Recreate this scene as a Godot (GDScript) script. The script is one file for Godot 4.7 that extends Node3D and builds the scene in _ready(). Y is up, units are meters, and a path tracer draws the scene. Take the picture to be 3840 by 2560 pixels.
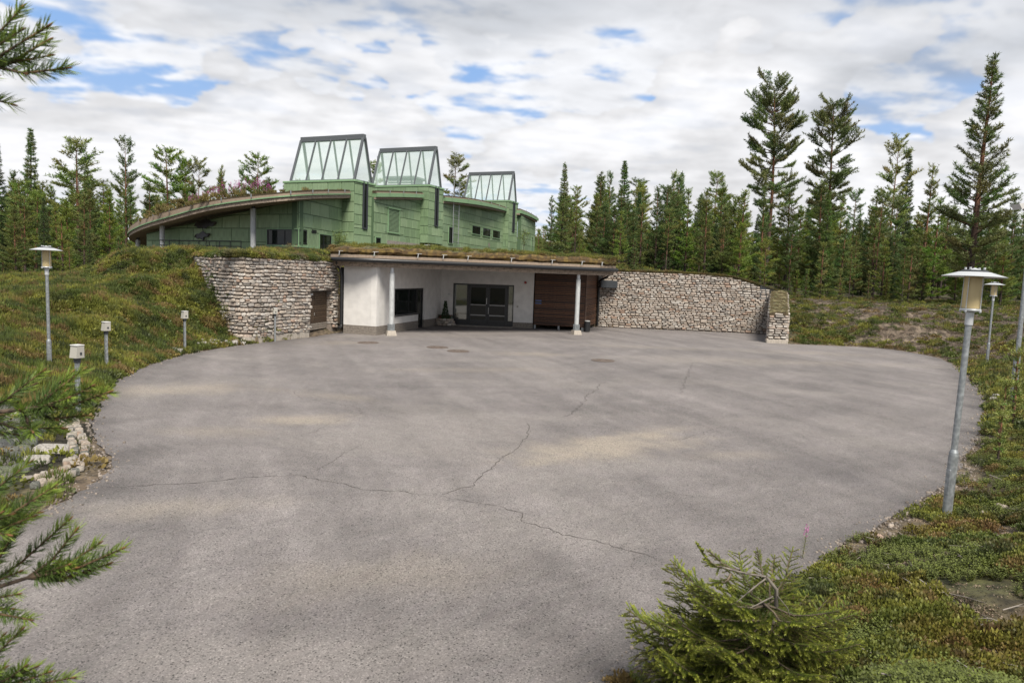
extends Node3D
# Stone-walled entrance yard of a turf-roofed, copper-clad building among northern pines.
# World: x right, y up, -z away from the viewer, metres. Plan points are written (x, d) with d = -z.

var rng := RandomNumberGenerator.new()
var mats := {}
var counts := {}
var n1 := FastNoiseLite.new()
var n2 := FastNoiseLite.new()
var n3 := FastNoiseLite.new()

# ---------------------------------------------------------------- mesh collector
class MB:
	var v := PackedVector3Array()
	var n := PackedVector3Array()
	var c := PackedColorArray()
	var uv := PackedVector2Array()
	var col := Color.WHITE
	var xf := Transform3D()
	func tri(a: Vector3, b: Vector3, d: Vector3) -> void:
		a = xf * a; b = xf * b; d = xf * d
		var k := (b - a).cross(d - a).normalized()
		v.append(a); v.append(d); v.append(b)
		n.append(k); n.append(k); n.append(k)
		c.append(col); c.append(col); c.append(col)
	func trin(a: Vector3, b: Vector3, d: Vector3, na: Vector3, nb: Vector3, nd: Vector3) -> void:
		v.append(xf * a); v.append(xf * d); v.append(xf * b)
		n.append((xf.basis * na).normalized()); n.append((xf.basis * nd).normalized()); n.append((xf.basis * nb).normalized())
		c.append(col); c.append(col); c.append(col)
	func leaf(a: Vector3, b: Vector3, d: Vector3) -> void:
		var k := (b - a).cross(d - a).normalized()
		v.append(a); v.append(d); v.append(b)
		n.append(k); n.append(k); n.append(k)
		c.append(col); c.append(col); c.append(col)
	func quad(a: Vector3, b: Vector3, d: Vector3, e: Vector3) -> void:
		tri(a, b, d); tri(a, d, e)
	func box(lo: Vector3, hi: Vector3) -> void:
		var p := [Vector3(lo.x, lo.y, lo.z), Vector3(hi.x, lo.y, lo.z), Vector3(hi.x, hi.y, lo.z), Vector3(lo.x, hi.y, lo.z), Vector3(lo.x, lo.y, hi.z), Vector3(hi.x, lo.y, hi.z), Vector3(hi.x, hi.y, hi.z), Vector3(lo.x, hi.y, hi.z)]
		hexa(p)
	func hexa(p: Array) -> void:
		quad(p[4], p[5], p[6], p[7]); quad(p[1], p[0], p[3], p[2]); quad(p[0], p[4], p[7], p[3])
		quad(p[5], p[1], p[2], p[6]); quad(p[7], p[6], p[2], p[3]); quad(p[0], p[1], p[5], p[4])
	# a box with chamfered edges
	func cbox(lo: Vector3, hi: Vector3, b: float) -> void:
		var m := (lo + hi) / 2.0
		var h := (hi - lo) / 2.0
		b = minf(b, minf(h.x, minf(h.y, h.z)) * 0.45)
		var f := func(s: Vector3, ax: int) -> Vector3:
			var q := h - Vector3(b, b, b)
			q[ax] = h[ax]
			return m + q * s
		for ax in 3:
			var u := (ax + 1) % 3
			var w := (ax + 2) % 3
			for sg in [1.0, -1.0]:
				var s := []
				for k in [[-1, -1], [1, -1], [1, 1], [-1, 1]]:
					var q := Vector3.ZERO
					q[ax] = sg; q[u] = k[0]; q[w] = k[1]
					s.append(f.call(q, ax))
				if sg > 0: quad(s[0], s[1], s[2], s[3])
				else: quad(s[3], s[2], s[1], s[0])
			# edges between +-u and +-w faces run along ax
			for su in [1.0, -1.0]:
				for sw in [1.0, -1.0]:
					var q0 := Vector3.ZERO
					q0[ax] = -1.0; q0[u] = su; q0[w] = sw
					var q1 := q0
					q1[ax] = 1.0
					var e := [f.call(q0, u), f.call(q1, u), f.call(q1, w), f.call(q0, w)]
					if su * sw > 0: quad(e[3], e[2], e[1], e[0])
					else: quad(e[0], e[1], e[2], e[3])
		for sx in [1.0, -1.0]:
			for sy in [1.0, -1.0]:
				for sz in [1.0, -1.0]:
					var q := Vector3(sx, sy, sz)
					if sx * sy * sz > 0: tri(f.call(q, 0), f.call(q, 1), f.call(q, 2))
					else: tri(f.call(q, 2), f.call(q, 1), f.call(q, 0))
	func tube(pts: Array, rad: Array, sides := 6, caps := true) -> void:
		var rings := []
		for i in pts.size():
			var a: Vector3 = pts[maxi(i - 1, 0)]
			var b: Vector3 = pts[mini(i + 1, pts.size() - 1)]
			var t := (b - a).normalized()
			var s := t.cross(Vector3(0.31, 0.17, 0.93)) if absf(t.y) > 0.8 else t.cross(Vector3.UP)
			s = s.normalized()
			var w := s.cross(t)
			var r := []
			for k in sides:
				var an := TAU * k / sides
				r.append(s * cos(an) + w * sin(an))
			rings.append(r)
		for i in pts.size() - 1:
			for k in sides:
				var k2 := (k + 1) % sides
				var p: Vector3 = pts[i]
				var q: Vector3 = pts[i + 1]
				var a0: Vector3 = rings[i][k]
				var a1: Vector3 = rings[i][k2]
				var b0: Vector3 = rings[i + 1][k]
				var b1: Vector3 = rings[i + 1][k2]
				trin(p + a0 * rad[i], q + b0 * rad[i + 1], q + b1 * rad[i + 1], a0, b0, b1)
				trin(p + a0 * rad[i], q + b1 * rad[i + 1], p + a1 * rad[i], a0, b1, a1)
		if caps:
			for e in [0, pts.size() - 1]:
				for k in range(1, sides - 1):
					var o: Vector3 = pts[e]
					var r: float = rad[e]
					if e == 0: tri(o + rings[e][0] * r, o + rings[e][k] * r, o + rings[e][k + 1] * r)
					else: tri(o + rings[e][0] * r, o + rings[e][k + 1] * r, o + rings[e][k] * r)
	# profile of (radius, height) turned round the y axis
	func lathe(prof: Array, sides := 24) -> void:
		for i in prof.size() - 1:
			var a: Vector2 = prof[i]
			var b: Vector2 = prof[i + 1]
			var d := (b - a).normalized()
			for k in sides:
				var t0 := TAU * k / sides
				var t1 := TAU * (k + 1) / sides
				var c0 := Vector3(cos(t0), 0, sin(t0))
				var c1 := Vector3(cos(t1), 0, sin(t1))
				var m0 := c0 * d.y + Vector3(0, -d.x, 0)
				var m1 := c1 * d.y + Vector3(0, -d.x, 0)
				var p0 := c0 * a.x + Vector3(0, a.y, 0)
				var p1 := c1 * a.x + Vector3(0, a.y, 0)
				var q0 := c0 * b.x + Vector3(0, b.y, 0)
				var q1 := c1 * b.x + Vector3(0, b.y, 0)
				if b.x > 0.0001: trin(p0, q0, q1, m0, m0, m1)
				if a.x > 0.0001: trin(p0, q1, p1, m0, m1, m1)
	func mesh() -> ArrayMesh:
		var arr := []
		arr.resize(Mesh.ARRAY_MAX)
		arr[Mesh.ARRAY_VERTEX] = v
		arr[Mesh.ARRAY_NORMAL] = n
		arr[Mesh.ARRAY_COLOR] = c
		if uv.size() == v.size(): arr[Mesh.ARRAY_TEX_UV] = uv
		var m := ArrayMesh.new()
		m.add_surface_from_arrays(Mesh.PRIMITIVE_TRIANGLES, arr)
		return m

# ---------------------------------------------------------------- naming and nesting
func numbered(parent: Node, called: String) -> String:
	var key := str(parent.get_instance_id()) + called
	var k: int = counts.get(key, 0)
	counts[key] = k + 1
	return called if k == 0 else "%s_%03d" % [called, k]

func world_of(o: Node3D) -> Transform3D:
	var t := o.transform
	var p := o.get_parent()
	while p != null and p != self:
		t = (p as Node3D).transform * t
		p = p.get_parent()
	return t

func tag(o: Node, label: String, category: String, group := "", kind := "") -> void:
	if label: o.set_meta("label", label)
	if category: o.set_meta("category", category)
	if group: o.set_meta("group", group)
	if kind: o.set_meta("kind", kind)

func thing(called: String, label: String, category: String, at := Vector3.ZERO, turn := 0.0, group := "") -> Node3D:
	var o := Node3D.new()
	o.name = numbered(self, called)
	add_child(o, true)
	o.transform = Transform3D(Basis(Vector3.UP, turn), at)
	tag(o, label, category, group)
	return o

# a mesh as a part; xf places it in the world
func part(parent: Node3D, called: String, mesh: Mesh, m: Material, xf := Transform3D(), label := "") -> MeshInstance3D:
	var o := MeshInstance3D.new()
	o.name = numbered(parent, called)
	o.mesh = mesh
	o.material_override = m
	parent.add_child(o, true)
	if parent == self: o.transform = xf
	else: o.transform = world_of(parent).affine_inverse() * xf
	if label: o.set_meta("label", label)
	return o

# a mesh as a part, placed in its parent's own axes
func bit(parent: Node3D, called: String, mesh: Mesh, m: Material, xf := Transform3D()) -> MeshInstance3D:
	var o := MeshInstance3D.new()
	o.name = numbered(parent, called)
	o.mesh = mesh
	o.material_override = m
	parent.add_child(o, true)
	o.transform = xf
	return o

func structure(called: String, mesh: Mesh, m: Material, label: String, category: String) -> MeshInstance3D:
	var o := part(self, called, mesh, m)
	tag(o, label, category, "", "structure")
	return o

func copy_of(src: Node3D, called: String, at: Vector3, turn: float, size: Vector3, label: String, category: String, group := "") -> Node3D:
	var o: Node3D = src.duplicate()
	o.name = numbered(self, called)
	add_child(o, true)
	o.transform = Transform3D(Basis(Vector3.UP, turn).scaled_local(size), at)
	tag(o, label, category)
	if group: o.set_meta("group", group)
	elif o.has_meta("group"): o.remove_meta("group")
	return o

func scatter(called: String, mesh: Mesh, m: Material, spots: Array, cols: PackedColorArray, label: String, category: String, parent: Node3D = null) -> void:
	if spots.is_empty(): return
	var mm := MultiMesh.new()
	mm.transform_format = MultiMesh.TRANSFORM_3D
	mm.use_colors = true
	mm.mesh = mesh
	mm.instance_count = spots.size()
	for i in spots.size():
		mm.set_instance_transform(i, spots[i])
		mm.set_instance_color(i, cols[i])
	var o := MultiMeshInstance3D.new()
	o.multimesh = mm
	o.material_override = m
	var p: Node3D = parent if parent else self
	o.name = numbered(p, called)
	p.add_child(o, true)
	if parent: o.transform = world_of(parent).affine_inverse(); o.set_meta("kind", "stuff")
	else: tag(o, label, category, "", "stuff")

func at(x: float, d: float, h := 0.0) -> Vector3: return Vector3(x, h, -d)

# axes of an upright face that runs from p to q (plan points, left to right as seen from its front): x along it, y up, z out
func face(p: Vector2, q: Vector2, h := 0.0) -> Transform3D:
	var t := (q - p).normalized()
	return Transform3D(Basis(Vector3(t.x, 0, -t.y), Vector3.UP, Vector3(t.y, 0, t.x)), Vector3(p.x, h, -p.y))

func rf(a: float, b: float) -> float: return rng.randf_range(a, b)

# ---------------------------------------------------------------- materials
func ramp(cols: Array, at_: Array) -> Gradient:
	var g := Gradient.new()
	var o := PackedFloat32Array()
	var c := PackedColorArray()
	for i in cols.size():
		o.append(at_[i]); c.append((cols[i] as Color))
	g.offsets = o; g.colors = c
	return g

func noise_tex(freq: float, cols: Array, at_: Array, size := 512, kind := FastNoiseLite.TYPE_SIMPLEX_SMOOTH, oct := 5, sd := 1) -> NoiseTexture2D:
	var f := FastNoiseLite.new()
	f.noise_type = kind; f.frequency = freq; f.fractal_octaves = oct; f.seed = sd
	if kind == FastNoiseLite.TYPE_CELLULAR: f.fractal_type = FastNoiseLite.FRACTAL_NONE
	var t := NoiseTexture2D.new()
	t.width = size; t.height = size; t.seamless = true; t.noise = f
	t.color_ramp = ramp(cols, at_)
	return t

func g(x: float) -> Color: return Color(x, x, x)
func lin(r: float, gg: float, b: float) -> Color: return Color(r, gg, b).linear_to_srgb()

func mat(called: String, c: Color, rough := 0.8, metal := 0.0) -> StandardMaterial3D:
	var m := StandardMaterial3D.new()
	m.resource_name = called
	m.albedo_color = c; m.roughness = rough; m.metallic = metal
	mats[called] = m
	return m

# world-mapped mottling (metres per tile) and relief in centimetres
func skin(m: StandardMaterial3D, tex: Texture2D, metres: Vector3, relief: Texture2D = null, cm := 0.0) -> void:
	m.albedo_texture = tex
	m.uv1_triplanar = true; m.uv1_world_triplanar = true
	m.uv1_scale = Vector3(1.0 / metres.x, 1.0 / metres.y, 1.0 / metres.z)
	if relief:
		m.heightmap_enabled = true; m.heightmap_texture = relief; m.heightmap_scale = cm

func tinted(called: String, rough := 0.8) -> StandardMaterial3D:
	var m := mat(called, Color.WHITE, rough)
	m.vertex_color_use_as_albedo = true
	return m

func make_materials() -> void:
	var soft := noise_tex(0.012, [g(0.93), g(0.97), g(1.0)], [0.2, 0.5, 0.8], 512, 3, 5, 3)
	var rough := noise_tex(0.03, [g(0.55), g(0.85), g(1.0)], [0.15, 0.45, 0.85], 512, 3, 5, 4)
	var fine := noise_tex(0.06, [g(0.0), g(1.0)], [0.1, 0.9], 512, 3, 5, 5)
	var streak := noise_tex(0.014, [g(0.86), g(0.95), g(1.0)], [0.15, 0.5, 0.8], 512, 3, 4, 6)
	var m := mat("concrete", lin(0.34, 0.31, 0.28), 0.9); skin(m, rough, Vector3(1.3, 1.3, 1.3), fine, 0.3)
	m = mat("stained_concrete", lin(0.42, 0.38, 0.33), 0.9); skin(m, streak, Vector3(0.5, 2.6, 0.5), fine, 0.3)
	m = mat("plinth", lin(0.26, 0.23, 0.2), 0.9); skin(m, rough, Vector3(0.9, 0.9, 0.9), fine, 0.3)
	m = mat("plaster", lin(0.66, 0.65, 0.635), 0.85); skin(m, soft, Vector3(2.5, 2.5, 2.5), fine, 0.15)
	m = mat("mortar", lin(0.27, 0.225, 0.19), 0.95); skin(m, rough, Vector3(0.6, 0.6, 0.6), fine, 0.6)
	for k in 6:
		var tone: Array = [[0.205, 0.300, 0.170], [0.188, 0.280, 0.155], [0.222, 0.318, 0.185], [0.175, 0.262, 0.146], [0.195, 0.288, 0.172], [0.240, 0.335, 0.198]][k]
		m = mat("copper_%d" % k, lin(tone[0], tone[1], tone[2]), 0.62, 0.0)
		skin(m, streak, Vector3(0.45, 3.0 + 0.4 * k, 0.45)); m.uv1_offset = Vector3(0.17 * k, 0.31 * k, 0.23 * k)
	m = mat("copper_seam", lin(0.06, 0.105, 0.055), 0.7)
	m = mat("copper_trim", lin(0.195, 0.325, 0.18), 0.6); skin(m, soft, Vector3(0.8, 0.8, 0.8))
	m = mat("copper_black", lin(0.035, 0.04, 0.036), 0.5)
	m = mat("soffit", lin(0.36, 0.29, 0.23), 0.85); skin(m, rough, Vector3(1.5, 1.5, 1.5))
	m = mat("fascia_board", lin(0.30, 0.235, 0.18), 0.85); skin(m, streak, Vector3(0.7, 0.7, 0.7))
	m = mat("turf", lin(0.09, 0.065, 0.035), 0.95); skin(m, rough, Vector3(0.5, 0.5, 0.5), fine, 3.0)
	m = mat("anthracite", lin(0.035, 0.04, 0.047), 0.45)
	m = mat("black_metal", lin(0.014, 0.015, 0.017), 0.4)
	m = mat("mullion", lin(0.085, 0.095, 0.105), 0.5)
	m = mat("frame_black", lin(0.012, 0.013, 0.015), 0.4)
	m = mat("steel", lin(0.40, 0.43, 0.45), 0.48, 0.55)
	skin(m, noise_tex(0.035, [g(0.8), g(0.9), g(1.0)], [0.25, 0.5, 0.75], 256, FastNoiseLite.TYPE_CELLULAR, 1, 7), Vector3(0.35, 0.5, 0.35))
	m = mat("pole_paint", lin(0.47, 0.49, 0.50), 0.6); skin(m, streak, Vector3(0.25, 1.6, 0.25))
	m = mat("box_paint", lin(0.36, 0.35, 0.315), 0.55)
	m = mat("white_paint", lin(0.52, 0.52, 0.51), 0.5)
	m = mat("shade_metal", lin(0.50, 0.52, 0.54), 0.4, 0.3)
	m = mat("lamp_glass", lin(0.60, 0.49, 0.27), 0.25)
	m.backlight_enabled = true; m.backlight = lin(0.35, 0.28, 0.15)
	m = mat("dark_glass", lin(0.010, 0.013, 0.012), 0.03); m.metallic_specular = 0.38
	m = mat("side_glass", lin(0.24, 0.25, 0.24), 0.03, 0.75)
	m = mat("sky_glass", Color(0.78, 0.89, 0.84, 0.22), 0.02); m.transparency = BaseMaterial3D.TRANSPARENCY_ALPHA; m.metallic_specular = 0.3
	m = mat("brushed", lin(0.55, 0.55, 0.54), 0.35, 0.7)
	m = mat("grey_strip", lin(0.33, 0.33, 0.33), 0.6)
	var grain := noise_tex(0.02, [g(0.5), g(0.8), g(1.0)], [0.2, 0.5, 0.85], 512, 3, 5, 9)
	for k in 4:
		var tone: Array = [[0.20, 0.092, 0.05], [0.15, 0.07, 0.04], [0.26, 0.12, 0.062], [0.115, 0.057, 0.035]][k]
		m = mat("slat_%d" % k, lin(tone[0], tone[1], tone[2]), 0.7); skin(m, grain, Vector3(1.6, 0.07, 1.6)); m.uv1_offset = Vector3(0.3 * k, 0.2 * k, 0.1 * k)
		tone = [[0.125, 0.078, 0.045], [0.10, 0.062, 0.036], [0.15, 0.098, 0.058], [0.38, 0.33, 0.28]][k]
		m = mat("board_%d" % k, lin(tone[0], tone[1], tone[2]), 0.8); skin(m, grain, Vector3(1.2, 0.09, 1.2)); m.uv1_offset = Vector3(0.3 * k, 0.2 * k, 0.1 * k)
	m = mat("blue_plate", lin(0.08, 0.14, 0.42), 0.4)
	m = mat("signal_red", lin(0.28, 0.02, 0.02), 0.4)
	m = mat("cast_iron", lin(0.11, 0.085, 0.07), 0.7)
	for k in 10:
		var tone: Array = [[0.58, 0.51, 0.45], [0.52, 0.45, 0.385], [0.64, 0.59, 0.53], [0.42, 0.36, 0.305], [0.55, 0.455, 0.385], [0.47, 0.435, 0.40], [0.60, 0.52, 0.44], [0.36, 0.33, 0.295], [0.52, 0.38, 0.295], [0.68, 0.64, 0.59]][k]
		m = mat("stone_%d" % k, lin(tone[0], tone[1], tone[2]), 0.9); skin(m, rough, Vector3(0.5, 0.36, 0.5), fine, 0.9); m.uv1_offset = Vector3(0.37 * k, 0.13 * k, 0.51 * k)
	m = tinted("stone_mix", 0.9); skin(m, rough, Vector3(0.5, 0.36, 0.5), fine, 0.9)
	m = tinted("rock_mix", 0.9); skin(m, noise_tex(0.05, [g(0.35), g(0.8), g(1.0)], [0.2, 0.45, 0.8], 512, 3, 6, 14), Vector3(0.6, 0.35, 0.6), fine, 2.0)
	m = tinted("foliage", 0.65); m.backlight_enabled = true; m.backlight = g(0.6)
	m = tinted("needles", 0.55); m.backlight_enabled = true; m.backlight = g(0.6)
	for k in 5:
		var tint: Array = [[1.0, 1.0, 1.0], [0.82, 0.88, 0.9], [1.04, 1.12, 0.85], [0.92, 1.02, 1.1], [1.12, 1.14, 1.0]][k]
		m = tinted("needles_%d" % k, 0.6); m.albedo_color = Color(minf(tint[0] * 0.88, 1.0), minf(tint[1] * 0.88, 1.0), minf(tint[2] * 0.88, 1.0)); m.backlight_enabled = true; m.backlight = g(0.7)
	m = tinted("bark", 0.9); skin(m, noise_tex(0.03, [g(0.35), g(0.8), g(1.0)], [0.2, 0.5, 0.8], 256, 3, 5, 11), Vector3(0.35, 1.1, 0.35))
	m = tinted("earth", 0.95); skin(m, noise_tex(0.02, [g(0.45), g(0.8), g(1.0)], [0.2, 0.5, 0.8], 512, 3, 6, 12), Vector3(1.7, 1.7, 1.7), fine, 2.0)
	m = tinted("tarmac", 0.85)
	m.albedo_texture = tarmac_tex(1024)
	m.uv1_scale = Vector3(1.0 / 2.3, 1.0 / 2.3, 1)
	m.heightmap_enabled = true; m.heightmap_texture = m.albedo_texture; m.heightmap_scale = 0.5

func tarmac_tex(s: int) -> ImageTexture:
	# pale and dark aggregate grains in grey binder, tiling
	var r := RandomNumberGenerator.new()
	r.seed = 77
	var lum := PackedFloat32Array()
	lum.resize(s * s)
	for i in s * s: lum[i] = 0.84 + 0.10 * (r.randf() - 0.5)
	for k in 40000:
		var x := r.randi() % s
		var y := r.randi() % s
		var rad := r.randf_range(0.9, 3.8)
		var t := r.randf()
		var val := 0.86 + (r.randf() - 0.55) * 0.34
		if t > 0.975: val = 1.2
		elif t < 0.09: val = 0.52
		var q := int(ceil(rad))
		for dy in range(-q, q + 1):
			for dx in range(-q, q + 1):
				if dx * dx + dy * dy <= rad * rad:
					lum[((y + dy + s) % s) * s + (x + dx + s) % s] = val
	var by := PackedByteArray()
	by.resize(s * s * 3)
	for i in s * s:
		var l := clampf(lum[i], 0.0, 1.0)
		by[i * 3] = int(255.0 * l); by[i * 3 + 1] = int(255.0 * l * 0.985); by[i * 3 + 2] = int(255.0 * l * 0.975)
	return ImageTexture.create_from_image(Image.create_from_data(s, s, false, Image.FORMAT_RGB8, by))

# ---------------------------------------------------------------- sky
func make_sky() -> PanoramaSkyMaterial:
	var w := 3072
	var h := w / 2
	var a := FastNoiseLite.new()
	a.noise_type = FastNoiseLite.TYPE_SIMPLEX_SMOOTH; a.frequency = 1.0; a.fractal_octaves = 6; a.fractal_gain = 0.52; a.seed = 21
	var b := FastNoiseLite.new()
	b.noise_type = FastNoiseLite.TYPE_SIMPLEX_SMOOTH; b.frequency = 1.0; b.fractal_octaves = 4; b.seed = 5
	var data := PackedFloat32Array()
	data.resize(w * h * 3)
	for y in h:
		var el := PI / 2.0 - PI * (y + 0.5) / h
		if el < -0.02:
			for i in range(y * w * 3, (y + 1) * w * 3, 3):
				data[i] = 0.26; data[i + 1] = 0.26; data[i + 2] = 0.22
			continue
		var sy := sin(el)
		var cy := cos(el)
		var k := 1.0 / (maxf(sy, 0.0) + 0.10)
		for x in w:
			var az := TAU * (x + 0.5) / w
			var dx := sin(az) * cy
			var dz := cos(az) * cy
			var px := dx * k
			var pz := dz * k
			# sheets of small broken cloud, in rows across the wind
			var u := px * 0.9 + pz * 0.35
			var v := pz * 1.5 - px * 0.40
			var wob := b.get_noise_2d(px * 0.9, pz * 0.9)
			var big := b.get_noise_2d(px * 0.30 + 9.0, pz * 0.30)
			var d := a.get_noise_2d(u * 1.5 + wob * 0.35, v * 1.5 + wob * 0.25)
			var puff := a.get_noise_2d(u * 4.0 + 20.0, v * 4.0)
			var curd := 1.0 - 2.2 * absf(a.get_noise_2d(u * 2.6 + 7.0 + wob * 0.3, v * 2.6))
			var cov := d * 0.62 + big * 0.55 + puff * 0.26 + curd * 0.10 + 0.10 + 0.24 * smoothstep(0.22, 0.02, sy)
			var al := smoothstep(-0.17, 0.20, cov)
			# heaped cloud low over the forest
			var q := a.get_noise_3d(sin(az) * 3.2 + 4.0, cos(az) * 3.2, el * 7.5)
			var heap := smoothstep(0.0, 0.06, q + 0.33 - absf(el - 0.16) * 2.9 + b.get_noise_2d(sin(az) * 1.6, cos(az) * 1.6 + 3.0) * 0.4)
			# thick parts are greyer underneath, thin rims brighter
			var grey := smoothstep(0.15, 0.95, cov + puff * 0.25) * (0.55 + 0.45 * smoothstep(-0.2, 0.5, big))
			var white := 0.89 - 0.26 * grey + 0.16 * puff + 0.10 * curd
			var cl := Vector3(white * 0.975, white * 0.99, white * 1.03)
			var bl := Vector3(0.29, 0.50, 0.88).lerp(Vector3(0.56, 0.71, 0.93), smoothstep(0.32, 0.0, sy))
			var c := bl.lerp(cl, al)
			var hw := 0.78 + 0.24 * smoothstep(-0.15, 0.30, q) + 0.10 * puff
			c = c.lerp(Vector3(hw, hw, hw * 1.02), heap * 0.9)
			c = c.lerp(Vector3(0.82, 0.85, 0.89), 0.5 * smoothstep(0.10, 0.0, sy))
			# a dark bank of cloud higher up
			var bank := smoothstep(0.24, 0.42, sy + b.get_noise_2d(px * 0.6 + 2.0, pz * 0.6) * 0.22)
			c = c.lerp(Vector3(0.50, 0.53, 0.58) * (1.0 + 0.25 * puff + 0.25 * d), bank * 0.7)
			var i := (y * w + x) * 3
			data[i] = c.x; data[i + 1] = c.y; data[i + 2] = c.z
	var im := Image.create_from_data(w, h, false, Image.FORMAT_RGBF, data.to_byte_array())
	var m := PanoramaSkyMaterial.new()
	m.panorama = ImageTexture.create_from_image(im)
	return m

# ---------------------------------------------------------------- ground
const LEFT := [-2.0, -5.6, 4.0, -5.5, 7.2, -5.42, 8.0, -5.3, 8.5, -5.33, 9.0, -5.4, 9.54, -5.54, 9.89, -5.7, 10.95, -6.54, 12.09, -7.37, 13.07, -7.99, 16.56, -9.58, 19.63, -10.32, 22.08, -10.49, 24.15, -10.26, 25.53, -9.9, 27.0, -9.35, 29.3, -8.5, 31.8, -7.95, 42.0, -7.9]
const RIGHT := [-2.0, -1.8, 2.0, -1.2, 4.0, 0.2, 4.77, 0.79, 5.75, 1.82, 6.84, 3.1, 7.69, 3.82, 8.06, 4.3, 9.07, 5.39, 10.3, 6.68, 13.06, 8.85, 14.57, 10.03, 16.44, 11.37, 18.83, 12.95, 22.99, 15.29, 27.16, 17.33, 29.5, 18.3, 31.47, 18.46, 33.0, 18.2, 34.07, 17.4, 34.2, 13.4, 42.0, 15.3]
# x, d, height, 0 everywhere / 1 in front of the walls / 2 behind the walls
const SPOTS := [
	[-13.3, 28.7, 2.5, 1], [-12.2, 27.0, 1.7, 1], [-11.4, 26.3, 1.15, 1], [-10.6, 25.7, 0.5, 1], [-10.0, 25.2, 0.2, 1],
	[-12.5, 24.5, 1.3, 1], [-14.0, 26.5, 2.2, 1], [-15.5, 29.5, 3.25, 0], [-14.4, 31.0, 3.5, 0], [-16.5, 31.5, 3.35, 0],
	[-11.6, 20.0, 0.5, 0], [-13.0, 21.0, 1.0, 0], [-15.0, 23.5, 1.8, 0], [-17.0, 26.0, 2.0, 0], [-18.5, 29.0, 2.1, 0],
	[-11.2, 17.0, 0.2, 0], [-13.0, 17.0, 0.7, 0], [-16.0, 20.0, 1.5, 0], [-18.0, 24.0, 1.65, 0], [-21.0, 22.0, 1.4, 0],
	[-9.5, 13.0, 0.12, 0], [-12.0, 13.0, 0.5, 0], [-15.0, 15.0, 1.1, 0], [-18.0, 18.0, 1.55, 0], [-24.0, 16.0, 1.3, 0],
	[-7.5, 10.0, 0.12, 0], [-10.0, 10.0, 0.4, 0], [-7.0, 7.5, 0.1, 0], [-10.0, 6.0, 0.4, 0], [-14.0, 9.0, 0.8, 0], [-7.5, 4.0, 0.2, 0], [-20.0, 8.0, 1.2, 0],
	[-22.0, 32.0, 1.6, 0], [-26.0, 30.0, 1.1, 0], [-20.0, 36.0, 2.7, 0], [-25.0, 40.0, 1.5, 0], [-31.0, 40.0, 0.8, 0], [-40.0, 50.0, 0.6, 0], [-60.0, 60.0, 0.9, 0], [-36.0, 62.0, 1.0, 0], [-30.0, 34.0, 0.9, 0], [-45.0, 35.0, 0.8, 0],
	[1.2, 4.2, 0.2, 0], [2.0, 3.2, 0.8, 0], [0.0, 1.0, 1.2, 0], [3.0, 5.0, 0.38, 0], [4.5, 5.5, 0.55, 0], [5.6, 8.7, 0.06, 0], [7.0, 8.0, 0.4, 0], [9.0, 10.0, 0.5, 0], [12.0, 14.0, 0.35, 0], [13.3, 17.9, 0.04, 0], [16.0, 20.0, 0.6, 0],
	[18.0, 24.0, 0.4, 0], [18.7, 27.3, 0.05, 0], [21.0, 26.0, 0.9, 0], [24.0, 30.0, 1.5, 0], [30.0, 30.0, 1.7, 0], [20.5, 32.0, 0.4, 0], [20.0, 36.0, 1.15, 0], [16.0, 37.0, 0.4, 0], [16.3, 40.0, 1.1, 0], [18.0, 44.0, 1.55, 0], [23.0, 41.0, 1.75, 0],
	[31.0, 45.0, 1.85, 0], [25.0, 52.0, 1.9, 0], [40.0, 60.0, 2.0, 0], [18.0, 55.0, 1.9, 0], [60.0, 40.0, 2.0, 0], [30.0, 15.0, 1.6, 0], [20.0, 10.0, 1.5, 0], [10.0, 3.0, 1.4, 0], [5.0, 1.0, 1.5, 0], [0.0, -8.0, 1.5, 0], [-20.0, -8.0, 1.0, 0],
	[0.0, 150.0, 2.5, 0], [-100.0, 150.0, 1.0, 0], [100.0, 150.0, 2.2, 0], [-300.0, 0.0, 1.0, 0], [300.0, 0.0, 2.0, 0], [0.0, 500.0, 2.0, 0], [0.0, -300.0, 1.5, 0],
	[-12.5, 29.0, 3.3, 2], [-10.5, 27.3, 3.25, 2], [-9.6, 30.0, 3.3, 2], [-8.8, 33.0, 3.4, 2], [-12.0, 36.0, 3.65, 2], [-9.0, 38.0, 3.7, 2], [-17.0, 38.5, 3.65, 0], [-24.0, 45.0, 2.6, 0], [-12.0, 43.0, 4.05, 2], [-9.0, 46.0, 4.35, 2],
	[0.0, 43.0, 3.9, 2], [0.0, 50.0, 4.55, 2], [4.0, 46.0, 3.9, 2], [5.5, 42.8, 3.25, 2], [9.0, 42.3, 3.3, 2], [12.0, 42.0, 3.1, 2], [14.6, 41.5, 2.6, 2], [8.0, 48.0, 3.6, 0], [12.0, 48.0, 2.8, 0], [14.0, 54.0, 2.3, 0],
	[5.0, 56.0, 4.5, 0], [-5.0, 58.0, 4.95, 0], [5.0, 75.0, 4.6, 0], [12.0, 70.0, 2.8, 0], [-27.0, 56.0, 1.6, 0], [-5.0, 75.0, 5.0, 0], [-15.0, 75.0, 3.5, 0]]
const WALL_LEFT := [[-13.5, 29.5], [-12.4, 28.1], [-11.5, 27.05], [-10.75, 26.3], [-10.3, 25.95], [-9.95, 25.9], [-9.7, 26.3], [-9.45, 27.0], [-9.05, 28.1], [-8.6, 29.3], [-8.5, 29.85], [-8.2, 31.6], [-8.1, 32.1]]

var gx := PackedFloat32Array()
var gd := PackedFloat32Array()
var gh := PackedFloat32Array()

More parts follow.
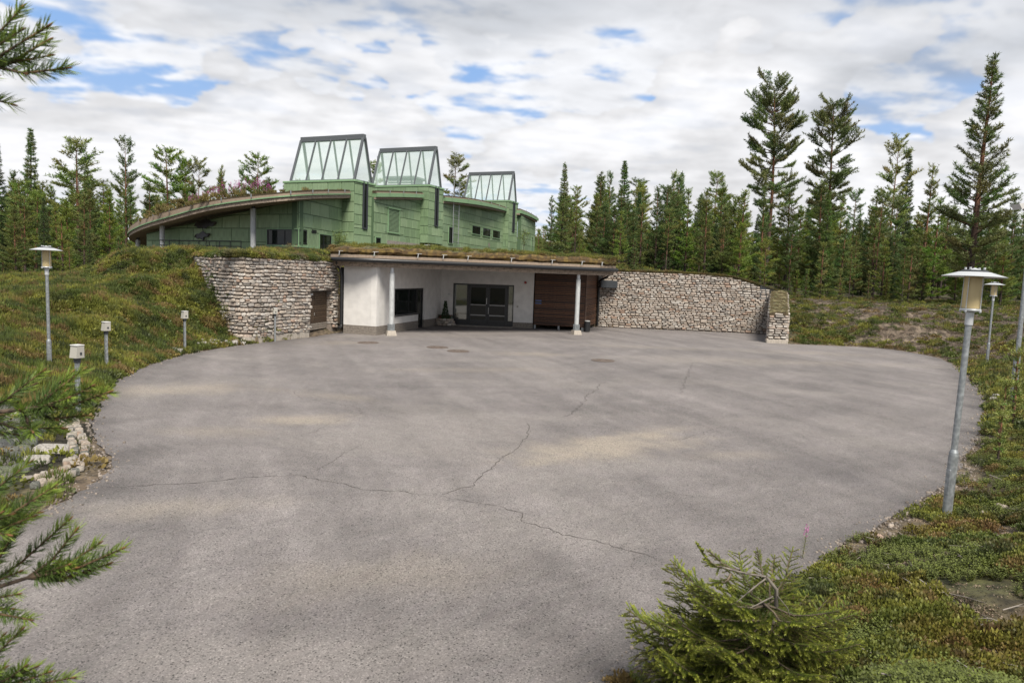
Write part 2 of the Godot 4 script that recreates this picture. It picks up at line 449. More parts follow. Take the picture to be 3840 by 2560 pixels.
func along(t: Array, d: float) -> float:
	if d <= t[0]: return t[1]
	for i in range(2, t.size(), 2):
		if d <= t[i]:
			return lerpf(t[i - 1], t[i + 1], (d - t[i - 2]) / (t[i] - t[i - 2]))
	return t[t.size() - 1]

# metres from the tarmac's edge, negative on it
func off_tarmac(x: float, d: float) -> float:
	if d < 34.12:
		return maxf(along(LEFT, d) - x, x - along(RIGHT, d)) * 0.82
	var s := d - 34.12 + maxf(0.0, x - 17.4) * 0.6
	if x < 13.4 + (d - 34.2) * 0.36 and d < 42.0: return -1.0
	return s

func wall_x(d: float) -> float:
	for i in range(5, WALL_LEFT.size() - 1):
		if d <= WALL_LEFT[i + 1][1]:
			return lerpf(WALL_LEFT[i][0], WALL_LEFT[i + 1][0], clampf((d - WALL_LEFT[i][1]) / (WALL_LEFT[i + 1][1] - WALL_LEFT[i][1]), 0, 1))
	return -8.05

func behind_walls(x: float, d: float) -> bool:
	if d < 25.9 or d > 47.0: return d > 47.0
	if x < -13.4: return false
	if x < -9.95:
		for i in 5:
			if x <= WALL_LEFT[i + 1][0]:
				var t: float = (x - WALL_LEFT[i][0]) / (WALL_LEFT[i + 1][0] - WALL_LEFT[i][0])
				return d > lerpf(WALL_LEFT[i][1], WALL_LEFT[i + 1][1], t) + 0.3
	if d < 32.4 or x < -8.1:
		return x < wall_x(d) - (0.28 if d < 29.0 else 1.7)
	var back := 39.8
	if x > -4.0: back = 39.6
	if x > 1.1: back = lerpf(39.6, 41.95, clampf((x - 1.1) / 3.9, 0, 1))
	if x > 5.0: back = lerpf(41.95, 40.85, clampf((x - 5.0) / 9.8, 0, 1))
	if x > 15.4: return false
	return d > back

func raw_height(x: float, d: float) -> float:
	var up := behind_walls(x, d)
	var skip := 1 if up else 2
	var sum := 0.0
	var wsum := 0.0
	for s in SPOTS:
		if s[3] == skip: continue
		var q: float = (x - s[0]) * (x - s[0]) + (d - s[1]) * (d - s[1]) + 0.25
		var w := 1.0 / (q * q)
		sum += w * s[2]; wsum += w
	var h := sum / wsum
	var rough := n1.get_noise_2d(x * 1.3, d * 1.3) * 0.10 + n1.get_noise_2d(x * 4.5, d * 4.5) * 0.05
	h += smoothstep(110.0, 260.0, d + absf(x) * 0.35) * 4.0
	if up: return h + rough * 0.6
	var s := off_tarmac(x, d)
	if s <= -0.5: return -0.10
	return lerpf(-0.10, -0.018, smoothstep(-0.5, -0.15, s)) + smoothstep(0.05, 0.4, s) * 0.035 + (h + rough) * smoothstep(0.0, 2.2, s)

func spaced(lo: float, hi: float, step: float, far: float) -> PackedFloat32Array:
	var o := PackedFloat32Array()
	var st := step
	var p := lo
	var low := []
	while p > -far:
		st *= 1.22
		p -= st
		low.append(p)
	low.reverse()
	for q in low: o.append(q)
	p = lo
	while p < hi:
		o.append(p); p += step
	st = step
	while p < far:
		o.append(p); st *= 1.22; p += st
	o.append(far)
	return o

func make_ground() -> void:
	gx = spaced(-25.0, 23.0, 0.32, 900.0)
	gd = spaced(-1.0, 52.0, 0.32, 900.0)
	var w := gx.size()
	gh.resize(w * gd.size())
	for j in gd.size():
		for i in w:
			gh[j * w + i] = raw_height(gx[i], gd[j])
	var v := PackedVector3Array()
	var n := PackedVector3Array()
	var c := PackedColorArray()
	var idx := PackedInt32Array()
	v.resize(gh.size()); n.resize(gh.size()); c.resize(gh.size())
	for j in gd.size():
		for i in w:
			var k := j * w + i
			var x := gx[i]
			var d := gd[j]
			v[k] = Vector3(x, gh[k], -d)
			var i0 := maxi(i - 1, 0)
			var i1 := mini(i + 1, w - 1)
			var j0 := maxi(j - 1, 0)
			var j1 := mini(j + 1, gd.size() - 1)
			n[k] = Vector3(-(gh[j * w + i1] - gh[j * w + i0]) / (gx[i1] - gx[i0]), 1.0, (gh[j1 * w + i] - gh[j0 * w + i]) / (gd[j1] - gd[j0])).normalized()
			c[k] = soil(x, d)
	for j in gd.size() - 1:
		for i in w - 1:
			var k := j * w + i
			idx.append(k); idx.append(k + w); idx.append(k + 1)
			idx.append(k + 1); idx.append(k + w); idx.append(k + w + 1)
	var arr := []
	arr.resize(Mesh.ARRAY_MAX)
	arr[Mesh.ARRAY_VERTEX] = v; arr[Mesh.ARRAY_NORMAL] = n; arr[Mesh.ARRAY_COLOR] = c; arr[Mesh.ARRAY_INDEX] = idx
	var m := ArrayMesh.new()
	m.add_surface_from_arrays(Mesh.PRIMITIVE_TRIANGLES, arr)
	structure("ground", m, mats["earth"], "mossy heath ground rising in banks round the tarmac yard", "ground")

# how much pale lichen and dead litter a place has
func lichen(x: float, d: float) -> float:
	var f := smoothstep(15.5, 19.0, x) * smoothstep(24.0, 29.0, d + (x - 18.0) * 0.3) * smoothstep(56.0, 47.0, d) * 0.62
	if x > 2.0 and d < 8.5: f = 0.08
	return f + n2.get_noise_2d(x * 1.1, d * 1.1) * 0.5

func soil(x: float, d: float) -> Color:
	var p := n1.get_noise_2d(x * 0.9, d * 0.9)
	var q := n2.get_noise_2d(x * 3.0 + 50.0, d * 3.0)
	var c := Color(0.075, 0.06, 0.032).lerp(Color(0.075, 0.085, 0.025), smoothstep(-0.3, 0.35, p))
	c = c.lerp(Color(0.13, 0.088, 0.05), smoothstep(0.1, 0.5, q) * 0.7)
	c = c.lerp(Color(0.225, 0.180, 0.135).lerp(Color(0.12, 0.088, 0.062), smoothstep(-0.2, 0.4, q)), smoothstep(0.15, 0.6, lichen(x, d)))
	var s := off_tarmac(x, d)
	if s < 0.9: c = c.lerp(Color(0.20, 0.15, 0.105), 0.75 * smoothstep(0.8 + q * 0.5, 0.1, s))
	return c

func height(x: float, d: float) -> float:
	var i := clampi(gx.bsearch(x) - 1, 0, gx.size() - 2)
	var j := clampi(gd.bsearch(d) - 1, 0, gd.size() - 2)
	var tx := clampf((x - gx[i]) / (gx[i + 1] - gx[i]), 0, 1)
	var td := clampf((d - gd[j]) / (gd[j + 1] - gd[j]), 0, 1)
	var w := gx.size()
	return lerpf(lerpf(gh[j * w + i], gh[j * w + i + 1], tx), lerpf(gh[(j + 1) * w + i], gh[(j + 1) * w + i + 1], tx), td)

# sand washed into hollows, and damp dark places, as ellipses: x, d, half sizes, turn, amount
const SAND := [[-7.6, 16.0, 1.6, 0.8, 0.3, 0.8], [-3.9, 13.2, 1.0, 0.45, 0.2, 1.0], [-4.0, 15.7, 1.2, 0.4, -0.4, 0.45], [1.7, 11.9, 1.7, 0.62, 0.55, 1.3], [0.9, 10.9, 0.8, 0.3, 0.2, 0.6], [2.9, 13.2, 0.9, 0.35, 0.5, 0.7], [-5.1, 12.0, 0.9, 0.4, 0.1, 0.5], [-3.9, 8.1, 1.0, 0.35, 0.2, 0.6], [0.8, 25.8, 1.6, 0.7, 0.1, 0.6], [-1.0, 21.0, 3.0, 0.5, 0.25, 0.4], [10.0, 26.0, 5.0, 0.9, 0.1, 0.35], [3.8, 11.6, 0.9, 0.3, 0.2, 0.4], [-6.5, 27.5, 1.5, 0.7, 0.3, 0.5], [6.0, 30.0, 3.0, 0.6, 0.0, 0.35], [-1.2, 6.4, 1.2, 0.5, 0.2, 0.4], [13.0, 30.0, 3.0, 0.8, -0.1, 0.4]]
const DAMP := [[4.5, 20.9, 2.4, 1.6, 0.2, 0.35], [2.4, 15.1, 1.5, 0.9, 0.3, 0.4], [-1.0, 5.9, 1.4, 0.5, 0.0, 0.3], [0.7, 5.0, 1.5, 0.5, 0.0, 0.3], [1.6, 6.2, 1.4, 0.8, 0.0, 0.35], [-5.9, 10.2, 0.9, 0.5, 0.7, 0.75], [-7.4, 12.4, 0.8, 0.35, 0.75, 0.6], [2.9, 9.2, 1.8, 0.9, 0.2, 0.25], [5.5, 11.0, 2.0, 1.0, 0.6, 0.2], [-1.6, 14.6, 2.4, 0.5, 0.3, 0.2], [-5.3, 8.6, 0.7, 0.4, 0.2, 0.5], [1.5, 18.0, 0.35, 4.0, -0.35, 0.15], [0.0, 40.0, 9.0, 2.2, 0.0, 0.2]]

func pools(list: Array, x: float, d: float) -> float:
	var sum := 0.0
	for e in list:
		var a: float = x - e[0]
		var b: float = d - e[1]
		if absf(a) > e[2] * 2.5 + e[3] or absf(b) > e[2] * 2.5 + e[3]: continue
		var u: float = (a * cos(e[4]) + b * sin(e[4])) / e[2]
		var w: float = (-a * sin(e[4]) + b * cos(e[4])) / e[3]
		var r := sqrt(u * u + w * w) + n2.get_noise_2d(x * 1.6, d * 1.6) * 0.6 + n2.get_noise_2d(x * 8.0, d * 8.0) * 0.2
		sum += e[5] * smoothstep(1.6, 0.0, r)
	return sum

func tarmac_tone(x: float, d: float, s: float) -> Color:
	var c := Color(0.224, 0.212, 0.213)
	c *= 1.0 + 0.22 * n1.get_noise_2d(x * 0.5, d * 0.5) + 0.12 * n2.get_noise_2d(x * 2.4, d * 1.2)
	# wheel and roller streaks towards the door
	var u := x * 0.93 + d * 0.36
	c *= 1.0 + 0.22 * n2.get_noise_2d(u * 1.5, (d - x * 0.3) * 0.10) + 0.07 * n2.get_noise_2d(u * 4.5 + 9.0, (d - x * 0.3) * 0.22)
	# sweeps of turning wheels
	var ring := sqrt((x + 4.0) * (x + 4.0) + (d - 31.0) * (d - 31.0))
	c *= 1.0 + 0.16 * n2.get_noise_2d(ring * 1.3, atan2(d - 31.0, x + 4.0) * 1.2) * smoothstep(4.0, 9.0, ring)
	c = c.lerp(Color(0.30, 0.285, 0.275), 0.5 * smoothstep(0.05, 0.5, n1.get_noise_2d(x * 0.32 + 40.0, d * 0.55)))
	c *= 1.0 + 0.16 * n2.get_noise_2d(x * 7.0, d * 7.0)
	c = c.lerp(Color(0.37, 0.335, 0.285), clampf(pools(SAND, x, d) * 0.8, 0.0, 0.9))
	c *= 1.0 - clampf(pools(DAMP, x, d) * 0.55, 0.0, 0.6)
	var e := -s + n2.get_noise_2d(x * 3.0, d * 3.0) * 0.25
	c *= lerpf(0.72, 1.0, smoothstep(0.0, 0.9, e))
	c.a = 1.0
	return c

func make_tarmac() -> void:
	var rows := []
	var d := -2.0
	while d <= 42.05:
		rows.append(d); d += 0.13 if d < 14.0 else 0.22
	var cols := 150
	var v := PackedVector3Array()
	var n := PackedVector3Array()
	var c := PackedColorArray()
	var uv := PackedVector2Array()
	var idx := PackedInt32Array()
	for r in rows.size():
		var q: float = rows[r]
		var xl := along(LEFT, q) - 0.02 + n2.get_noise_2d(q * 3.2, 7.0) * 0.11 + n2.get_noise_2d(q * 11.0, 7.0) * 0.04
		var xr := along(RIGHT, q) + n2.get_noise_2d(q * 3.2, 31.0) * 0.11 + n2.get_noise_2d(q * 11.0, 31.0) * 0.04
		for i in cols + 1:
			var x := lerpf(xl, xr, float(i) / cols)
			v.append(Vector3(x, 0.0, -q)); n.append(Vector3.UP)
			c.append(tarmac_tone(x, q, maxf(xl - x, x - xr) if q < 34.2 else maxf(-2.0, xl - x)))
			uv.append(Vector2(x, q))
	var w := cols + 1
	for r in rows.size() - 1:
		for i in cols:
			var k := r * w + i
			idx.append_array([k, k + w, k + 1, k + 1, k + w, k + w + 1])
	# the broken rim of the slab
	for side in [0, cols]:
		for r in rows.size() - 1:
			var a := v[r * w + side]
			var b := v[(r + 1) * w + side]
			var k := v.size()
			for p in [a, b, b + Vector3(0, -0.11, 0), a + Vector3(0, -0.11, 0)]:
				v.append(p); n.append(Vector3(-1 if side == 0 else 1, 0.3, 0).normalized()); c.append(Color(0.13, 0.115, 0.105)); uv.append(Vector2(p.x, -p.z))
			idx.append_array([k, k + 1, k + 2, k, k + 2, k + 3])
	var arr := []
	arr.resize(Mesh.ARRAY_MAX)
	arr[Mesh.ARRAY_VERTEX] = v; arr[Mesh.ARRAY_NORMAL] = n; arr[Mesh.ARRAY_COLOR] = c; arr[Mesh.ARRAY_TEX_UV] = uv; arr[Mesh.ARRAY_INDEX] = idx
	var m := ArrayMesh.new()
	m.add_surface_from_arrays(Mesh.PRIMITIVE_TRIANGLES, arr)
	var o := structure("tarmac_yard", m, mats["tarmac"], "worn grey tarmac yard with cracks and sandy hollows", "yard")
	# cracks: open, dark, ragged slits
	var cracks := [
		[-5.2, 8.7, -4.56, 8.92, -4.10, 9.06, -3.64, 9.35, -3.11, 9.52, -2.89, 9.53, -2.58, 9.36, -2.17, 9.21, -1.88, 8.97, -1.39, 9.02, -1.14, 8.89, -0.88, 8.87],
		[-0.88, 8.87, -0.70, 9.12, -0.48, 9.32, -0.37, 9.87, -0.20, 10.35, -0.12, 10.80, 0.14, 11.43, 0.35, 12.51, 0.38, 13.48, 0.30, 13.89],
		[-0.88, 8.87, -0.51, 8.68, -0.15, 8.57, 0.21, 8.30, 0.19, 8.02, 0.33, 7.91, 0.50, 7.81, 0.64, 7.62, 0.94, 7.54, 1.19, 7.33, 1.50, 7.14, 1.75, 6.93],
		[-2.89, 9.53, -2.74, 9.92, -2.66, 10.31, -2.61, 10.73, -2.47, 11.35, -2.31, 12.00],
		[1.16, 14.21, 1.65, 15.85, 1.87, 16.88, 2.20, 17.88, 2.41, 18.75, 2.74, 19.73],
		[-3.60, 11.85, -3.36, 12.82, -3.10, 13.73, -3.00, 14.08, -3.35, 14.61, -3.95, 15.08, -4.64, 15.35, -5.14, 16.22, -5.53, 16.50],
		[4.38, 17.76, 5.66, 21.99, 6.63, 25.16], [3.00, 12.42, 3.63, 13.11, 4.49, 14.03], [1.71, 9.12, 2.24, 9.24, 2.75, 9.24, 3.17, 9.07]]
	var wid := [0.0055, 0.0065, 0.0045, 0.003, 0.0065, 0.004, 0.006, 0.004, 0.0025]
	for k in cracks.size():
		var p: Array = cracks[k]
		var mb := MB.new()
		mb.col = Color(0.075, 0.066, 0.058)
		var pts := []
		for i in range(0, p.size() - 2, 2):
			var a := Vector2(p[i], p[i + 1])
			var b := Vector2(p[i + 2], p[i + 3])
			var steps := maxi(2, int(a.distance_to(b) / 0.07))
			for s in steps:
				var q := a.lerp(b, float(s) / steps)
				var nn := (b - a).normalized().orthogonal()
				pts.append(q + nn * (n2.get_noise_2d(q.x * 14.0, q.y * 14.0) * 0.05 + n2.get_noise_2d(q.x * 3.0, q.y * 3.0) * 0.14 * (1.0 if k > 3 else 0.0) + n2.get_noise_2d(q.x * 55.0, q.y * 55.0) * 0.02))
		for i in pts.size() - 1:
			var a: Vector2 = pts[i]
			var b: Vector2 = pts[i + 1]
			var nn := (b - a).normalized().orthogonal()
			var wa: float = wid[k] * (0.35 + 0.9 * absf(n1.get_noise_2d(a.x * 9.0, a.y * 9.0)) * 2.0) * smoothstep(0.0, 6.0, minf(i + 1.5, pts.size() - i))
			var wb: float = wid[k] * (0.35 + 0.9 * absf(n1.get_noise_2d(b.x * 9.0, b.y * 9.0)) * 2.0) * smoothstep(0.0, 6.0, minf(i + 2.5, pts.size() - i - 1))
			mb.quad(at(a.x - nn.x * wa, a.y - nn.y * wa, 0.004), at(a.x + nn.x * wa, a.y + nn.y * wa, 0.004), at(b.x + nn.x * wb, b.y + nn.y * wb, 0.004), at(b.x - nn.x * wb, b.y - nn.y * wb, 0.004))
		part(o, "crack", mb.mesh(), mats["bark"])
	# manhole covers
	var lid := MB.new()
	lid.lathe([Vector2(0.42, 0.0), Vector2(0.42, 0.012), Vector2(0.37, 0.016), Vector2(0.365, 0.008), Vector2(0.35, 0.008), Vector2(0.345, 0.016), Vector2(0.0, 0.018)], 28)
	for k in 8:
		lid.xf = Transform3D(Basis(Vector3.UP, TAU * k / 8))
		lid.box(Vector3(0.1, 0.017, -0.012), Vector3(0.31, 0.024, 0.012))
	var lm := lid.mesh()
	var what := ["round iron manhole cover near the white wall's corner", "left one of the two manhole covers before the entrance", "right one of the two manhole covers before the entrance", "iron manhole cover in a sandy hollow before the right column"]
	var ps := [[-5.78, 27.82], [-2.61, 26.71], [-3.6, 27.4], [3.25, 24.53]]
	ps[2] = [-2.0, 25.9]; ps[1] = [-2.9, 27.0]
	for k in 4:
		var t := part(self, "manhole_cover", lm, mats["cast_iron"], Transform3D(Basis(), at(ps[k][0], ps[k][1], 0.003)))
		tag(t, what[k], "manhole cover")

# ---------------------------------------------------------------- the copper building
# a slab that follows an outer and an inner plan line, with its own under and upper heights per point
func slab(outer: Array, inner: Array, lo: Array, hi: Array) -> ArrayMesh:
	var mb := MB.new()
	var k := outer.size()
	for i in k - 1:
		var a: Vector2 = outer[i]
		var b: Vector2 = outer[i + 1]
		var ai: Vector2 = inner[i]
		var bi: Vector2 = inner[i + 1]
		var p := [at(ai.x, ai.y, lo[i]), at(bi.x, bi.y, lo[i + 1]), at(bi.x, bi.y, hi[i + 1]), at(ai.x, ai.y, hi[i]), at(a.x, a.y, lo[i]), at(b.x, b.y, lo[i + 1]), at(b.x, b.y, hi[i + 1]), at(a.x, a.y, hi[i])]
		mb.quad(p[4], p[5], p[6], p[7]); mb.quad(p[1], p[0], p[3], p[2])
		mb.quad(p[7], p[6], p[2], p[3]); mb.quad(p[0], p[1], p[5], p[4])
		if i == 0: mb.quad(p[0], p[4], p[7], p[3])
		if i == k - 2: mb.quad(p[5], p[1], p[2], p[6])
	return mb.mesh()

func inset(line: Array, by: float) -> Array:
	var o := []
	for i in line.size():
		var a: Vector2 = line[maxi(i - 1, 0)]
		var b: Vector2 = line[mini(i + 1, line.size() - 1)]
		var t := (b - a).normalized()
		o.append((line[i] as Vector2) + Vector2(-t.y, t.x) * by)
	return o

func refine(pts: Array, per: int) -> Array:
	# Catmull-Rom through rows of equal-length arrays
	var o := []
	for i in pts.size() - 1:
		var p0: Array = pts[maxi(i - 1, 0)]
		var p1: Array = pts[i]
		var p2: Array = pts[i + 1]
		var p3: Array = pts[mini(i + 2, pts.size() - 1)]
		for s in per:
			var t := float(s) / per
			var r := []
			for k in p1.size():
				r.append(0.5 * (2.0 * p1[k] + (p2[k] - p0[k]) * t + (2.0 * p0[k] - 5.0 * p1[k] + 4.0 * p2[k] - p3[k]) * t * t + (3.0 * p1[k] - p0[k] - 3.0 * p2[k] + p3[k]) * t * t * t))
			o.append(r)
	o.append(pts[pts.size() - 1])
	return o

# sheets of copper on a face: rows of panels between base and top lines, with openings left out
func panels(b: Node3D, f: Transform3D, length: float, base: float, top0: float, top1: float, row: float, wide: float, first: float, holes: Array, out := 0.0) -> void:
	var h := base
	var r := 0
	while h < maxf(top0, top1) - 0.05:
		var h1 := minf(h + (first if r == 0 else row), maxf(top0, top1))
		var s := -wide * (0.5 if r % 2 == 1 else 0.0) + rf(-0.05, 0.05)
		while s < length - 0.01:
			var s1 := minf(s + wide * rf(0.85, 1.15), length)
			if length - s1 < 0.25: s1 = length
			var pieces := [[maxf(s, 0.0), h, s1, h1]]
			for q in holes:
				var next := []
				for p in pieces:
					if q[0] >= p[2] or q[2] <= p[0] or q[1] >= p[3] or q[3] <= p[1]:
						next.append(p)
						continue
					if q[1] > p[1]: next.append([p[0], p[1], p[2], q[1]])
					if q[3] < p[3]: next.append([p[0], q[3], p[2], p[3]])
					var y0 := maxf(p[1], q[1])
					var y1 := minf(p[3], q[3])
					if q[0] > p[0]: next.append([p[0], y0, q[0], y1])
					if q[2] < p[2]: next.append([q[2], y0, p[2], y1])
				pieces = next
			for p in pieces:
				if p[2] - p[0] < 0.06 or p[3] - p[1] < 0.05: continue
				var t0 := minf(p[3], lerpf(top0, top1, p[0] / length))
				var t1 := minf(p[3], lerpf(top0, top1, p[2] / length))
				if t0 - p[1] < 0.04 and t1 - p[1] < 0.04: continue
				t0 = maxf(t0, p[1] + 0.02); t1 = maxf(t1, p[1] + 0.02)
				var mb := MB.new()
				var e := 0.017
				var z0 := 0.002
				var z1 := 0.022
				var bl := Vector3(p[0] + e, p[1] + e, z0)
				var br := Vector3(p[2] - e, p[1] + e, z0)
				var tr := Vector3(p[2] - e, t1 - e, z0)
				var tl := Vector3(p[0] + e, t0 - e, z0)
				var c := (bl + br + tr + tl) / 4.0
				bl -= c; br -= c; tr -= c; tl -= c
				var i := Vector3(0.012, 0.012, 0)
				var zf := Vector3(0, 0, z1)
				var wob := Vector3(0, 0, rf(-0.003, 0.003))
				var f0 := bl + i + zf + wob
				var f1 := br + Vector3(-i.x, i.y, 0) + zf
				var f2 := tr - i + zf - wob
				var f3 := tl + Vector3(i.x, -i.y, 0) + zf
				mb.quad(f0, f1, f2, f3)
				mb.quad(bl, br, f1, f0); mb.quad(br, tr, f2, f1); mb.quad(tr, tl, f3, f2); mb.quad(tl, bl, f0, f3)
				part(b, "copper_panel", mb.mesh(), mats["copper_%d" % (rng.randi() % 6)], f * Transform3D(Basis(), c + Vector3(0, 0, out)))
			s = s1
		h = h1
		r += 1

func wall_body(b: Node3D, f: Transform3D, length: float, base: float, top0: float, top1: float, deep := 0.4) -> void:
	var mb := MB.new()
	mb.hexa([Vector3(0, base, -deep), Vector3(length, base, -deep), Vector3(length, top1, -deep), Vector3(0, top0, -deep), Vector3(0, base, 0), Vector3(length, base, 0), Vector3(length, top1, 0), Vector3(0, top0, 0)])
	part(b, "wall", mb.mesh(), mats["copper_seam"], f)

# a window: black frame bars, dark panes between
func window(b: Node3D, called: String, f: Transform3D, r: Array, bars: Array, fw := 0.06, trim := true, z := 0.0) -> Node3D:
	var mb := MB.new()
	mb.box(Vector3(r[0], r[1], z), Vector3(r[0] + fw, r[3], z + 0.05)); mb.box(Vector3(r[2] - fw, r[1], z), Vector3(r[2], r[3], z + 0.05))
	mb.box(Vector3(r[0] + fw, r[1], z), Vector3(r[2] - fw, r[1] + fw, z + 0.05)); mb.box(Vector3(r[0] + fw, r[3] - fw, z), Vector3(r[2] - fw, r[3], z + 0.05))
	for x in bars: mb.box(Vector3(x - fw / 2, r[1] + fw, z), Vector3(x + fw / 2, r[3] - fw, z + 0.045))
	var w := part(b, called, mb.mesh(), mats["frame_black"], f)
	var edges := [r[0]] + bars + [r[2]]
	for i in edges.size() - 1:
		var p := MB.new()
		p.box(Vector3(edges[i] + fw * 0.5, r[1] + fw * 0.5, z + 0.004), Vector3(edges[i + 1] - fw * 0.5, r[3] - fw * 0.5, z + 0.016))
		bit(w, "pane", p.mesh(), mats["dark_glass"])
	if trim:
		var t := MB.new()
		t.box(Vector3(r[0] - 0.05, r[3], 0.0), Vector3(r[2] + 0.05, r[3] + 0.05, 0.07))
		t.box(Vector3(r[0] - 0.06, r[1] - 0.06, 0.0), Vector3(r[2] + 0.06, r[1], 0.09))
		t.box(Vector3(r[0] - 0.05, r[1], 0.0), Vector3(r[0], r[3], 0.06)); t.box(Vector3(r[2], r[1], 0.0), Vector3(r[2] + 0.05, r[3], 0.06))
		bit(w, "frame", t.mesh(), mats["copper_trim"])
	return w

func tower(b: Node3D, o: Vector2, base: float, top: float, slot: float, lower_left: float) -> void:
	var u := Vector2(-0.92, 0.39).normalized()
	var w := Vector2(-u.y, u.x) * -1.0   # away to the right
	w = Vector2(0.39, 0.92).normalized()
	var half := 1.13
	var long := 5.7
	var p0 := o - w * half
	var p1 := o + w * half
	var e := face(p0, p1)                 # end face
	var s := face(p0 + u * long, p0)      # long front side
	wall_body(b, e, half * 2, base, top - 0.01, top - 0.01, 5.6)
	panels(b, e, half * 2, base, top - 0.12, top - 0.12, 0.645, 1.3, 0.6, [[half - 0.25, slot, half + 0.25, top + 1.0]])
	panels(b, s, long, lower_left, top - 0.12, top - 0.12, 0.645, 1.25, 0.645, [])
	# cornice
	var x := Transform3D(Basis(Vector3(u.x, 0, -u.y), Vector3.UP, Vector3(-w.x, 0, w.y)), at(o.x, o.y, 0))
	x.basis.z = x.basis.x.cross(Vector3.UP)
	var c := MB.new()
	c.cbox(Vector3(-0.07, top - 0.115, -half - 0.06), Vector3(long + 0.06, top + 0.02, half + 0.06), 0.02)
	part(b, "cornice", c.mesh(), mats["copper_trim"], x)
	# tall slit window in the end face
	var sl := MB.new()
	sl.box(Vector3(half - 0.25, slot, 0.0), Vector3(half - 0.17, top + 0.05, 0.10)); sl.box(Vector3(half + 0.17, slot, 0.0), Vector3(half + 0.25, top + 0.05, 0.10))
	sl.box(Vector3(half - 0.17, slot, 0.0), Vector3(half + 0.17, slot + 0.08, 0.10))
	var wn := part(b, "slit_window", sl.mesh(), mats["anthracite"], e)
	var pn := MB.new()
	pn.box(Vector3(half - 0.165, slot + 0.08, 0.004), Vector3(half + 0.165, top + 0.04, 0.02))
	bit(wn, "pane", pn.mesh(), mats["dark_glass"])
	# the tent of glass on top
	var a0 := 0.16
	var a1 := 5.28
	var r0 := 0.12
	var r1 := 5.12
	var hw := 0.93
	var y0 := top + 0.06
	var y1 := top + 3.02
	var rx := 0.10
	var sill := MB.new()
	sill.cbox(Vector3(a0 - 0.06, top + 0.02, -hw - 0.06), Vector3(a1 + 0.06, y0 + 0.03, hw + 0.06), 0.015)
	var sk := part(b, "skylight", sill.mesh(), mats["mullion"], x)
	var rb := MB.new()
	rb.cbox(Vector3(r0 - 0.06, y1 - 0.30, -0.16), Vector3(r1 + 0.04, y1 + 0.04, 0.16), 0.02)
	bit(sk, "ridge_beam", rb.mesh(), mats["mullion"])
	for side: float in [-1.0, 1.0]:
		for k in 5:
			var t := k / 4.0
			var mb := MB.new()
			var wd := 0.085 if k == 0 or k == 4 else 0.045
			var q0 := Vector3(lerpf(a0, a1, t), y0, side * hw)
			var q1 := Vector3(lerpf(r0, r1, t), y1 - 0.16, side * rx)
			var ax := Vector3(wd, 0, 0)
			var nz := Vector3(0, 0.2, side).normalized() * 0.05
			mb.hexa([q0 - ax - nz, q0 + ax - nz, q1 + ax - nz, q1 - ax - nz, q0 - ax + nz, q0 + ax + nz, q1 + ax + nz, q1 - ax + nz])
			bit(sk, "mullion", mb.mesh(), mats["mullion"])
			if k < 4:
				var t2 := (k + 1) / 4.0
				var g := MB.new()
				var e0 := Vector3(lerpf(a0, a1, t) + 0.03, y0, side * hw)
				var e1 := Vector3(lerpf(a0, a1, t2) - 0.03, y0, side * hw)
				var e2 := Vector3(lerpf(r0, r1, t2) - 0.03, y1 - 0.2, side * rx)
				var e3 := Vector3(lerpf(r0, r1, t) + 0.03, y1 - 0.2, side * rx)
				g.quad(e0, e1, e2, e3)
				bit(sk, "pane", g.mesh(), mats["sky_glass"])
	for endx in [[a0, r0], [a1, r1]]:
		var g := MB.new()
		g.tri(Vector3(endx[0], y0, -hw), Vector3(endx[0], y0, hw), Vector3(endx[1], y1 - 0.2, 0))
		bit(sk, "pane", g.mesh(), mats["sky_glass"])

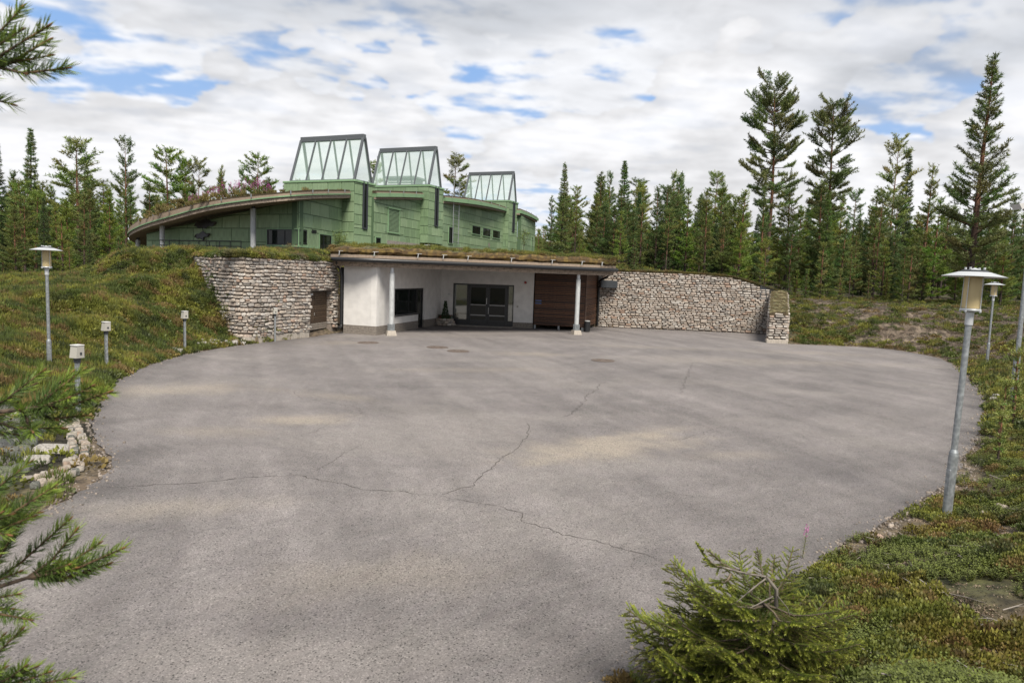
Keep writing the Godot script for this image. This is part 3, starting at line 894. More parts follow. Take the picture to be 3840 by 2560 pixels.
func make_building() -> void:
	var b := thing("copper_building", "green copper-clad building with three glass tent skylights and a curved turf roof", "building", at(-9.0, 50.0, 4.2))
	# towers
	tower(b, Vector2(-9.95, 46.15), 3.9, 8.60, 5.57, 4.0)
	tower(b, Vector2(-6.22, 54.45), 5.1, 9.46, 6.45, 5.1)
	tower(b, Vector2(-0.31, 72.1), 5.0, 10.36, 7.3, 5.1)
	# walls between, left to right
	var wa := face(Vector2(-23.66, 45.0), Vector2(-12.28, 39.7))
	var la := 12.55
	wall_body(b, wa, la, 1.5, 4.75, 6.75)
	var hole_a := [10.25, 4.14, la, 5.06]
	panels(b, wa, la, 2.55, 4.7, 6.7, 0.8, 1.45, 0.95, [hole_a])
	window(b, "strip_window", wa, [10.25, 4.16, la + 0.02, 5.05], [11.55])
	var wb := face(Vector2(-12.28, 39.7), Vector2(-11.2, 45.9))
	var lb := 6.29
	wall_body(b, wb, lb, 3.0, 6.75, 7.5)
	panels(b, wb, lb, 4.12, 6.7, 7.45, 0.78, 1.3, 1.09, [[0.0, 4.26, 0.95, 5.06], [2.62, 4.02, 4.24, 4.97]])
	window(b, "corner_window", wb, [-0.01, 4.28, 0.95, 5.05], [], 0.06, false)
	window(b, "square_window", wb, [2.62, 4.0, 4.24, 4.96], [3.2])
	var num := TextMesh.new()
	var sf := SystemFont.new()
	sf.font_names = PackedStringArray(["Droid Sans"]); sf.font_weight = 700
	num.text = "4000"; num.font = sf; num.font_size = 64; num.pixel_size = 0.0046; num.depth = 0.03
	part(b, "number", num, mats["frame_black"], wb * Transform3D(Basis(), Vector3(1.86, 5.05, 0.045)))
	var pb := MB.new()
	pb.box(Vector3(-0.02, 3.0, 0.0), Vector3(2.4, 4.06, 0.05))
	part(b, "plinth", pb.mesh(), mats["plinth"], wb)
	var pa := MB.new()
	pa.box(Vector3(10.9, 3.0, 0.0), Vector3(la + 0.05, 4.06, 0.06))
	part(b, "plinth", pa.mesh(), mats["plinth"], wa)
	var led := MB.new()
	led.box(Vector3(10.9, 4.065, 0.0), Vector3(la + 0.1, 4.15, 0.12))
	part(b, "sill", led.mesh(), mats["copper_trim"], wa)
	led = MB.new()
	led.box(Vector3(0.0, 4.065, 0.0), Vector3(2.5, 4.14, 0.11))
	part(b, "sill", led.mesh(), mats["copper_trim"], wb)
	# segment one: louvre and little door
	var p1 := Vector2(-9.0, 48.3)
	var p2 := Vector2(-7.25, 53.97)
	var w1 := face(p1 - (p2 - p1).normalized() * 1.6, p2)
	var l1 := p1.distance_to(p2) + 1.6
	wall_body(b, w1, l1, 3.9, 7.75, 8.5)
	var hl := [1.95, 5.52, 3.72, 7.2]
	var hd := [0.28, 3.9, 0.95, 5.1]
	panels(b, w1, l1, 4.72, 7.7, 8.45, 0.66, 0.95, 0.7, [hl, hd])
	var lf := MB.new()
	lf.box(Vector3(hl[0], hl[1], 0.0), Vector3(hl[0] + 0.08, hl[3], 0.08)); lf.box(Vector3(hl[2] - 0.08, hl[1], 0.0), Vector3(hl[2], hl[3], 0.08))
	lf.box(Vector3(hl[0] + 0.08, hl[1], 0.0), Vector3(hl[2] - 0.08, hl[1] + 0.08, 0.08)); lf.box(Vector3(hl[0] - 0.03, hl[3], 0.0), Vector3(hl[2] + 0.03, hl[3] + 0.1, 0.11))
	var lou := part(b, "louvre_vent", lf.mesh(), mats["copper_trim"], w1)
	var sm := MB.new()
	var lw: float = hl[2] - hl[0] - 0.16
	sm.hexa([Vector3(0, 0.06, 0), Vector3(lw, 0.06, 0), Vector3(lw, 0.072, 0), Vector3(0, 0.072, 0), Vector3(0, 0, 0.06), Vector3(lw, 0, 0.06), Vector3(lw, 0.012, 0.06), Vector3(0, 0.012, 0.06)])
	var smm := sm.mesh()
	for k in 18: bit(lou, "slat", smm, mats["copper_4"], Transform3D(Basis(), Vector3(hl[0] + 0.08, hl[1] + 0.09 + k * 0.087, 0.004)))
	window(b, "door", w1, [hd[0], 3.9, hd[2], hd[3]], [], 0.07)
	var pl := MB.new()
	pl.box(Vector3(1.9, 3.6, 0.0), Vector3(l1, 5.02, 0.03))
	part(b, "plinth", pl.mesh(), mats["concrete"], w1)
	# segment two: long wall with three windows
	var q1 := Vector2(-5.5, 57.0)
	var q2 := Vector2(-1.15, 71.7)
	var w2 := face(q1 - (q2 - q1).normalized() * 1.5, q2)
	var l2 := q1.distance_to(q2) + 1.5
	wall_body(b, w2, l2, 4.2, 8.6, 9.3)
	var holes := [[7.1, 6.46, 9.25, 7.18], [10.0, 6.46, 12.15, 7.18], [12.9, 6.46, 15.15, 7.18], [1.6, 5.33, 2.45, 6.63]]
	panels(b, w2, l2, 4.95, 8.55, 9.25, 0.66, 1.5, 0.5, holes)
	for k in 3: window(b, "square_window", w2, holes[k], [])
	window(b, "narrow_window", w2, holes[3], [], 0.08)
	var pl2 := MB.new()
	pl2.box(Vector3(0.0, 4.0, 0.0), Vector3(l2, 4.93, 0.03))
	part(b, "plinth", pl2.mesh(), mats["concrete"], w2)
	# right-hand end
	var r1 := Vector2(0.55, 73.0)
	var r2 := Vector2(2.2, 80.5)
	var w3 := face(r1, r2)
	wall_body(b, w3, 7.68, 4.2, 9.1, 9.0)
	panels(b, w3, 7.68, 4.9, 9.05, 8.95, 0.66, 1.5, 0.6, [])
	window(b, "narrow_window", w3, [5.6, 5.3, 6.2, 7.2], [], 0.1)
	# roofs
	var can := refine([[-10.55, 45.0, 7.45, 7.95, -12.5, 49.5], [-11.3, 41.0, 6.95, 7.45, -14.5, 48.0], [-12.2, 38.0, 6.5, 6.98, -16.5, 47.5], [-14.4, 38.3, 6.26, 6.76, -18.5, 47.5], [-17.5, 39.8, 5.93, 6.5, -20.5, 48.0], [-21.0, 41.9, 5.33, 5.98, -22.5, 49.0], [-23.6, 44.0, 4.92, 5.6, -24.0, 50.0], [-25.8, 46.6, 4.52, 5.1, -24.8, 51.0], [-26.4, 48.6, 4.2, 4.75, -25.0, 52.0], [-26.2, 51.0, 4.0, 4.55, -24.8, 53.0], [-25.4, 53.4, 3.95, 4.5, -24.5, 53.6]], 6)
	can.reverse()
	roof(b, "canopy", can, true)
	var e1 := refine([[-9.15, 46.6, 7.58, 8.15, -13.0, 49.5], [-8.0, 49.7, 7.95, 8.52, -11.5, 52.0], [-6.95, 53.35, 8.33, 8.9, -10.5, 54.8]], 4)
	roof(b, "eave", e1, false)
	var e2 := refine([[-5.55, 55.4, 8.36, 8.96, -9.5, 58.5], [-3.55, 60.5, 8.68, 9.32, -9.0, 63.0], [-2.0, 66.0, 8.95, 9.55, -8.0, 68.0], [-0.9, 71.2, 9.15, 9.72, -6.5, 72.5]], 4)
	roof(b, "eave", e2, false)
	var e3 := refine([[0.55, 72.6, 9.12, 9.75, -3.5, 74.0], [1.6, 76.0, 9.08, 9.68, -3.0, 77.0], [2.6, 80.0, 8.98, 9.55, -2.5, 80.5]], 4)
	roof(b, "eave", e3, false)
	# round posts of the canopy
	for c in [[-14.95, 40.0, 3.5, 6.5, 0.15], [-21.9, 43.5, 2.2, 5.55, 0.15], [-25.5, 47.4, 1.2, 4.75, 0.15]]:
		var mb := MB.new()
		mb.tube([Vector3(0, 0, 0), Vector3(0, c[3] - c[2] - 0.35, 0)], [c[4], c[4]], 16, false)
		var col := part(b, "column", mb.mesh(), mats["pole_paint"], Transform3D(Basis(), at(c[0], c[1], c[2])))
		var cp := MB.new()
		cp.tube([Vector3(0, c[3] - c[2] - 0.35, 0), Vector3(0, c[3] - c[2], 0)], [0.10, 0.10], 12, false)
		bit(col, "capital", cp.mesh(), mats["anthracite"])
	# ladder on the second segment
	var x := w2 * Transform3D(Basis(), Vector3(1.7, 0, 0.35))
	for s in [0.0, 1.25]:
		var mb := MB.new()
		mb.tube([Vector3(s, 5.3, 0), Vector3(s, 10.35, 0)], [0.035, 0.035], 8)
		part(b, "ladder_rail", mb.mesh(), mats["steel"], x)
	var rung := MB.new()
	rung.tube([Vector3(0, 0, 0), Vector3(1.25, 0, 0)], [0.016, 0.016], 6)
	for k in 14: part(b, "ladder_rung", rung.mesh(), mats["steel"], x * Transform3D(Basis(), Vector3(0, 5.45 + k * 0.36, 0)))
	rung = MB.new()
	rung.tube([Vector3(-0.02, 10.35, 0), Vector3(1.27, 10.35, 0)], [0.03, 0.03], 6)
	part(b, "ladder_rung", rung.mesh(), mats["steel"], x)
	# black sheet-metal ornament of two drooping leaves on the shaded wall
	var orn := thing("wall_ornament", "black metal ornament of two drooping leaf shapes on the shaded green wall", "ornament", wa * Vector3(5.2, 4.4, 0.12))
	for k in 2:
		var mb := MB.new()
		var cy := 5.2 - k * 0.68
		var wd := 1.05 - 0.3 * k
		var prev := []
		for i in 17:
			var t := i / 16.0
			var up := 0.30 * sin(PI * pow(t, 0.8)) * wd + 0.05 * sin(t * 14.0)
			var dn := -0.17 * sin(PI * t) * wd + 0.05 * sin(t * 19.0 + 1.0)
			var xx := 4.45 + t * 1.75 * wd
			var q := [Vector3(xx, cy + dn + t * 0.16, 0.10 + 0.10 * sin(t * PI)), Vector3(xx, cy + up + t * 0.22, 0.16)]
			if i > 0:
				mb.quad(prev[0], q[0], q[1], prev[1])
				mb.quad(q[0] - Vector3(0, 0, 0.03), prev[0] - Vector3(0, 0, 0.03), prev[1] - Vector3(0, 0, 0.03), q[1] - Vector3(0, 0, 0.03))
			prev = q
		part(orn, "leaf", mb.mesh(), mats["black_metal"], wa)
		var st := MB.new()
		st.tube([Vector3(5.1 + 0.4 * k, cy - 0.05, 0.12), Vector3(5.25 + 0.2 * k, cy - 0.4, 0.14), Vector3(5.2 + 0.2 * k, cy - 0.72, 0.14)], [0.02, 0.02, 0.02], 5)
		st.tube([Vector3(5.2 + 0.2 * k, cy - 0.66, 0.14), Vector3(5.2 + 0.2 * k, cy - 0.78, 0.14), Vector3(5.2 + 0.2 * k, cy - 0.9, 0.14)], [0.03, 0.08, 0.03], 7)
		part(orn, "stem", st.mesh(), mats["black_metal"], wa)
	# railing in front of the shaded wall
	var rl := thing("railing", "low dark metal railing under the curved canopy", "railing", at(-18.5, 41.0, 3.4))
	var ra := Vector2(-22.0, 43.4)
	var rb := Vector2(-15.8, 40.4)
	for k in 9:
		var p := ra.lerp(rb, k / 8.0)
		var mb := MB.new()
		mb.tube([at(p.x, p.y, 3.2), at(p.x, p.y, 4.32)], [0.025, 0.025], 6)
		part(rl, "post", mb.mesh(), mats["black_metal"])
	for hh in [4.3, 4.0]:
		var mb := MB.new()
		mb.tube([at(ra.x, ra.y, hh), at(rb.x, rb.y, hh)], [0.03, 0.03], 6)
		part(rl, "rail", mb.mesh(), mats["black_metal"])
	# slatted ventilation house seen through the middle skylight
	var vh := thing("ventilation_house", "grey slatted ventilation house on the roof behind the middle skylight", "vent", at(-9.6, 59.5, 8.6))
	var vf := face(Vector2(-11.0, 59.5), Vector2(-8.6, 58.6))
	var vb := MB.new()
	vb.box(Vector3(0.1, 8.6, -1.8), Vector3(2.46, 10.6, -0.06))
	part(vh, "core", vb.mesh(), mats["anthracite"], vf)
	vb = MB.new()
	vb.cbox(Vector3(-0.15, 10.6, -2.0), Vector3(2.7, 10.78, 0.15), 0.03)
	part(vh, "roof", vb.mesh(), mats["mullion"], vf)
	vb = MB.new()
	vb.cbox(Vector3(0, 0, 0), Vector3(2.56, 0.12, 0.05), 0.01)
	for k in 8: part(vh, "slat", vb.mesh(), mats["pole_paint"], vf * Transform3D(Basis(), Vector3(0, 8.75 + k * 0.22, -0.055)))
	var an := thing("roof_mast", "thin grey mast with a small crossbar between the left and middle skylights", "mast", at(-12.4, 62.5, 9.0))
	var am := MB.new()
	am.tube([Vector3(0, 0, 0), Vector3(0, 3.9, 0)], [0.05, 0.04], 8)
	bit(an, "pole", am.mesh(), mats["steel"])
	am = MB.new()
	am.tube([Vector3(-0.5, 3.2, 0), Vector3(0.15, 3.3, 0)], [0.05, 0.05], 8)
	bit(an, "crossbar", am.mesh(), mats["white_paint"])
	# small copper-clad hut among the trees
	var hut := thing("copper_hut", "small green copper-clad hut standing among the pines behind the right wall", "hut", at(9.4, 58.0, 2.6))
	var hf := face(Vector2(8.85, 58.2), Vector2(10.3, 57.9))
	var hb := MB.new()
	hb.box(Vector3(0.02, 2.6, -1.2), Vector3(1.46, 4.62, -0.02))
	part(hut, "body", hb.mesh(), mats["copper_seam"], hf)
	hb = MB.new()
	hb.cbox(Vector3(0, 2.6, -0.015), Vector3(0.22, 4.62, 0.02), 0.012)
	for k in 6: part(hut, "cladding_board", hb.mesh(), mats["copper_%d" % (k % 6)], hf * Transform3D(Basis(), Vector3(0.02 + k * 0.242, 0, 0)))
	hb = MB.new()
	hb.cbox(Vector3(-0.12, 4.625, -1.35), Vector3(1.6, 4.75, 0.14), 0.02)
	part(hut, "roof", hb.mesh(), mats["copper_trim"], hf)

func roof(b: Node3D, called: String, rows: Array, canopy: bool) -> void:
	var o := []
	var i := []
	var lo := []
	var hi := []
	for r in rows:
		o.append(Vector2(r[0], r[1])); i.append(Vector2(r[4], r[5])); lo.append(r[2]); hi.append(r[3])
	# layers: under height, upper height (measured from below or, if negative, from above), set back, material
	var layers := [["soffit", 0.0, 0.20, 0.10, "soffit"], ["copper_strip", 0.203, 0.27, 0.02, "copper_trim"], ["fascia_board", 0.273, -0.10, 0.06, "fascia_board"], ["turf_edge", -0.097, 0.0, 0.12, "turf"]]
	if not canopy:
		layers = [["soffit", 0.0, 0.15, 0.22, "soffit"], ["copper_strip", 0.153, -0.16, 0.05, "copper_trim"], ["fascia_board", -0.157, -0.10, 0.12, "fascia_board"], ["turf_edge", -0.097, 0.0, 0.2, "turf"]]
	var first: MeshInstance3D = null
	for l in layers:
		var a := []
		var c := []
		for k in lo.size():
			a.append(lo[k] + l[1] if l[1] >= 0.0 else hi[k] + l[1])
			c.append(hi[k] if l[2] == 0.0 else (lo[k] + l[2] if l[2] > 0.0 else hi[k] + l[2]))
		var m := slab(inset(o, l[3]), i, a, c)
		if first == null: first = part(b, called, m, mats[l[4]])
		else: bit(first, l[0], m, mats[l[4]], world_of(first).affine_inverse())
	# little steel straps over the rim
	var st := MB.new()
	st.box(Vector3(-0.03, -0.16, 0.0), Vector3(0.03, 0.03, 0.03))
	var sm := st.mesh()
	var run := 0.0
	for k in o.size() - 1:
		run += (o[k] as Vector2).distance_to(o[k + 1])
		if run > 1.9:
			run = 0.0
			var f := face(o[k], o[k + 1], hi[k])
			bit(first, "strap", sm, mats["steel"], world_of(first).affine_inverse() * f * Transform3D(Basis(), Vector3(0, 0, 0.02)))

# ---------------------------------------------------------------- stonework
var stone_meshes := []

func make_stones() -> void:
	for k in 12:
		var mb := MB.new()
		var r := RandomNumberGenerator.new()
		r.seed = 300 + k
		var ring := []
		for j in 10:
			var a := TAU * j / 10.0 + 0.31
			var ex := 0.34
			var p := Vector2(signf(cos(a)) * pow(absf(cos(a)), ex), signf(sin(a)) * pow(absf(sin(a)), ex)) * 0.5
			ring.append(p * r.randf_range(0.84, 1.0))
		var levels := [[1.0, 0.0], [1.0, 0.62], [0.93, 0.88], [0.70, 1.0]]
		var rows := []
		for l in levels:
			var row := []
			for j in 10:
				row.append(Vector3(ring[j].x * l[0], ring[j].y * l[0], l[1] + (r.randf_range(-0.07, 0.07) if l[1] > 0 else 0.0)))
			rows.append(row)
		var nn := func(l: int, j: int) -> Vector3:
			var q: Vector3 = rows[l][j]
			return Vector3(q.x * 2.0, q.y * 2.0, [0.1, 0.45, 1.5, 5.0][l]).normalized()
		for l in 3:
			for j in 10:
				var j2 := (j + 1) % 10
				mb.trin(rows[l][j], rows[l][j2], rows[l + 1][j2], nn.call(l, j), nn.call(l, j2), nn.call(l + 1, j2))
				mb.trin(rows[l][j], rows[l + 1][j2], rows[l + 1][j], nn.call(l, j), nn.call(l + 1, j2), nn.call(l + 1, j))
		for j in range(1, 9):
			mb.trin(rows[3][0], rows[3][j], rows[3][j + 1], nn.call(3, 0), nn.call(3, j), nn.call(3, j + 1))
		stone_meshes.append(mb.mesh())

# lays courses of stones along a plan line; skip(s, h) says where there are none
func lay_stones(b: Node3D, line: Array, base: float, top: Callable, skip: Callable, rows_h: Vector2, wide: Vector2, deep: float, most: int, called := "stone") -> void:
	var len := 0.0
	var cum := [0.0]
	for i in line.size() - 1:
		len += (line[i] as Vector2).distance_to(line[i + 1])
		cum.append(len)
	var place := func(s: float) -> Array:
		for i in line.size() - 1:
			if s <= cum[i + 1] or i == line.size() - 2:
				var p: Vector2 = (line[i] as Vector2).lerp(line[i + 1], (s - cum[i]) / maxf(cum[i + 1] - cum[i], 0.001))
				var sm: float = 0.25
				return [p, i]
		return []
	var all := []
	var h := base
	var bulge := 0.0
	while h < 3.6:
		var rh := rf(rows_h.x, rows_h.y)
		var s := -rf(0.0, wide.x)
		while s < len:
			var w := rf(wide.x, wide.y) * (1.0 if rng.randf() > 0.12 else 1.45)
			if rng.randf() < 0.2: w *= 0.7
			var mid := clampf(s + w / 2, 0.02, len - 0.02)
			var a: float = maxf(s, 0.0)
			var e: float = minf(s + w, len)
			if e - a > 0.08:
				var wob := n2.get_noise_2d(mid * 0.7, h * 2.0) * 0.06
				var hh := rh * rf(0.86, 1.02)
				var parts := [[h + wob + rf(-0.012, 0.012), hh]]
				if rh > 0.125 and rng.randf() < 0.25: parts = [[h + wob, hh * 0.48], [h + wob + hh * 0.52, hh * 0.48]]
				for q in parts:
					var y: float = q[0] + q[1] / 2
					if y + q[1] * 0.4 < top.call(mid) and not skip.call(a, e, y - q[1] / 2, y + q[1] / 2):
						all.append([a, e, y, q[1]])
			s += w
		h += rh + 0.004
	# which show largest from the yard
	var sized := []
	for q in all:
		var pl: Array = place.call((q[0] + q[1]) / 2)
		var p: Vector2 = pl[0]
		sized.append([(q[1] - q[0]) * q[3] / (p.x * p.x + p.y * p.y), q])
	sized.sort_custom(func(x, y): return x[0] > y[0])
	var rest := MB.new()
	for k in sized.size():
		var q: Array = sized[k][1]
		var pa: Array = place.call(q[0])
		var pb: Array = place.call(q[1])
		var f := face(pa[0], pb[0], 0.0)
		var w: float = (pa[0] as Vector2).distance_to(pb[0]) - rf(0.016, 0.04)
		var tilt := rf(-0.035, 0.035)
		var x := f * Transform3D(Basis(Vector3(0, 0, 1), tilt) * Basis.from_scale(Vector3(w, q[3] - 0.014, deep * rf(0.75, 1.3))), Vector3((pa[0] as Vector2).distance_to(pb[0]) / 2, q[2], -0.06))
		if rng.randf() < 0.5: x = x * Transform3D(Basis(Vector3(0, 0, 1), PI), Vector3.ZERO)
		var me: ArrayMesh = stone_meshes[rng.randi() % 12]
		var tone: int = [0, 0, 1, 2, 2, 3, 4, 5, 6, 6, 7, 8, 9, 0, 2][rng.randi() % 15]
		if k < most:
			part(b, called, me, mats["stone_%d" % tone], x)
		else:
			var arr := me.surface_get_arrays(0)
			var vv: PackedVector3Array = arr[Mesh.ARRAY_VERTEX]
			var nv: PackedVector3Array = arr[Mesh.ARRAY_NORMAL]
			var c: Color = (mats["stone_%d" % tone] as StandardMaterial3D).albedo_color.srgb_to_linear()
			var nb := x.basis.inverse().transposed()
			for i in vv.size():
				rest.v.append(x * vv[i]); rest.n.append((nb * nv[i]).normalized()); rest.c.append(c)
	if rest.v.size():
		var o := part(b, "small_stones", rest.mesh(), mats["stone_mix"])
		o.set_meta("kind", "stuff")

func wall_core(b: Node3D, line: Array, bottom: Callable, top: Callable, front := -0.055, back := -0.55) -> void:
	var mb := MB.new()
	var s := 0.0
	for i in line.size() - 1:
		var p: Vector2 = line[i]
		var q: Vector2 = line[i + 1]
		var l := p.distance_to(q)
		var np := Vector2((q - p).y, -(q - p).x).normalized()
		var n0 := np
		var n1_ := np
		if i > 0: n0 = (np + Vector2((p - line[i - 1]).y, -(p - line[i - 1]).x).normalized()).normalized()
		if i < line.size() - 2: n1_ = (np + Vector2((line[i + 2] - q).y, -(line[i + 2] - q).x).normalized()).normalized()
		var y0: float = bottom.call(s + l * 0.5)
		var a := p + n0 * back
		var c := q + n1_ * back
		var e := p + n0 * front
		var g := q + n1_ * front
		mb.hexa([at(a.x, a.y, y0), at(c.x, c.y, y0), at(c.x, c.y, top.call(s + l)), at(a.x, a.y, top.call(s)), at(e.x, e.y, y0), at(g.x, g.y, y0), at(g.x, g.y, top.call(s + l)), at(e.x, e.y, top.call(s))])
		s += l
	part(b, "mortar_core", mb.mesh(), mats["mortar"])

func line_between(pts: Array, step: float) -> Array:
	var o := []
	for i in pts.size() - 1:
		var a := Vector2(pts[i][0], pts[i][1])
		var b := Vector2(pts[i + 1][0], pts[i + 1][1])
		var k := maxi(1, int(round(a.distance_to(b) / step)))
		for s in k: o.append(a.lerp(b, float(s) / k))
	o.append(Vector2(pts[pts.size() - 1][0], pts[pts.size() - 1][1]))
	return o

func length_of(line: Array) -> float:
	var s := 0.0
	for i in line.size() - 1: s += (line[i] as Vector2).distance_to(line[i + 1])
	return s

func make_stone_walls() -> void:
	make_stones()
	# left wall, bent round the foot of the bank, with the slatted gate near the entrance
	var b := thing("stone_wall", "curved wall of pale flat stones with a slatted wooden gate, beside the mossy bank", "wall", at(-9.4, 28.0))
	var soft := refine(WALL_LEFT, 3)
	var line := []
	for q in soft: line.append(Vector2(q[0], q[1]))
	var total := length_of(line)
	# gate between these distances along the wall
	var g0 := -1.0
	var g1 := -1.0
	var s := 0.0
	for i in line.size() - 1:
		if g0 < 0 and line[i].y >= 29.3 and i > 10: g0 = s
		if g1 < 0 and line[i].y >= 31.55: g1 = s
		s += (line[i] as Vector2).distance_to(line[i + 1])
	var top := func(_s): return 3.27
	var bottom := func(s_): return 1.93 if s_ > g0 and s_ < g1 else -0.2
	wall_core(b, line, bottom, top)
	var skip := func(a, e, y0, y1): return e < 0.62 and y0 > 1.9 or e > g0 + 0.02 and a < g1 - 0.02 and y0 < 1.93
	lay_stones(b, line, 0.24, func(_s): return 3.29, skip, Vector2(0.095, 0.165), Vector2(0.15, 0.36), 0.115, 300)
	# concrete footing and the bare concrete end
	var mb := MB.new()
	for i in range(10, line.size() - 1):
		if line[i + 1].y > 29.35: break
		var f := face(line[i], line[i + 1], 0.0)
		mb.xf = f
		mb.box(Vector3(0, -0.1, -0.2), Vector3((line[i] as Vector2).distance_to(line[i + 1]), 0.25 - 0.004 * (i % 2), 0.015))
	part(b, "footing", mb.mesh(), mats["stained_concrete"])
	for q in [[0, 0.0, 0.58, 2.25], [1, 0.05, 0.75, 1.62]]:
		mb = MB.new()
		mb.xf = face(line[0], line[3], 0.0) * Transform3D(Basis(), Vector3(0.6 * q[0], 0, 0))
		mb.cbox(Vector3(q[1], 0.6, -0.5), Vector3(q[2], 3.18 if q[0] == 0 else 2.3, 0.03 - 0.012 * q[0]), 0.015)
		part(b, "concrete_end", mb.mesh(), mats["stained_concrete"])
	mb = MB.new()
	mb.xf = face(line[0], line[3], 0.0)
	mb.cbox(Vector3(-0.06, 3.184, -0.56), Vector3(0.64, 3.27, 0.07), 0.015)
	part(b, "cap_flashing", mb.mesh(), mats["anthracite"])
	# gate: recessed, of horizontal boards, on posts
	var ga := Vector2(-8.55, 29.42)
	var gb := Vector2(-8.2, 31.55)
	var gf := face(ga, gb, 0.0)
	var gl := ga.distance_to(gb)
	mb = MB.new()
	mb.box(Vector3(-0.1, -0.1, -1.35), Vector3(gl + 0.1, 1.93, -1.3)); mb.box(Vector3(-0.1, -0.1, -1.3), Vector3(-0.02, 1.93, -0.4)); mb.box(Vector3(gl + 0.02, -0.1, -1.3), Vector3(gl + 0.1, 1.93, -0.4))
	part(b, "niche", mb.mesh(), mats["plinth"], gf)
	mb = MB.new()
	mb.box(Vector3(0, 0.2, -0.34), Vector3(0.05, 1.9, -0.29)); mb.box(Vector3(gl * 0.41 - 0.025, 0.2, -0.34), Vector3(gl * 0.41 + 0.025, 1.9, -0.29)); mb.box(Vector3(gl - 0.05, 0.2, -0.34), Vector3(gl, 1.9, -0.29))
	var gate := part(b, "gate", mb.mesh(), mats["black_metal"], gf)
	for leaf in 2:
		var x0 := 0.02 if leaf == 0 else gl * 0.41 + 0.02
		var x1 := gl * 0.41 - 0.02 if leaf == 0 else gl - 0.03
		var bd := MB.new()
		bd.cbox(Vector3(0, 0, 0), Vector3(x1 - x0, 0.082, 0.03), 0.006)
		var bm := bd.mesh()
		for k in 17:
			bit(gate, "board", bm, mats["board_3"] if k < 3 else mats["board_%d" % (rng.randi() % 3)], Transform3D(Basis(), Vector3(x0, 0.23 + k * 0.097, -0.285)))
	mb = MB.new()
	mb.box(Vector3(0.38, 1.74, -0.252), Vector3(0.72, 1.82, -0.246))
	bit(gate, "name_plate", mb.mesh(), mats["pole_paint"])
	mb = MB.new()
	mb.box(Vector3(gl * 0.41 - 0.06, 0.86, -0.25), Vector3(gl * 0.41 - 0.03, 0.98, -0.235))
	bit(gate, "handle", mb.mesh(), mats["brushed"])
	# stones on the gate's far jamb
	var jl := line_between([[gb.x - 0.32, gb.y + 0.11], [gb.x + 0.02, gb.y + 0.02]], 0.2)
	lay_stones(b, jl, 0.4, func(_s): return 1.9, func(_a, _e, _y, _z): return false, Vector2(0.08, 0.12), Vector2(0.14, 0.3), 0.08, 0)

	# right wall with its buttress
	var r := thing("stone_wall", "long straight wall of pale flat stones right of the entrance, ending in a sloping buttress", "wall", at(10.0, 41.0))
	var rl := line_between([[5.0, 41.66], [14.85, 40.52]], 0.4)
	var rtop := func(s_): return lerpf(3.34, 3.28, smoothstep(4.5, 6.8, s_)) - 0.60 * pow(smoothstep(6.2, 11.2, s_) * 1.35, 1.5)
	wall_core(r, rl, func(_s): return -0.2, rtop)
	lay_stones(r, rl, 0.05, func(s_): return rtop.call(s_) + 0.02, func(_a, _e, _y, _z): return false, Vector2(0.09, 0.14), Vector2(0.17, 0.40), 0.105, 250)
	# dark flashing that shows under the turf at the falling end
	mb = MB.new()
	mb.xf = face(Vector2(14.3, 40.55), Vector2(15.75, 40.42), 0.0)
	mb.hexa([Vector3(0, 2.0, -0.5), Vector3(1.45, 1.7, -0.5), Vector3(1.45, 2.48, -0.5), Vector3(0, 2.84, -0.5), Vector3(0, 2.0, -0.02), Vector3(1.45, 1.7, -0.02), Vector3(1.45, 2.48, -0.02), Vector3(0, 2.84, -0.02)])
	part(r, "cap_flashing", mb.mesh(), mats["anthracite"])
	var fl := Vector2(12.68, 34.45)
	var fr := Vector2(13.58, 34.33)
	var bl := Vector2(14.9, 40.5)
	var br := Vector2(15.78, 40.3)
	mb = MB.new()
	var i0 := (fl + fr + bl + br) / 4.0
	var cs := []
	for p in [bl, br, fr, fl]: cs.append(p + (i0 - p).normalized() * 0.07)
	mb.hexa([at(cs[0].x, cs[0].y, -0.1), at(cs[1].x, cs[1].y, -0.1), at(cs[1].x, cs[1].y, 2.42), at(cs[0].x, cs[0].y, 2.42), at(cs[3].x, cs[3].y, -0.1), at(cs[2].x, cs[2].y, -0.1), at(cs[2].x, cs[2].y, 1.46), at(cs[3].x, cs[3].y, 1.46)])
	var bu := part(r, "buttress", mb.mesh(), mats["mortar"])
	lay_stones(r, [fl, fr], 0.22, func(_s): return 1.5, func(_a, _e, _y, _z): return false, Vector2(0.085, 0.15), Vector2(0.25, 0.5), 0.13, 45)
	lay_stones(r, line_between([[bl.x, bl.y], [fl.x, fl.y]], 0.5), 0.1, func(s_): return lerpf(2.45, 1.5, s_ / 6.4), func(_a, _e, _y, _z): return false, Vector2(0.085, 0.14), Vector2(0.2, 0.45), 0.12, 0)
	lay_stones(r, line_between([[fr.x, fr.y], [br.x, br.y]], 0.5), 0.1, func(s_): return lerpf(1.5, 2.45, s_ / 6.4), func(_a, _e, _y, _z): return false, Vector2(0.085, 0.14), Vector2(0.2, 0.45), 0.12, 0)
	mb = MB.new()
	mb.xf = face(fl, fr, 0.0)
	mb.cbox(Vector3(-0.06, -0.1, -0.3), Vector3(0.97, 0.2, 0.05), 0.02)
	part(r, "footing", mb.mesh(), mats["stained_concrete"])
	mb = MB.new()
	for k in 26:
		for j in 5:
			pass
	# lichen-grown turf on the sloping top
	var tb := MB.new()
	var nu := 6
	var nv := 36
	var grid := []
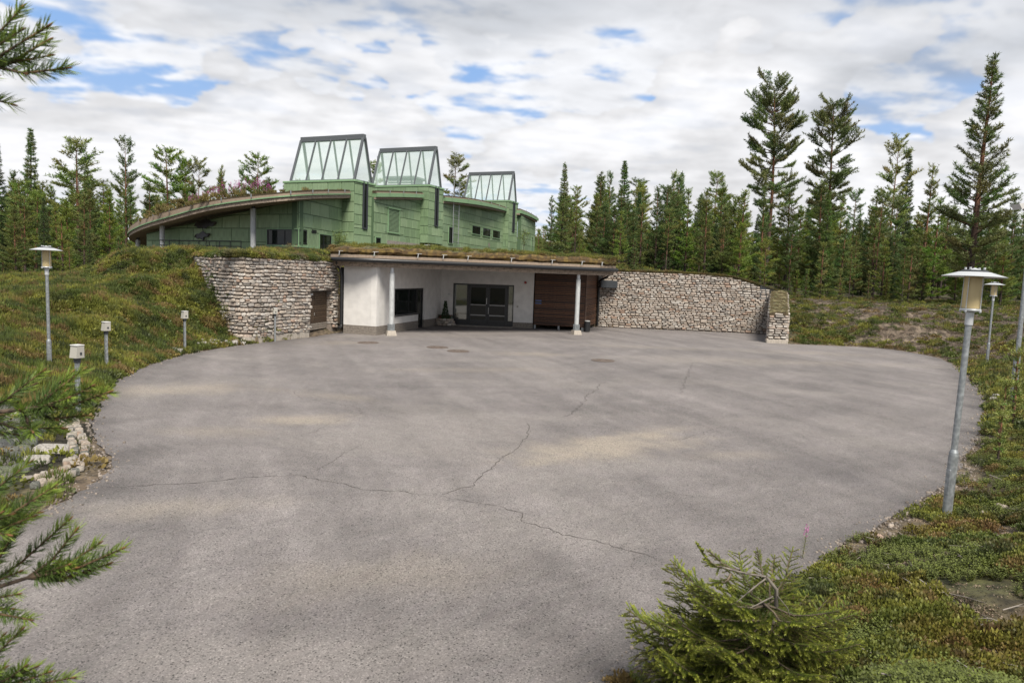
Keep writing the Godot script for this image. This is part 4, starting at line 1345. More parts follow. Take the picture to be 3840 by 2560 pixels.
	for a in nv + 1:
		var row := []
		for c in nu + 1:
			var t := float(a) / nv
			var u := float(c) / nu
			var p := fl.lerp(bl, t).lerp(fr.lerp(br, t), u)
			var yy := lerpf(1.50, 2.46, t) + 0.05 + n2.get_noise_2d(p.x * 5.0, p.y * 5.0) * 0.09 + 0.03 * sin(t * 40.0)
			if c == 0 or c == nu: yy -= 0.10
			row.append(at(p.x, p.y, yy))
		grid.append(row)
	for a in nv:
		for c in nu:
			var k := n2.get_noise_2d(a * 1.7, c * 3.1)
			tb.col = Color(0.20, 0.17, 0.09).lerp(Color(0.12, 0.12, 0.045), smoothstep(-0.2, 0.4, k))
			tb.quad(grid[a][c], grid[a][c + 1], grid[a + 1][c + 1], grid[a + 1][c])
	for c in nu:
		tb.col = Color(0.12, 0.09, 0.05)
		tb.quad(grid[0][c] + Vector3(0, -0.14, 0.0), grid[0][c + 1] + Vector3(0, -0.14, 0.0), grid[0][c + 1], grid[0][c])
	part(r, "turf_top", tb.mesh(), mats["earth"])
	_unused(bu)

func _unused(_x) -> void: pass

# ---------------------------------------------------------------- the entrance
func make_entrance() -> void:
	var b := thing("entrance_pavilion", "low white entrance with a turf roof on two steel columns", "entrance", at(-1.5, 37.0))
	var a0 := Vector2(-7.72, 31.68)
	var a1 := Vector2(-6.11, 31.15)
	var a2 := Vector2(-4.07, 39.11)
	var a3 := Vector2(1.11, 38.62)
	var top := 3.16
	var f1 := face(a0, a1)
	var f2 := face(a1, a2)
	var f3 := face(a2, a3)
	var l1 := a0.distance_to(a1)
	var l2 := a1.distance_to(a2)
	var l3 := a2.distance_to(a3)
	var w := MB.new()
	w.box(Vector3(0, 0.40, -0.25), Vector3(l1, top, 0))
	part(b, "wall", w.mesh(), mats["plaster"], f1)
	w = MB.new()
	w.box(Vector3(0.002, -0.05, -0.25), Vector3(l1, 0.397, 0.012))
	part(b, "plinth", w.mesh(), mats["plinth"], f1)
	w = MB.new()
	w.box(Vector3(0.002, 0.40, -0.3), Vector3(1.95, top - 0.002, 0)); w.box(Vector3(1.952, 0.40, -0.3), Vector3(4.9, 0.78, 0)); w.box(Vector3(1.952, 2.07, -0.3), Vector3(5.75, top - 0.002, 0)); w.box(Vector3(5.752, 0.40, -0.3), Vector3(l2, top - 0.002, 0))
	part(b, "wall", w.mesh(), mats["plaster"], f2)
	w = MB.new()
	w.box(Vector3(-0.012, -0.05, -0.2), Vector3(4.9, 0.397, 0.012))
	part(b, "plinth", w.mesh(), mats["plinth"], f2)
	w = MB.new()
	w.box(Vector3(5.75, -0.05, -0.2), Vector3(l2 - 0.02, 0.397, 0.012))
	part(b, "plinth", w.mesh(), mats["plinth"], f2)
	w = MB.new()
	w.box(Vector3(0.002, 0.30, -0.3), Vector3(0.68, top - 0.004, 0)); w.box(Vector3(0.682, 2.35, -0.3), Vector3(4.1, top - 0.004, 0)); w.box(Vector3(4.102, 0.30, -0.3), Vector3(l3, top - 0.004, 0))
	part(b, "wall", w.mesh(), mats["plaster"], f3)
	w = MB.new()
	w.box(Vector3(0.02, -0.05, -0.2), Vector3(0.68, 0.297, 0.01))
	part(b, "plinth", w.mesh(), mats["plinth"], f3)
	w = MB.new()
	w.box(Vector3(4.1, -0.05, -0.2), Vector3(l3 + 0.005, 0.297, 0.012))
	part(b, "plinth", w.mesh(), mats["plinth"], f3)
	# dark room behind the window, so that the wall has depth
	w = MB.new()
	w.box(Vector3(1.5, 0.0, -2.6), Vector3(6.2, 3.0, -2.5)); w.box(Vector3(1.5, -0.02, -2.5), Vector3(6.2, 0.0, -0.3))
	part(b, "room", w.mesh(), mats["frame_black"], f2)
	# window and side door in the receding wall
	var win := window(b, "window", f2, [1.95, 0.78, 4.9, 2.07], [3.9], 0.07, false, -0.14)
	var sl := MB.new()
	sl.box(Vector3(1.93, 0.74, -0.13), Vector3(4.92, 0.778, 0.06))
	bit(win, "sill", sl.mesh(), mats["frame_black"])
	window(b, "side_door", f2, [4.905, 0.0, 5.75, 2.065], [], 0.09, false, -0.14)
	# main doors
	var d := MB.new()
	var z := -0.14
	d.box(Vector3(0.68, 0.02, z), Vector3(0.75, 2.35, z + 0.08)); d.box(Vector3(4.04, 0.02, z), Vector3(4.1, 2.35, z + 0.08)); d.box(Vector3(0.75, 2.27, z), Vector3(4.04, 2.35, z + 0.08))
	d.box(Vector3(1.46, 0.02, z), Vector3(1.56, 2.27, z + 0.08)); d.box(Vector3(3.72, 0.02, z), Vector3(3.80, 2.27, z + 0.08))
	d.box(Vector3(0.75, 0.02, z), Vector3(1.46, 0.34, z + 0.07)); d.box(Vector3(3.80, 0.02, z), Vector3(4.04, 0.34, z + 0.07))
	var fr := part(b, "door_frame", d.mesh(), mats["frame_black"], f3)
	for q in [[0.75, 1.46], [3.80, 4.04]]:
		var p := MB.new()
		p.box(Vector3(q[0] - 0.01, 0.33, z + 0.02), Vector3(q[1] + 0.01, 2.28, z + 0.03))
		bit(fr, "side_pane", p.mesh(), mats["side_glass"])
	for k in 2:
		var x0 := 1.57 + k * 1.075
		var x1 := x0 + 1.065
		var lf := MB.new()
		lf.box(Vector3(x0, 0.05, z), Vector3(x0 + 0.11, 2.26, z + 0.06)); lf.box(Vector3(x1 - 0.11, 0.05, z), Vector3(x1, 2.26, z + 0.06)); lf.box(Vector3(x0 + 0.11, 2.15, z), Vector3(x1 - 0.11, 2.26, z + 0.06)); lf.box(Vector3(x0 + 0.11, 0.05, z), Vector3(x1 - 0.11, 0.36, z + 0.06))
		var dl := part(b, "door_leaf", lf.mesh(), mats["frame_black"], f3)
		var p := MB.new()
		p.box(Vector3(x0 + 0.10, 0.35, z + 0.012), Vector3(x1 - 0.10, 2.16, z + 0.025))
		bit(dl, "pane", p.mesh(), mats["dark_glass"])
		for hh in [[1.155, 1.215], [0.575, 0.64]]:
			p = MB.new()
			p.cbox(Vector3(x0 + 0.10, hh[0], z + 0.03), Vector3(x1 - 0.10, hh[1], z + 0.075), 0.006)
			bit(dl, "push_bar", p.mesh(), mats["grey_strip"])
		p = MB.new()
		var hx := x1 - 0.05 if k == 0 else x0 + 0.05
		p.tube([Vector3(hx, 0.70 if k == 1 else 1.24, z + 0.12), Vector3(hx, 1.05 if k == 1 else 1.58, z + 0.12)], [0.018, 0.018], 8)
		bit(dl, "handle", p.mesh(), mats["brushed"])
	w = MB.new()
	w.cbox(Vector3(0.66, 0.0, 0.0), Vector3(4.12, 0.05, 0.62), 0.01)
	var step := part(b, "doorstep", w.mesh(), mats["concrete"], f3)
	w = MB.new()
	w.cbox(Vector3(0, 0, 0), Vector3(0.02, 0.012, 0.36), 0.003)
	for k in 30: bit(step, "grate_bar", w.mesh(), mats["steel"], Transform3D(Basis(), Vector3(1.35 + k * 0.075, 0.051, 0.13)))
	# small fittings on the wall right of the door
	w = MB.new()
	w.tube([Vector3(4.72, 2.52, 0.0), Vector3(4.72, 2.52, 0.09)], [0.075, 0.06], 12)
	part(b, "alarm_bell", w.mesh(), mats["signal_red"], f3)
	w = MB.new()
	w.cbox(Vector3(4.28, 1.12, 0), Vector3(4.38, 1.23, 0.03), 0.008)
	part(b, "switch_box", w.mesh(), mats["box_paint"], f3)
	w = MB.new()
	w.tube([Vector3(0.45, 1.72, 0.0), Vector3(0.45, 1.72, 0.03)], [0.055, 0.05], 12)
	part(b, "door_bell", w.mesh(), mats["pole_paint"], f3)
	# slatted timber screen round the store right of the door
	var s0 := Vector2(1.16, 38.55)
	var s1 := Vector2(3.9, 37.68)
	var s2 := Vector2(4.95, 41.5)
	var back := MB.new()
	back.box(Vector3(0.02, 0.24, -0.5), Vector3(s0.distance_to(s1) - 0.03, 3.1, -0.07))
	var sc := part(b, "timber_screen", back.mesh(), mats["frame_black"], face(s0, s1))
	var fa := face(s0, s1)
	var fb := face(s1, s2)
	var la := s0.distance_to(s1)
	var lb := s1.distance_to(s2)
	back = MB.new()
	back.box(Vector3(0.02, 0.24, -0.5), Vector3(lb - 0.03, 3.1, -0.07))
	bit(sc, "backing", back.mesh(), mats["frame_black"], world_of(sc).affine_inverse() * fb)
	var sa := MB.new()
	sa.cbox(Vector3(0, 0, -0.03), Vector3(la - 0.03, 0.066, 0), 0.006)
	var sb := MB.new()
	sb.cbox(Vector3(0, 0, -0.03), Vector3(lb - 0.03, 0.066, 0), 0.006)
	var sma := sa.mesh()
	var smb := sb.mesh()
	var inv := world_of(sc).affine_inverse()
	for k in 30:
		bit(sc, "slat", sma, mats["slat_%d" % (rng.randi() % 4)], inv * fa * Transform3D(Basis(), Vector3(rf(-0.006, 0.006), 0.22 + k * 0.097, rf(-0.004, 0.004))))
		bit(sc, "slat", smb, mats["slat_%d" % (rng.randi() % 3)], inv * fb * Transform3D(Basis(), Vector3(0.02, 0.22 + k * 0.097, rf(-0.004, 0.004))))
	var cp := MB.new()
	cp.box(Vector3(la - 0.045, 0.2, -0.045), Vector3(la + 0.012, 3.12, 0.012))
	bit(sc, "corner_post", cp.mesh(), mats["slat_3"], inv * fa)
	for q in [0.06, 1.42, 2.74]:
		w = MB.new()
		w.cbox(Vector3(q - 0.05, -0.02, -0.14), Vector3(q + 0.05, 0.215, -0.04), 0.006)
		bit(sc, "foot", w.mesh(), mats["steel"], inv * fa)
	for q in [0.5, 1.9]:
		w = MB.new()
		w.cbox(Vector3(q - 0.05, -0.02, -0.14), Vector3(q + 0.05, 0.215, -0.04), 0.006)
		bit(sc, "foot", w.mesh(), mats["steel"], inv * fb)
	# a small blue sign with two pale lines
	w = MB.new()
	w.cbox(Vector3(0.05, 1.36, 0.0), Vector3(0.42, 1.60, 0.02), 0.004)
	var sg := part(b, "blue_sign", w.mesh(), mats["anthracite"], fa)
	for hh in [1.39, 1.54]:
		w = MB.new()
		w.box(Vector3(0.065, hh, 0.0205), Vector3(0.41, hh + 0.04, 0.024))
		bit(sg, "stripe", w.mesh(), mats["blue_plate"])
	# roof: beam, slab, gutter, turf
	var ev := refine([[-8.25, 31.3], [-6.2, 30.75], [-1.2, 32.9], [3.3, 35.0], [4.35, 35.55], [5.35, 36.9]], 5)
	var eave := []
	for q in ev: eave.append(Vector2(q[0], q[1]))
	var rear := []
	for q in eave: rear.append(Vector2(q.x + 0.1 if q.x < 5.0 else 5.3, 42.3))
	var flat := func(h: float) -> Array:
		var o := []
		for q in eave: o.append(h)
		return o
	part(b, "roof_beam", slab(inset(eave, 0.22), inset(eave, 0.5), flat.call(3.05), flat.call(3.20)), mats["soffit"])
	part(b, "roof_slab", slab(inset(eave, 0.12), rear, flat.call(3.203), flat.call(3.42)), mats["soffit"])
	part(b, "roof_kerb", slab(inset(eave, 0.02), inset(eave, 0.5), flat.call(3.424), flat.call(3.56)), mats["fascia_board"])
	var gp := []
	var gr := []
	for q in inset(eave, -0.05):
		gp.append(at(q.x, q.y, 3.335)); gr.append(0.10)
	var gm := MB.new()
	gm.tube(gp, gr, 10)
	part(b, "gutter", gm.mesh(), mats["black_metal"])
	# return of the eave back to the right wall
	var e2 := [Vector2(5.33, 36.9), Vector2(5.45, 38.5), Vector2(5.35, 41.5)]
	gm = MB.new()
	gm.tube([at(5.38, 36.9, 3.335), at(5.5, 38.5, 3.335), at(5.4, 41.4, 3.335)], [0.068, 0.068, 0.068], 10)
	part(b, "gutter", gm.mesh(), mats["black_metal"])
	_unused(e2)
	# turf on the slab
	var tb := MB.new()
	var prof := [[0.10, 3.56], [-0.02, 3.68], [0.03, 3.80], [0.25, 3.90], [0.8, 3.93], [1.8, 3.95], [3.0, 3.96], [4.5, 3.98], [6.0, 4.0], [8.0, 4.02], [11.5, 4.05]]
	var prev := []
	var fine := line_between(ev, 0.22)
	for i in fine.size():
		var p: Vector2 = fine[i]
		var row := []
		for q in prof:
			var y := minf(p.y + q[0], 42.6)
			var lump := n2.get_noise_2d(p.x * 1.9, y * 1.9) * 0.13 + n2.get_noise_2d(p.x * 6.0, y * 6.0 + 4.0) * 0.06
			row.append(at(p.x + 0.02 * lump, y + (lump * 0.7 if q[0] < 0.5 else 0.0), q[1] + lump * (0.7 if q[0] < 0.3 else 1.0)))
		if i > 0:
			for k in prof.size() - 1:
				var t := n2.get_noise_2d(p.x * 2.7, k * 2.0)
				tb.col = Color(0.10, 0.062, 0.022).lerp(Color(0.17, 0.115, 0.03), smoothstep(-0.3, 0.4, t)) if k < 3 else Color(0.10, 0.10, 0.035).lerp(Color(0.15, 0.12, 0.05), smoothstep(-0.2, 0.3, t))
				tb.quad(prev[k], row[k], row[k + 1], prev[k + 1])
		prev = row
	part(b, "turf", tb.mesh(), mats["earth"])
	# pale hooks that hold the turf
	var hk := MB.new()
	hk.hexa([Vector3(-0.012, -0.16, 0.02), Vector3(0.012, -0.16, 0.02), Vector3(0.05, 0.04, 0.02), Vector3(0.02, 0.04, 0.02), Vector3(-0.012, -0.16, 0.05), Vector3(0.012, -0.16, 0.05), Vector3(0.05, 0.04, 0.05), Vector3(0.02, 0.04, 0.05)])
	hk.box(Vector3(-0.05, 0.02, 0.0), Vector3(0.20, 0.036, 0.03))
	var hm := hk.mesh()
	var run := 0.3
	for i in eave.size() - 1:
		run += (eave[i] as Vector2).distance_to(eave[i + 1])
		if run > 1.0:
			run = rf(-0.4, 0.1)
			part(b, "turf_hook", hm, mats["pole_paint"], face(eave[i], eave[i + 1], 3.68) * Transform3D(Basis(), Vector3(0, 0, 0.06)))
	# columns
	for c in [[-5.49, 31.4], [3.26, 35.47]]:
		var mb := MB.new()
		mb.tube([Vector3(0, 0.5, 0), Vector3(0, 2.82, 0)], [0.115, 0.115], 18, false)
		var col := part(b, "column", mb.mesh(), mats["pole_paint"], Transform3D(Basis(), at(c[0], c[1], 0)))
		mb = MB.new()
		mb.tube([Vector3(0, 2.82, 0), Vector3(0, 3.06, 0)], [0.085, 0.085], 14, false)
		bit(col, "capital", mb.mesh(), mats["shade_metal"])
		mb = MB.new()
		mb.tube([Vector3(0, 0.22, 0), Vector3(0, 0.5, 0)], [0.135, 0.135], 18)
		for k in 12: mb.tube([Vector3(cos(k * TAU / 12) * 0.145, 0.22, sin(k * TAU / 12) * 0.145), Vector3(cos(k * TAU / 12) * 0.145, 0.52, sin(k * TAU / 12) * 0.145)], [0.022, 0.022], 6)
		bit(col, "collar", mb.mesh(), mats["steel"])
		mb = MB.new()
		mb.hexa([Vector3(-0.22, 0, -0.22), Vector3(0.22, 0, -0.22), Vector3(0.18, 0.22, -0.18), Vector3(-0.18, 0.22, -0.18), Vector3(-0.22, 0, 0.22), Vector3(0.22, 0, 0.22), Vector3(0.18, 0.22, 0.18), Vector3(-0.18, 0.22, 0.18)])
		bit(col, "base", mb.mesh(), mats["stained_concrete"], Transform3D(Basis(Vector3.UP, 0.35), Vector3.ZERO))
	# rainwater pipes
	var dp := MB.new()
	dp.tube([at(-7.95, 31.25, 3.3), at(-8.0, 31.5, 3.12), at(-7.86, 31.58, 2.85), at(-7.80, 31.56, 2.6), at(-7.80, 31.56, 0.42), at(-7.78, 31.50, 0.30), at(-7.84, 31.30, 0.27)], [0.06, 0.06, 0.06, 0.06, 0.06, 0.06, 0.06], 10)
	part(b, "downpipe", dp.mesh(), mats["black_metal"])
	dp = MB.new()
	dp.tube([at(5.45, 38.6, 3.3), at(5.35, 40.3, 3.0), at(5.05, 41.40, 2.75), at(5.05, 41.42, 2.3), at(5.05, 41.42, 0.1)], [0.06, 0.06, 0.06, 0.06, 0.06], 10)
	part(b, "downpipe", dp.mesh(), mats["black_metal"])
	dp = MB.new()
	dp.cbox(Vector3(0.0, 2.35, 0.07), Vector3(0.98, 2.78, 0.5), 0.02)
	part(b, "outlet_box", dp.mesh(), mats["anthracite"], face(Vector2(5.15, 41.6), Vector2(6.2, 41.5)))
	# downlights under the slab
	for c in [[-3.2, 33.6], [-1.0, 35.0], [-0.1, 35.2], [1.2, 35.6], [2.2, 36.6]]:
		dp = MB.new()
		dp.tube([Vector3(0, 0, 0), Vector3(0, -0.07, 0)], [0.11, 0.09], 12)
		part(b, "ceiling_fitting", dp.mesh(), mats["brushed"], Transform3D(Basis(), at(c[0], c[1], 3.203)))

	# planter by the door
	var pt := thing("planter", "stone planter with a climbing plant cone and red flowers in the corner by the door", "planter", at(-3.75, 38.55))
	var rngs := RandomNumberGenerator.new()
	rngs.seed = 9
	for k in 34:
		var lvl := k / 12
		var an := TAU * (k % 12) / 12.0 + lvl * 0.26
		var rad := 0.42 - 0.03 * lvl
		var x: Transform3D = Transform3D(Basis(Vector3.UP, -an + PI / 2) * Basis.from_scale(Vector3(0.22, 0.13, 0.16)), Vector3(cos(an) * rad, 0.08 + lvl * 0.13, sin(an) * rad))
		bit(pt, "stone", stone_meshes[k % 12], mats["stone_%d" % (k % 8)], x)
	var mb2 := MB.new()
	mb2.lathe([Vector2(0.38, 0.0), Vector2(0.36, 0.36), Vector2(0.0, 0.40)], 14)
	bit(pt, "soil", mb2.mesh(), mats["turf"])
	var lv := MB.new()
	for k in 1500:
		var t := pow(rngs.randf(), 1.3)
		var an := rngs.randf() * TAU
		var low := rngs.randf() < 0.35
		var rad := (0.40 if low else 0.23 * (1.0 - t * 0.75)) * sqrt(rngs.randf_range(0.4, 1.0))
		var p := Vector3(cos(an) * rad, (0.30 + rngs.randf() * 0.28) if low else 0.40 + t * 0.95, sin(an) * rad)
		lv.col = Color(0.03, 0.06, 0.022) * rngs.randf_range(0.6, 1.6)
		if low and rngs.randf() < 0.14 and p.y > 0.42: lv.col = Color(0.30, 0.03, 0.05)
		spray(lv, p, rngs, 0.05)
	bit(pt, "climbing_plant", lv.mesh(), mats["foliage"])
	var bin := thing("ash_bin", "black cylindrical litter bin with a pale lid beside the right column", "litter bin", at(4.02, 37.45))
	var bm := MB.new()
	bm.lathe([Vector2(0.0, 0.03), Vector2(0.165, 0.03), Vector2(0.165, 0.56), Vector2(0.15, 0.575)], 20)
	bit(bin, "body", bm.mesh(), mats["black_metal"])
	bm = MB.new()
	bm.lathe([Vector2(0.15, 0.575), Vector2(0.14, 0.61), Vector2(0.0, 0.62)], 20)
	bit(bin, "lid", bm.mesh(), mats["white_paint"])

func spray(mb: MB, p: Vector3, r: RandomNumberGenerator, size: float) -> void:
	var a := Vector3(r.randf_range(-1, 1), r.randf_range(-1, 1), r.randf_range(-1, 1)).normalized()
	var c := a.cross(Vector3(r.randf_range(-1, 1), r.randf_range(-1, 1), r.randf_range(-1, 1))).normalized()
	mb.leaf(p - c * size * 0.45, p + a * size, p + c * size * 0.45)
	mb.leaf(p - c * size * 0.45, p + c * size * 0.45, p - a * size * 0.7)

# ---------------------------------------------------------------- lamps, boxes
func make_lamp() -> Node3D:
	var t := thing("street_lamp", "", "lamp")
	var mb := MB.new()
	mb.lathe([Vector2(0.056, -0.1), Vector2(0.056, 0.80), Vector2(0.052, 0.84), Vector2(0.038, 0.88), Vector2(0.036, 2.46)], 22)
	bit(t, "pole", mb.mesh(), mats["steel"])
	mb = MB.new()
	mb.cbox(Vector3(-0.03, 0.3, 0.045), Vector3(0.03, 0.62, 0.060), 0.004)
	bit(t, "service_door", mb.mesh(), mats["steel"], Transform3D(Basis(Vector3.UP, -1.25), Vector3.ZERO))
	mb = MB.new()
	mb.lathe([Vector2(0.036, 2.46), Vector2(0.046, 2.462), Vector2(0.046, 2.62), Vector2(0.036, 2.64)], 20)
	bit(t, "collar", mb.mesh(), mats["shade_metal"])
	mb = MB.new()
	mb.lathe([Vector2(0.0, 2.63), Vector2(0.113, 2.635), Vector2(0.118, 2.65), Vector2(0.113, 2.665), Vector2(0.0, 2.67)], 24)
	bit(t, "bottom_plate", mb.mesh(), mats["shade_metal"])
	mb = MB.new()
	mb.lathe([Vector2(0.096, 2.67), Vector2(0.096, 3.09)], 26)
	bit(t, "glass_cylinder", mb.mesh(), mats["lamp_glass"])
	var rd := MB.new()
	rd.tube([Vector3(0.113, 2.61, 0), Vector3(0.109, 3.15, 0)], [0.0055, 0.0055], 6)
	rd.tube([Vector3(0.113, 2.625, 0), Vector3(0.113, 2.645, 0)], [0.016, 0.016], 8)
	rd.tube([Vector3(0.109, 3.15, 0), Vector3(0.109, 3.175, 0)], [0.014, 0.014], 8)
	var rm := rd.mesh()
	for k in 4: bit(t, "rod", rm, mats["shade_metal"], Transform3D(Basis(Vector3.UP, 0.55 + k * PI / 2), Vector3.ZERO))
	mb = MB.new()
	mb.lathe([Vector2(0.0, 3.105), Vector2(0.11, 3.10), Vector2(0.348, 3.055), Vector2(0.352, 3.062), Vector2(0.17, 3.118), Vector2(0.0, 3.13)], 40)
	bit(t, "lamp_shade", mb.mesh(), mats["shade_metal"])
	mb = MB.new()
	mb.lathe([Vector2(0.148, 3.12), Vector2(0.148, 3.135), Vector2(0.12, 3.143), Vector2(0.0, 3.143)], 30)
	bit(t, "cap_ring", mb.mesh(), mats["anthracite"])
	mb = MB.new()
	mb.lathe([Vector2(0.07, 3.144), Vector2(0.0, 3.172)], 24)
	bit(t, "finial", mb.mesh(), mats["shade_metal"])
	return t

func make_furniture() -> void:
	var l := make_lamp()
	l.transform = Transform3D(Basis(Vector3(0, 0, 1), -0.018), at(5.64, 8.68, 0.02))
	tag(l, "nearest grey lamp post with wide round shade, by the tarmac edge right of the spruce", "lamp", "lamp posts round the yard")
	var grp := "lamp posts round the yard"
	copy_of(l, "street_lamp", at(18.72, 27.27, 0.0), 0.7, Vector3(1.0, 1.04, 1.0), "small far lamp post seen just right of the nearest lamp post, on the heath", "lamp", grp)
	copy_of(l, "street_lamp", at(-11.45, 17.1, 0.05), 2.2, Vector3.ONE, "lamp post with round shade standing on the mossy bank behind the grey boxes", "lamp", grp)
	copy_of(l, "street_lamp", at(-33.7, 52.0, height(-33.7, 52.0)), 0.2, Vector3(0.9, 0.86, 0.9), "distant thin lamp post beyond the bank, half hidden by the left lamp", "lamp", grp)
	# tall mast with a white floodlight at the picture's right edge
	var t := thing("floodlight_mast", "tall grey mast with a white floodlight arm beside the young pines", "lamp", at(13.08, 17.93, 0.0))
	var mb := MB.new()
	mb.lathe([Vector2(0.075, -0.1), Vector2(0.075, 1.25), Vector2(0.068, 1.29), Vector2(0.055, 1.33), Vector2(0.045, 5.1)], 18)
	bit(t, "pole", mb.mesh(), mats["steel"])
	mb = MB.new()
	mb.lathe([Vector2(0.12, 0.0), Vector2(0.12, 0.06), Vector2(0.08, 0.1)], 16)
	bit(t, "foot", mb.mesh(), mats["stained_concrete"])
	mb = MB.new()
	mb.tube([Vector3(0, 4.98, 0), Vector3(-0.25, 5.0, 0.02)], [0.03, 0.03], 8)
	bit(t, "arm", mb.mesh(), mats["white_paint"])
	mb = MB.new()
	mb.hexa([Vector3(-0.38, 5.0, -0.16), Vector3(0.55, 5.16, -0.16), Vector3(0.52, 5.30, -0.16), Vector3(-0.46, 5.13, -0.16), Vector3(-0.38, 5.0, 0.16), Vector3(0.55, 5.16, 0.16), Vector3(0.52, 5.30, 0.16), Vector3(-0.46, 5.13, 0.16)])
	bit(t, "floodlight", mb.mesh(), mats["white_paint"])
	# socket boxes on posts
	var s := thing("socket_post", "", "socket post")
	mb = MB.new()
	mb.cbox(Vector3(-0.038, -0.1, -0.03), Vector3(0.038, 1.08, 0.03), 0.006)
	bit(s, "post", mb.mesh(), mats["steel"])
	mb = MB.new()
	mb.cbox(Vector3(-0.05, 1.02, -0.04), Vector3(0.05, 1.12, 0.04), 0.006)
	bit(s, "sleeve", mb.mesh(), mats["anthracite"])
	mb = MB.new()
	mb.hexa([Vector3(-0.088, 1.115, -0.08), Vector3(0.088, 1.115, -0.08), Vector3(0.085, 1.335, -0.08), Vector3(-0.085, 1.335, -0.08), Vector3(-0.088, 1.115, 0.085), Vector3(0.088, 1.115, 0.085), Vector3(0.085, 1.335, 0.055), Vector3(-0.085, 1.335, 0.055)])
	bit(s, "box", mb.mesh(), mats["box_paint"])
	mb = MB.new()
	mb.cbox(Vector3(-0.091, 1.337, -0.086), Vector3(0.091, 1.356, 0.07), 0.006)
	bit(s, "lid", mb.mesh(), mats["white_paint"])
	mb = MB.new()
	mb.cbox(Vector3(0.088, 1.17, -0.03), Vector3(0.093, 1.22, 0.01), 0.002)
	bit(s, "lock", mb.mesh(), mats["anthracite"])
	s.transform = Transform3D(Basis(Vector3.UP, -0.35), at(-7.98, 12.68, 0.0))
	tag(s, "nearest grey box on a post, beside the end of the rounded border stones", "socket post", "socket posts round the yard")
	grp = "socket posts round the yard"
	copy_of(s, "socket_post", at(-10.5, 17.9, 0.03), -0.6, Vector3(1, 0.97, 1), "grey box on a post between the lamp on the bank and the tarmac, second nearest", "socket post", grp)
	copy_of(s, "socket_post", at(-10.66, 22.55, 0.02), -0.7, Vector3.ONE, "grey box on a tall thin post next to the heap of white stones", "socket post", grp)
	copy_of(s, "socket_post", at(-9.28, 27.1, 0.0), -1.0, Vector3(1, 0.97, 1), "grey box on a post standing against the curved stone wall", "socket post", grp)

# ---------------------------------------------------------------- trees
func rv(r: RandomNumberGenerator) -> Vector3:
	return Vector3(r.randf_range(-1, 1), r.randf_range(-1, 1), r.randf_range(-1, 1))

# a brush of needles round p pointing along dir
func tuft(mb: MB, p: Vector3, dir: Vector3, len: float, wid: float, count: int, r: RandomNumberGenerator, c: Color) -> void:
	for k in count:
		var q := (dir * 0.75 + rv(r) * 0.85).normalized()
		var s := q.cross(rv(r)).normalized() * wid
		var o := p + rv(r) * len * 0.25
		var f := r.randf_range(0.75, 1.3)
		mb.col = Color(c.r * f, c.g * f, c.b * f)
		mb.leaf(o - s, o + s, o + q * len * r.randf_range(0.7, 1.2))

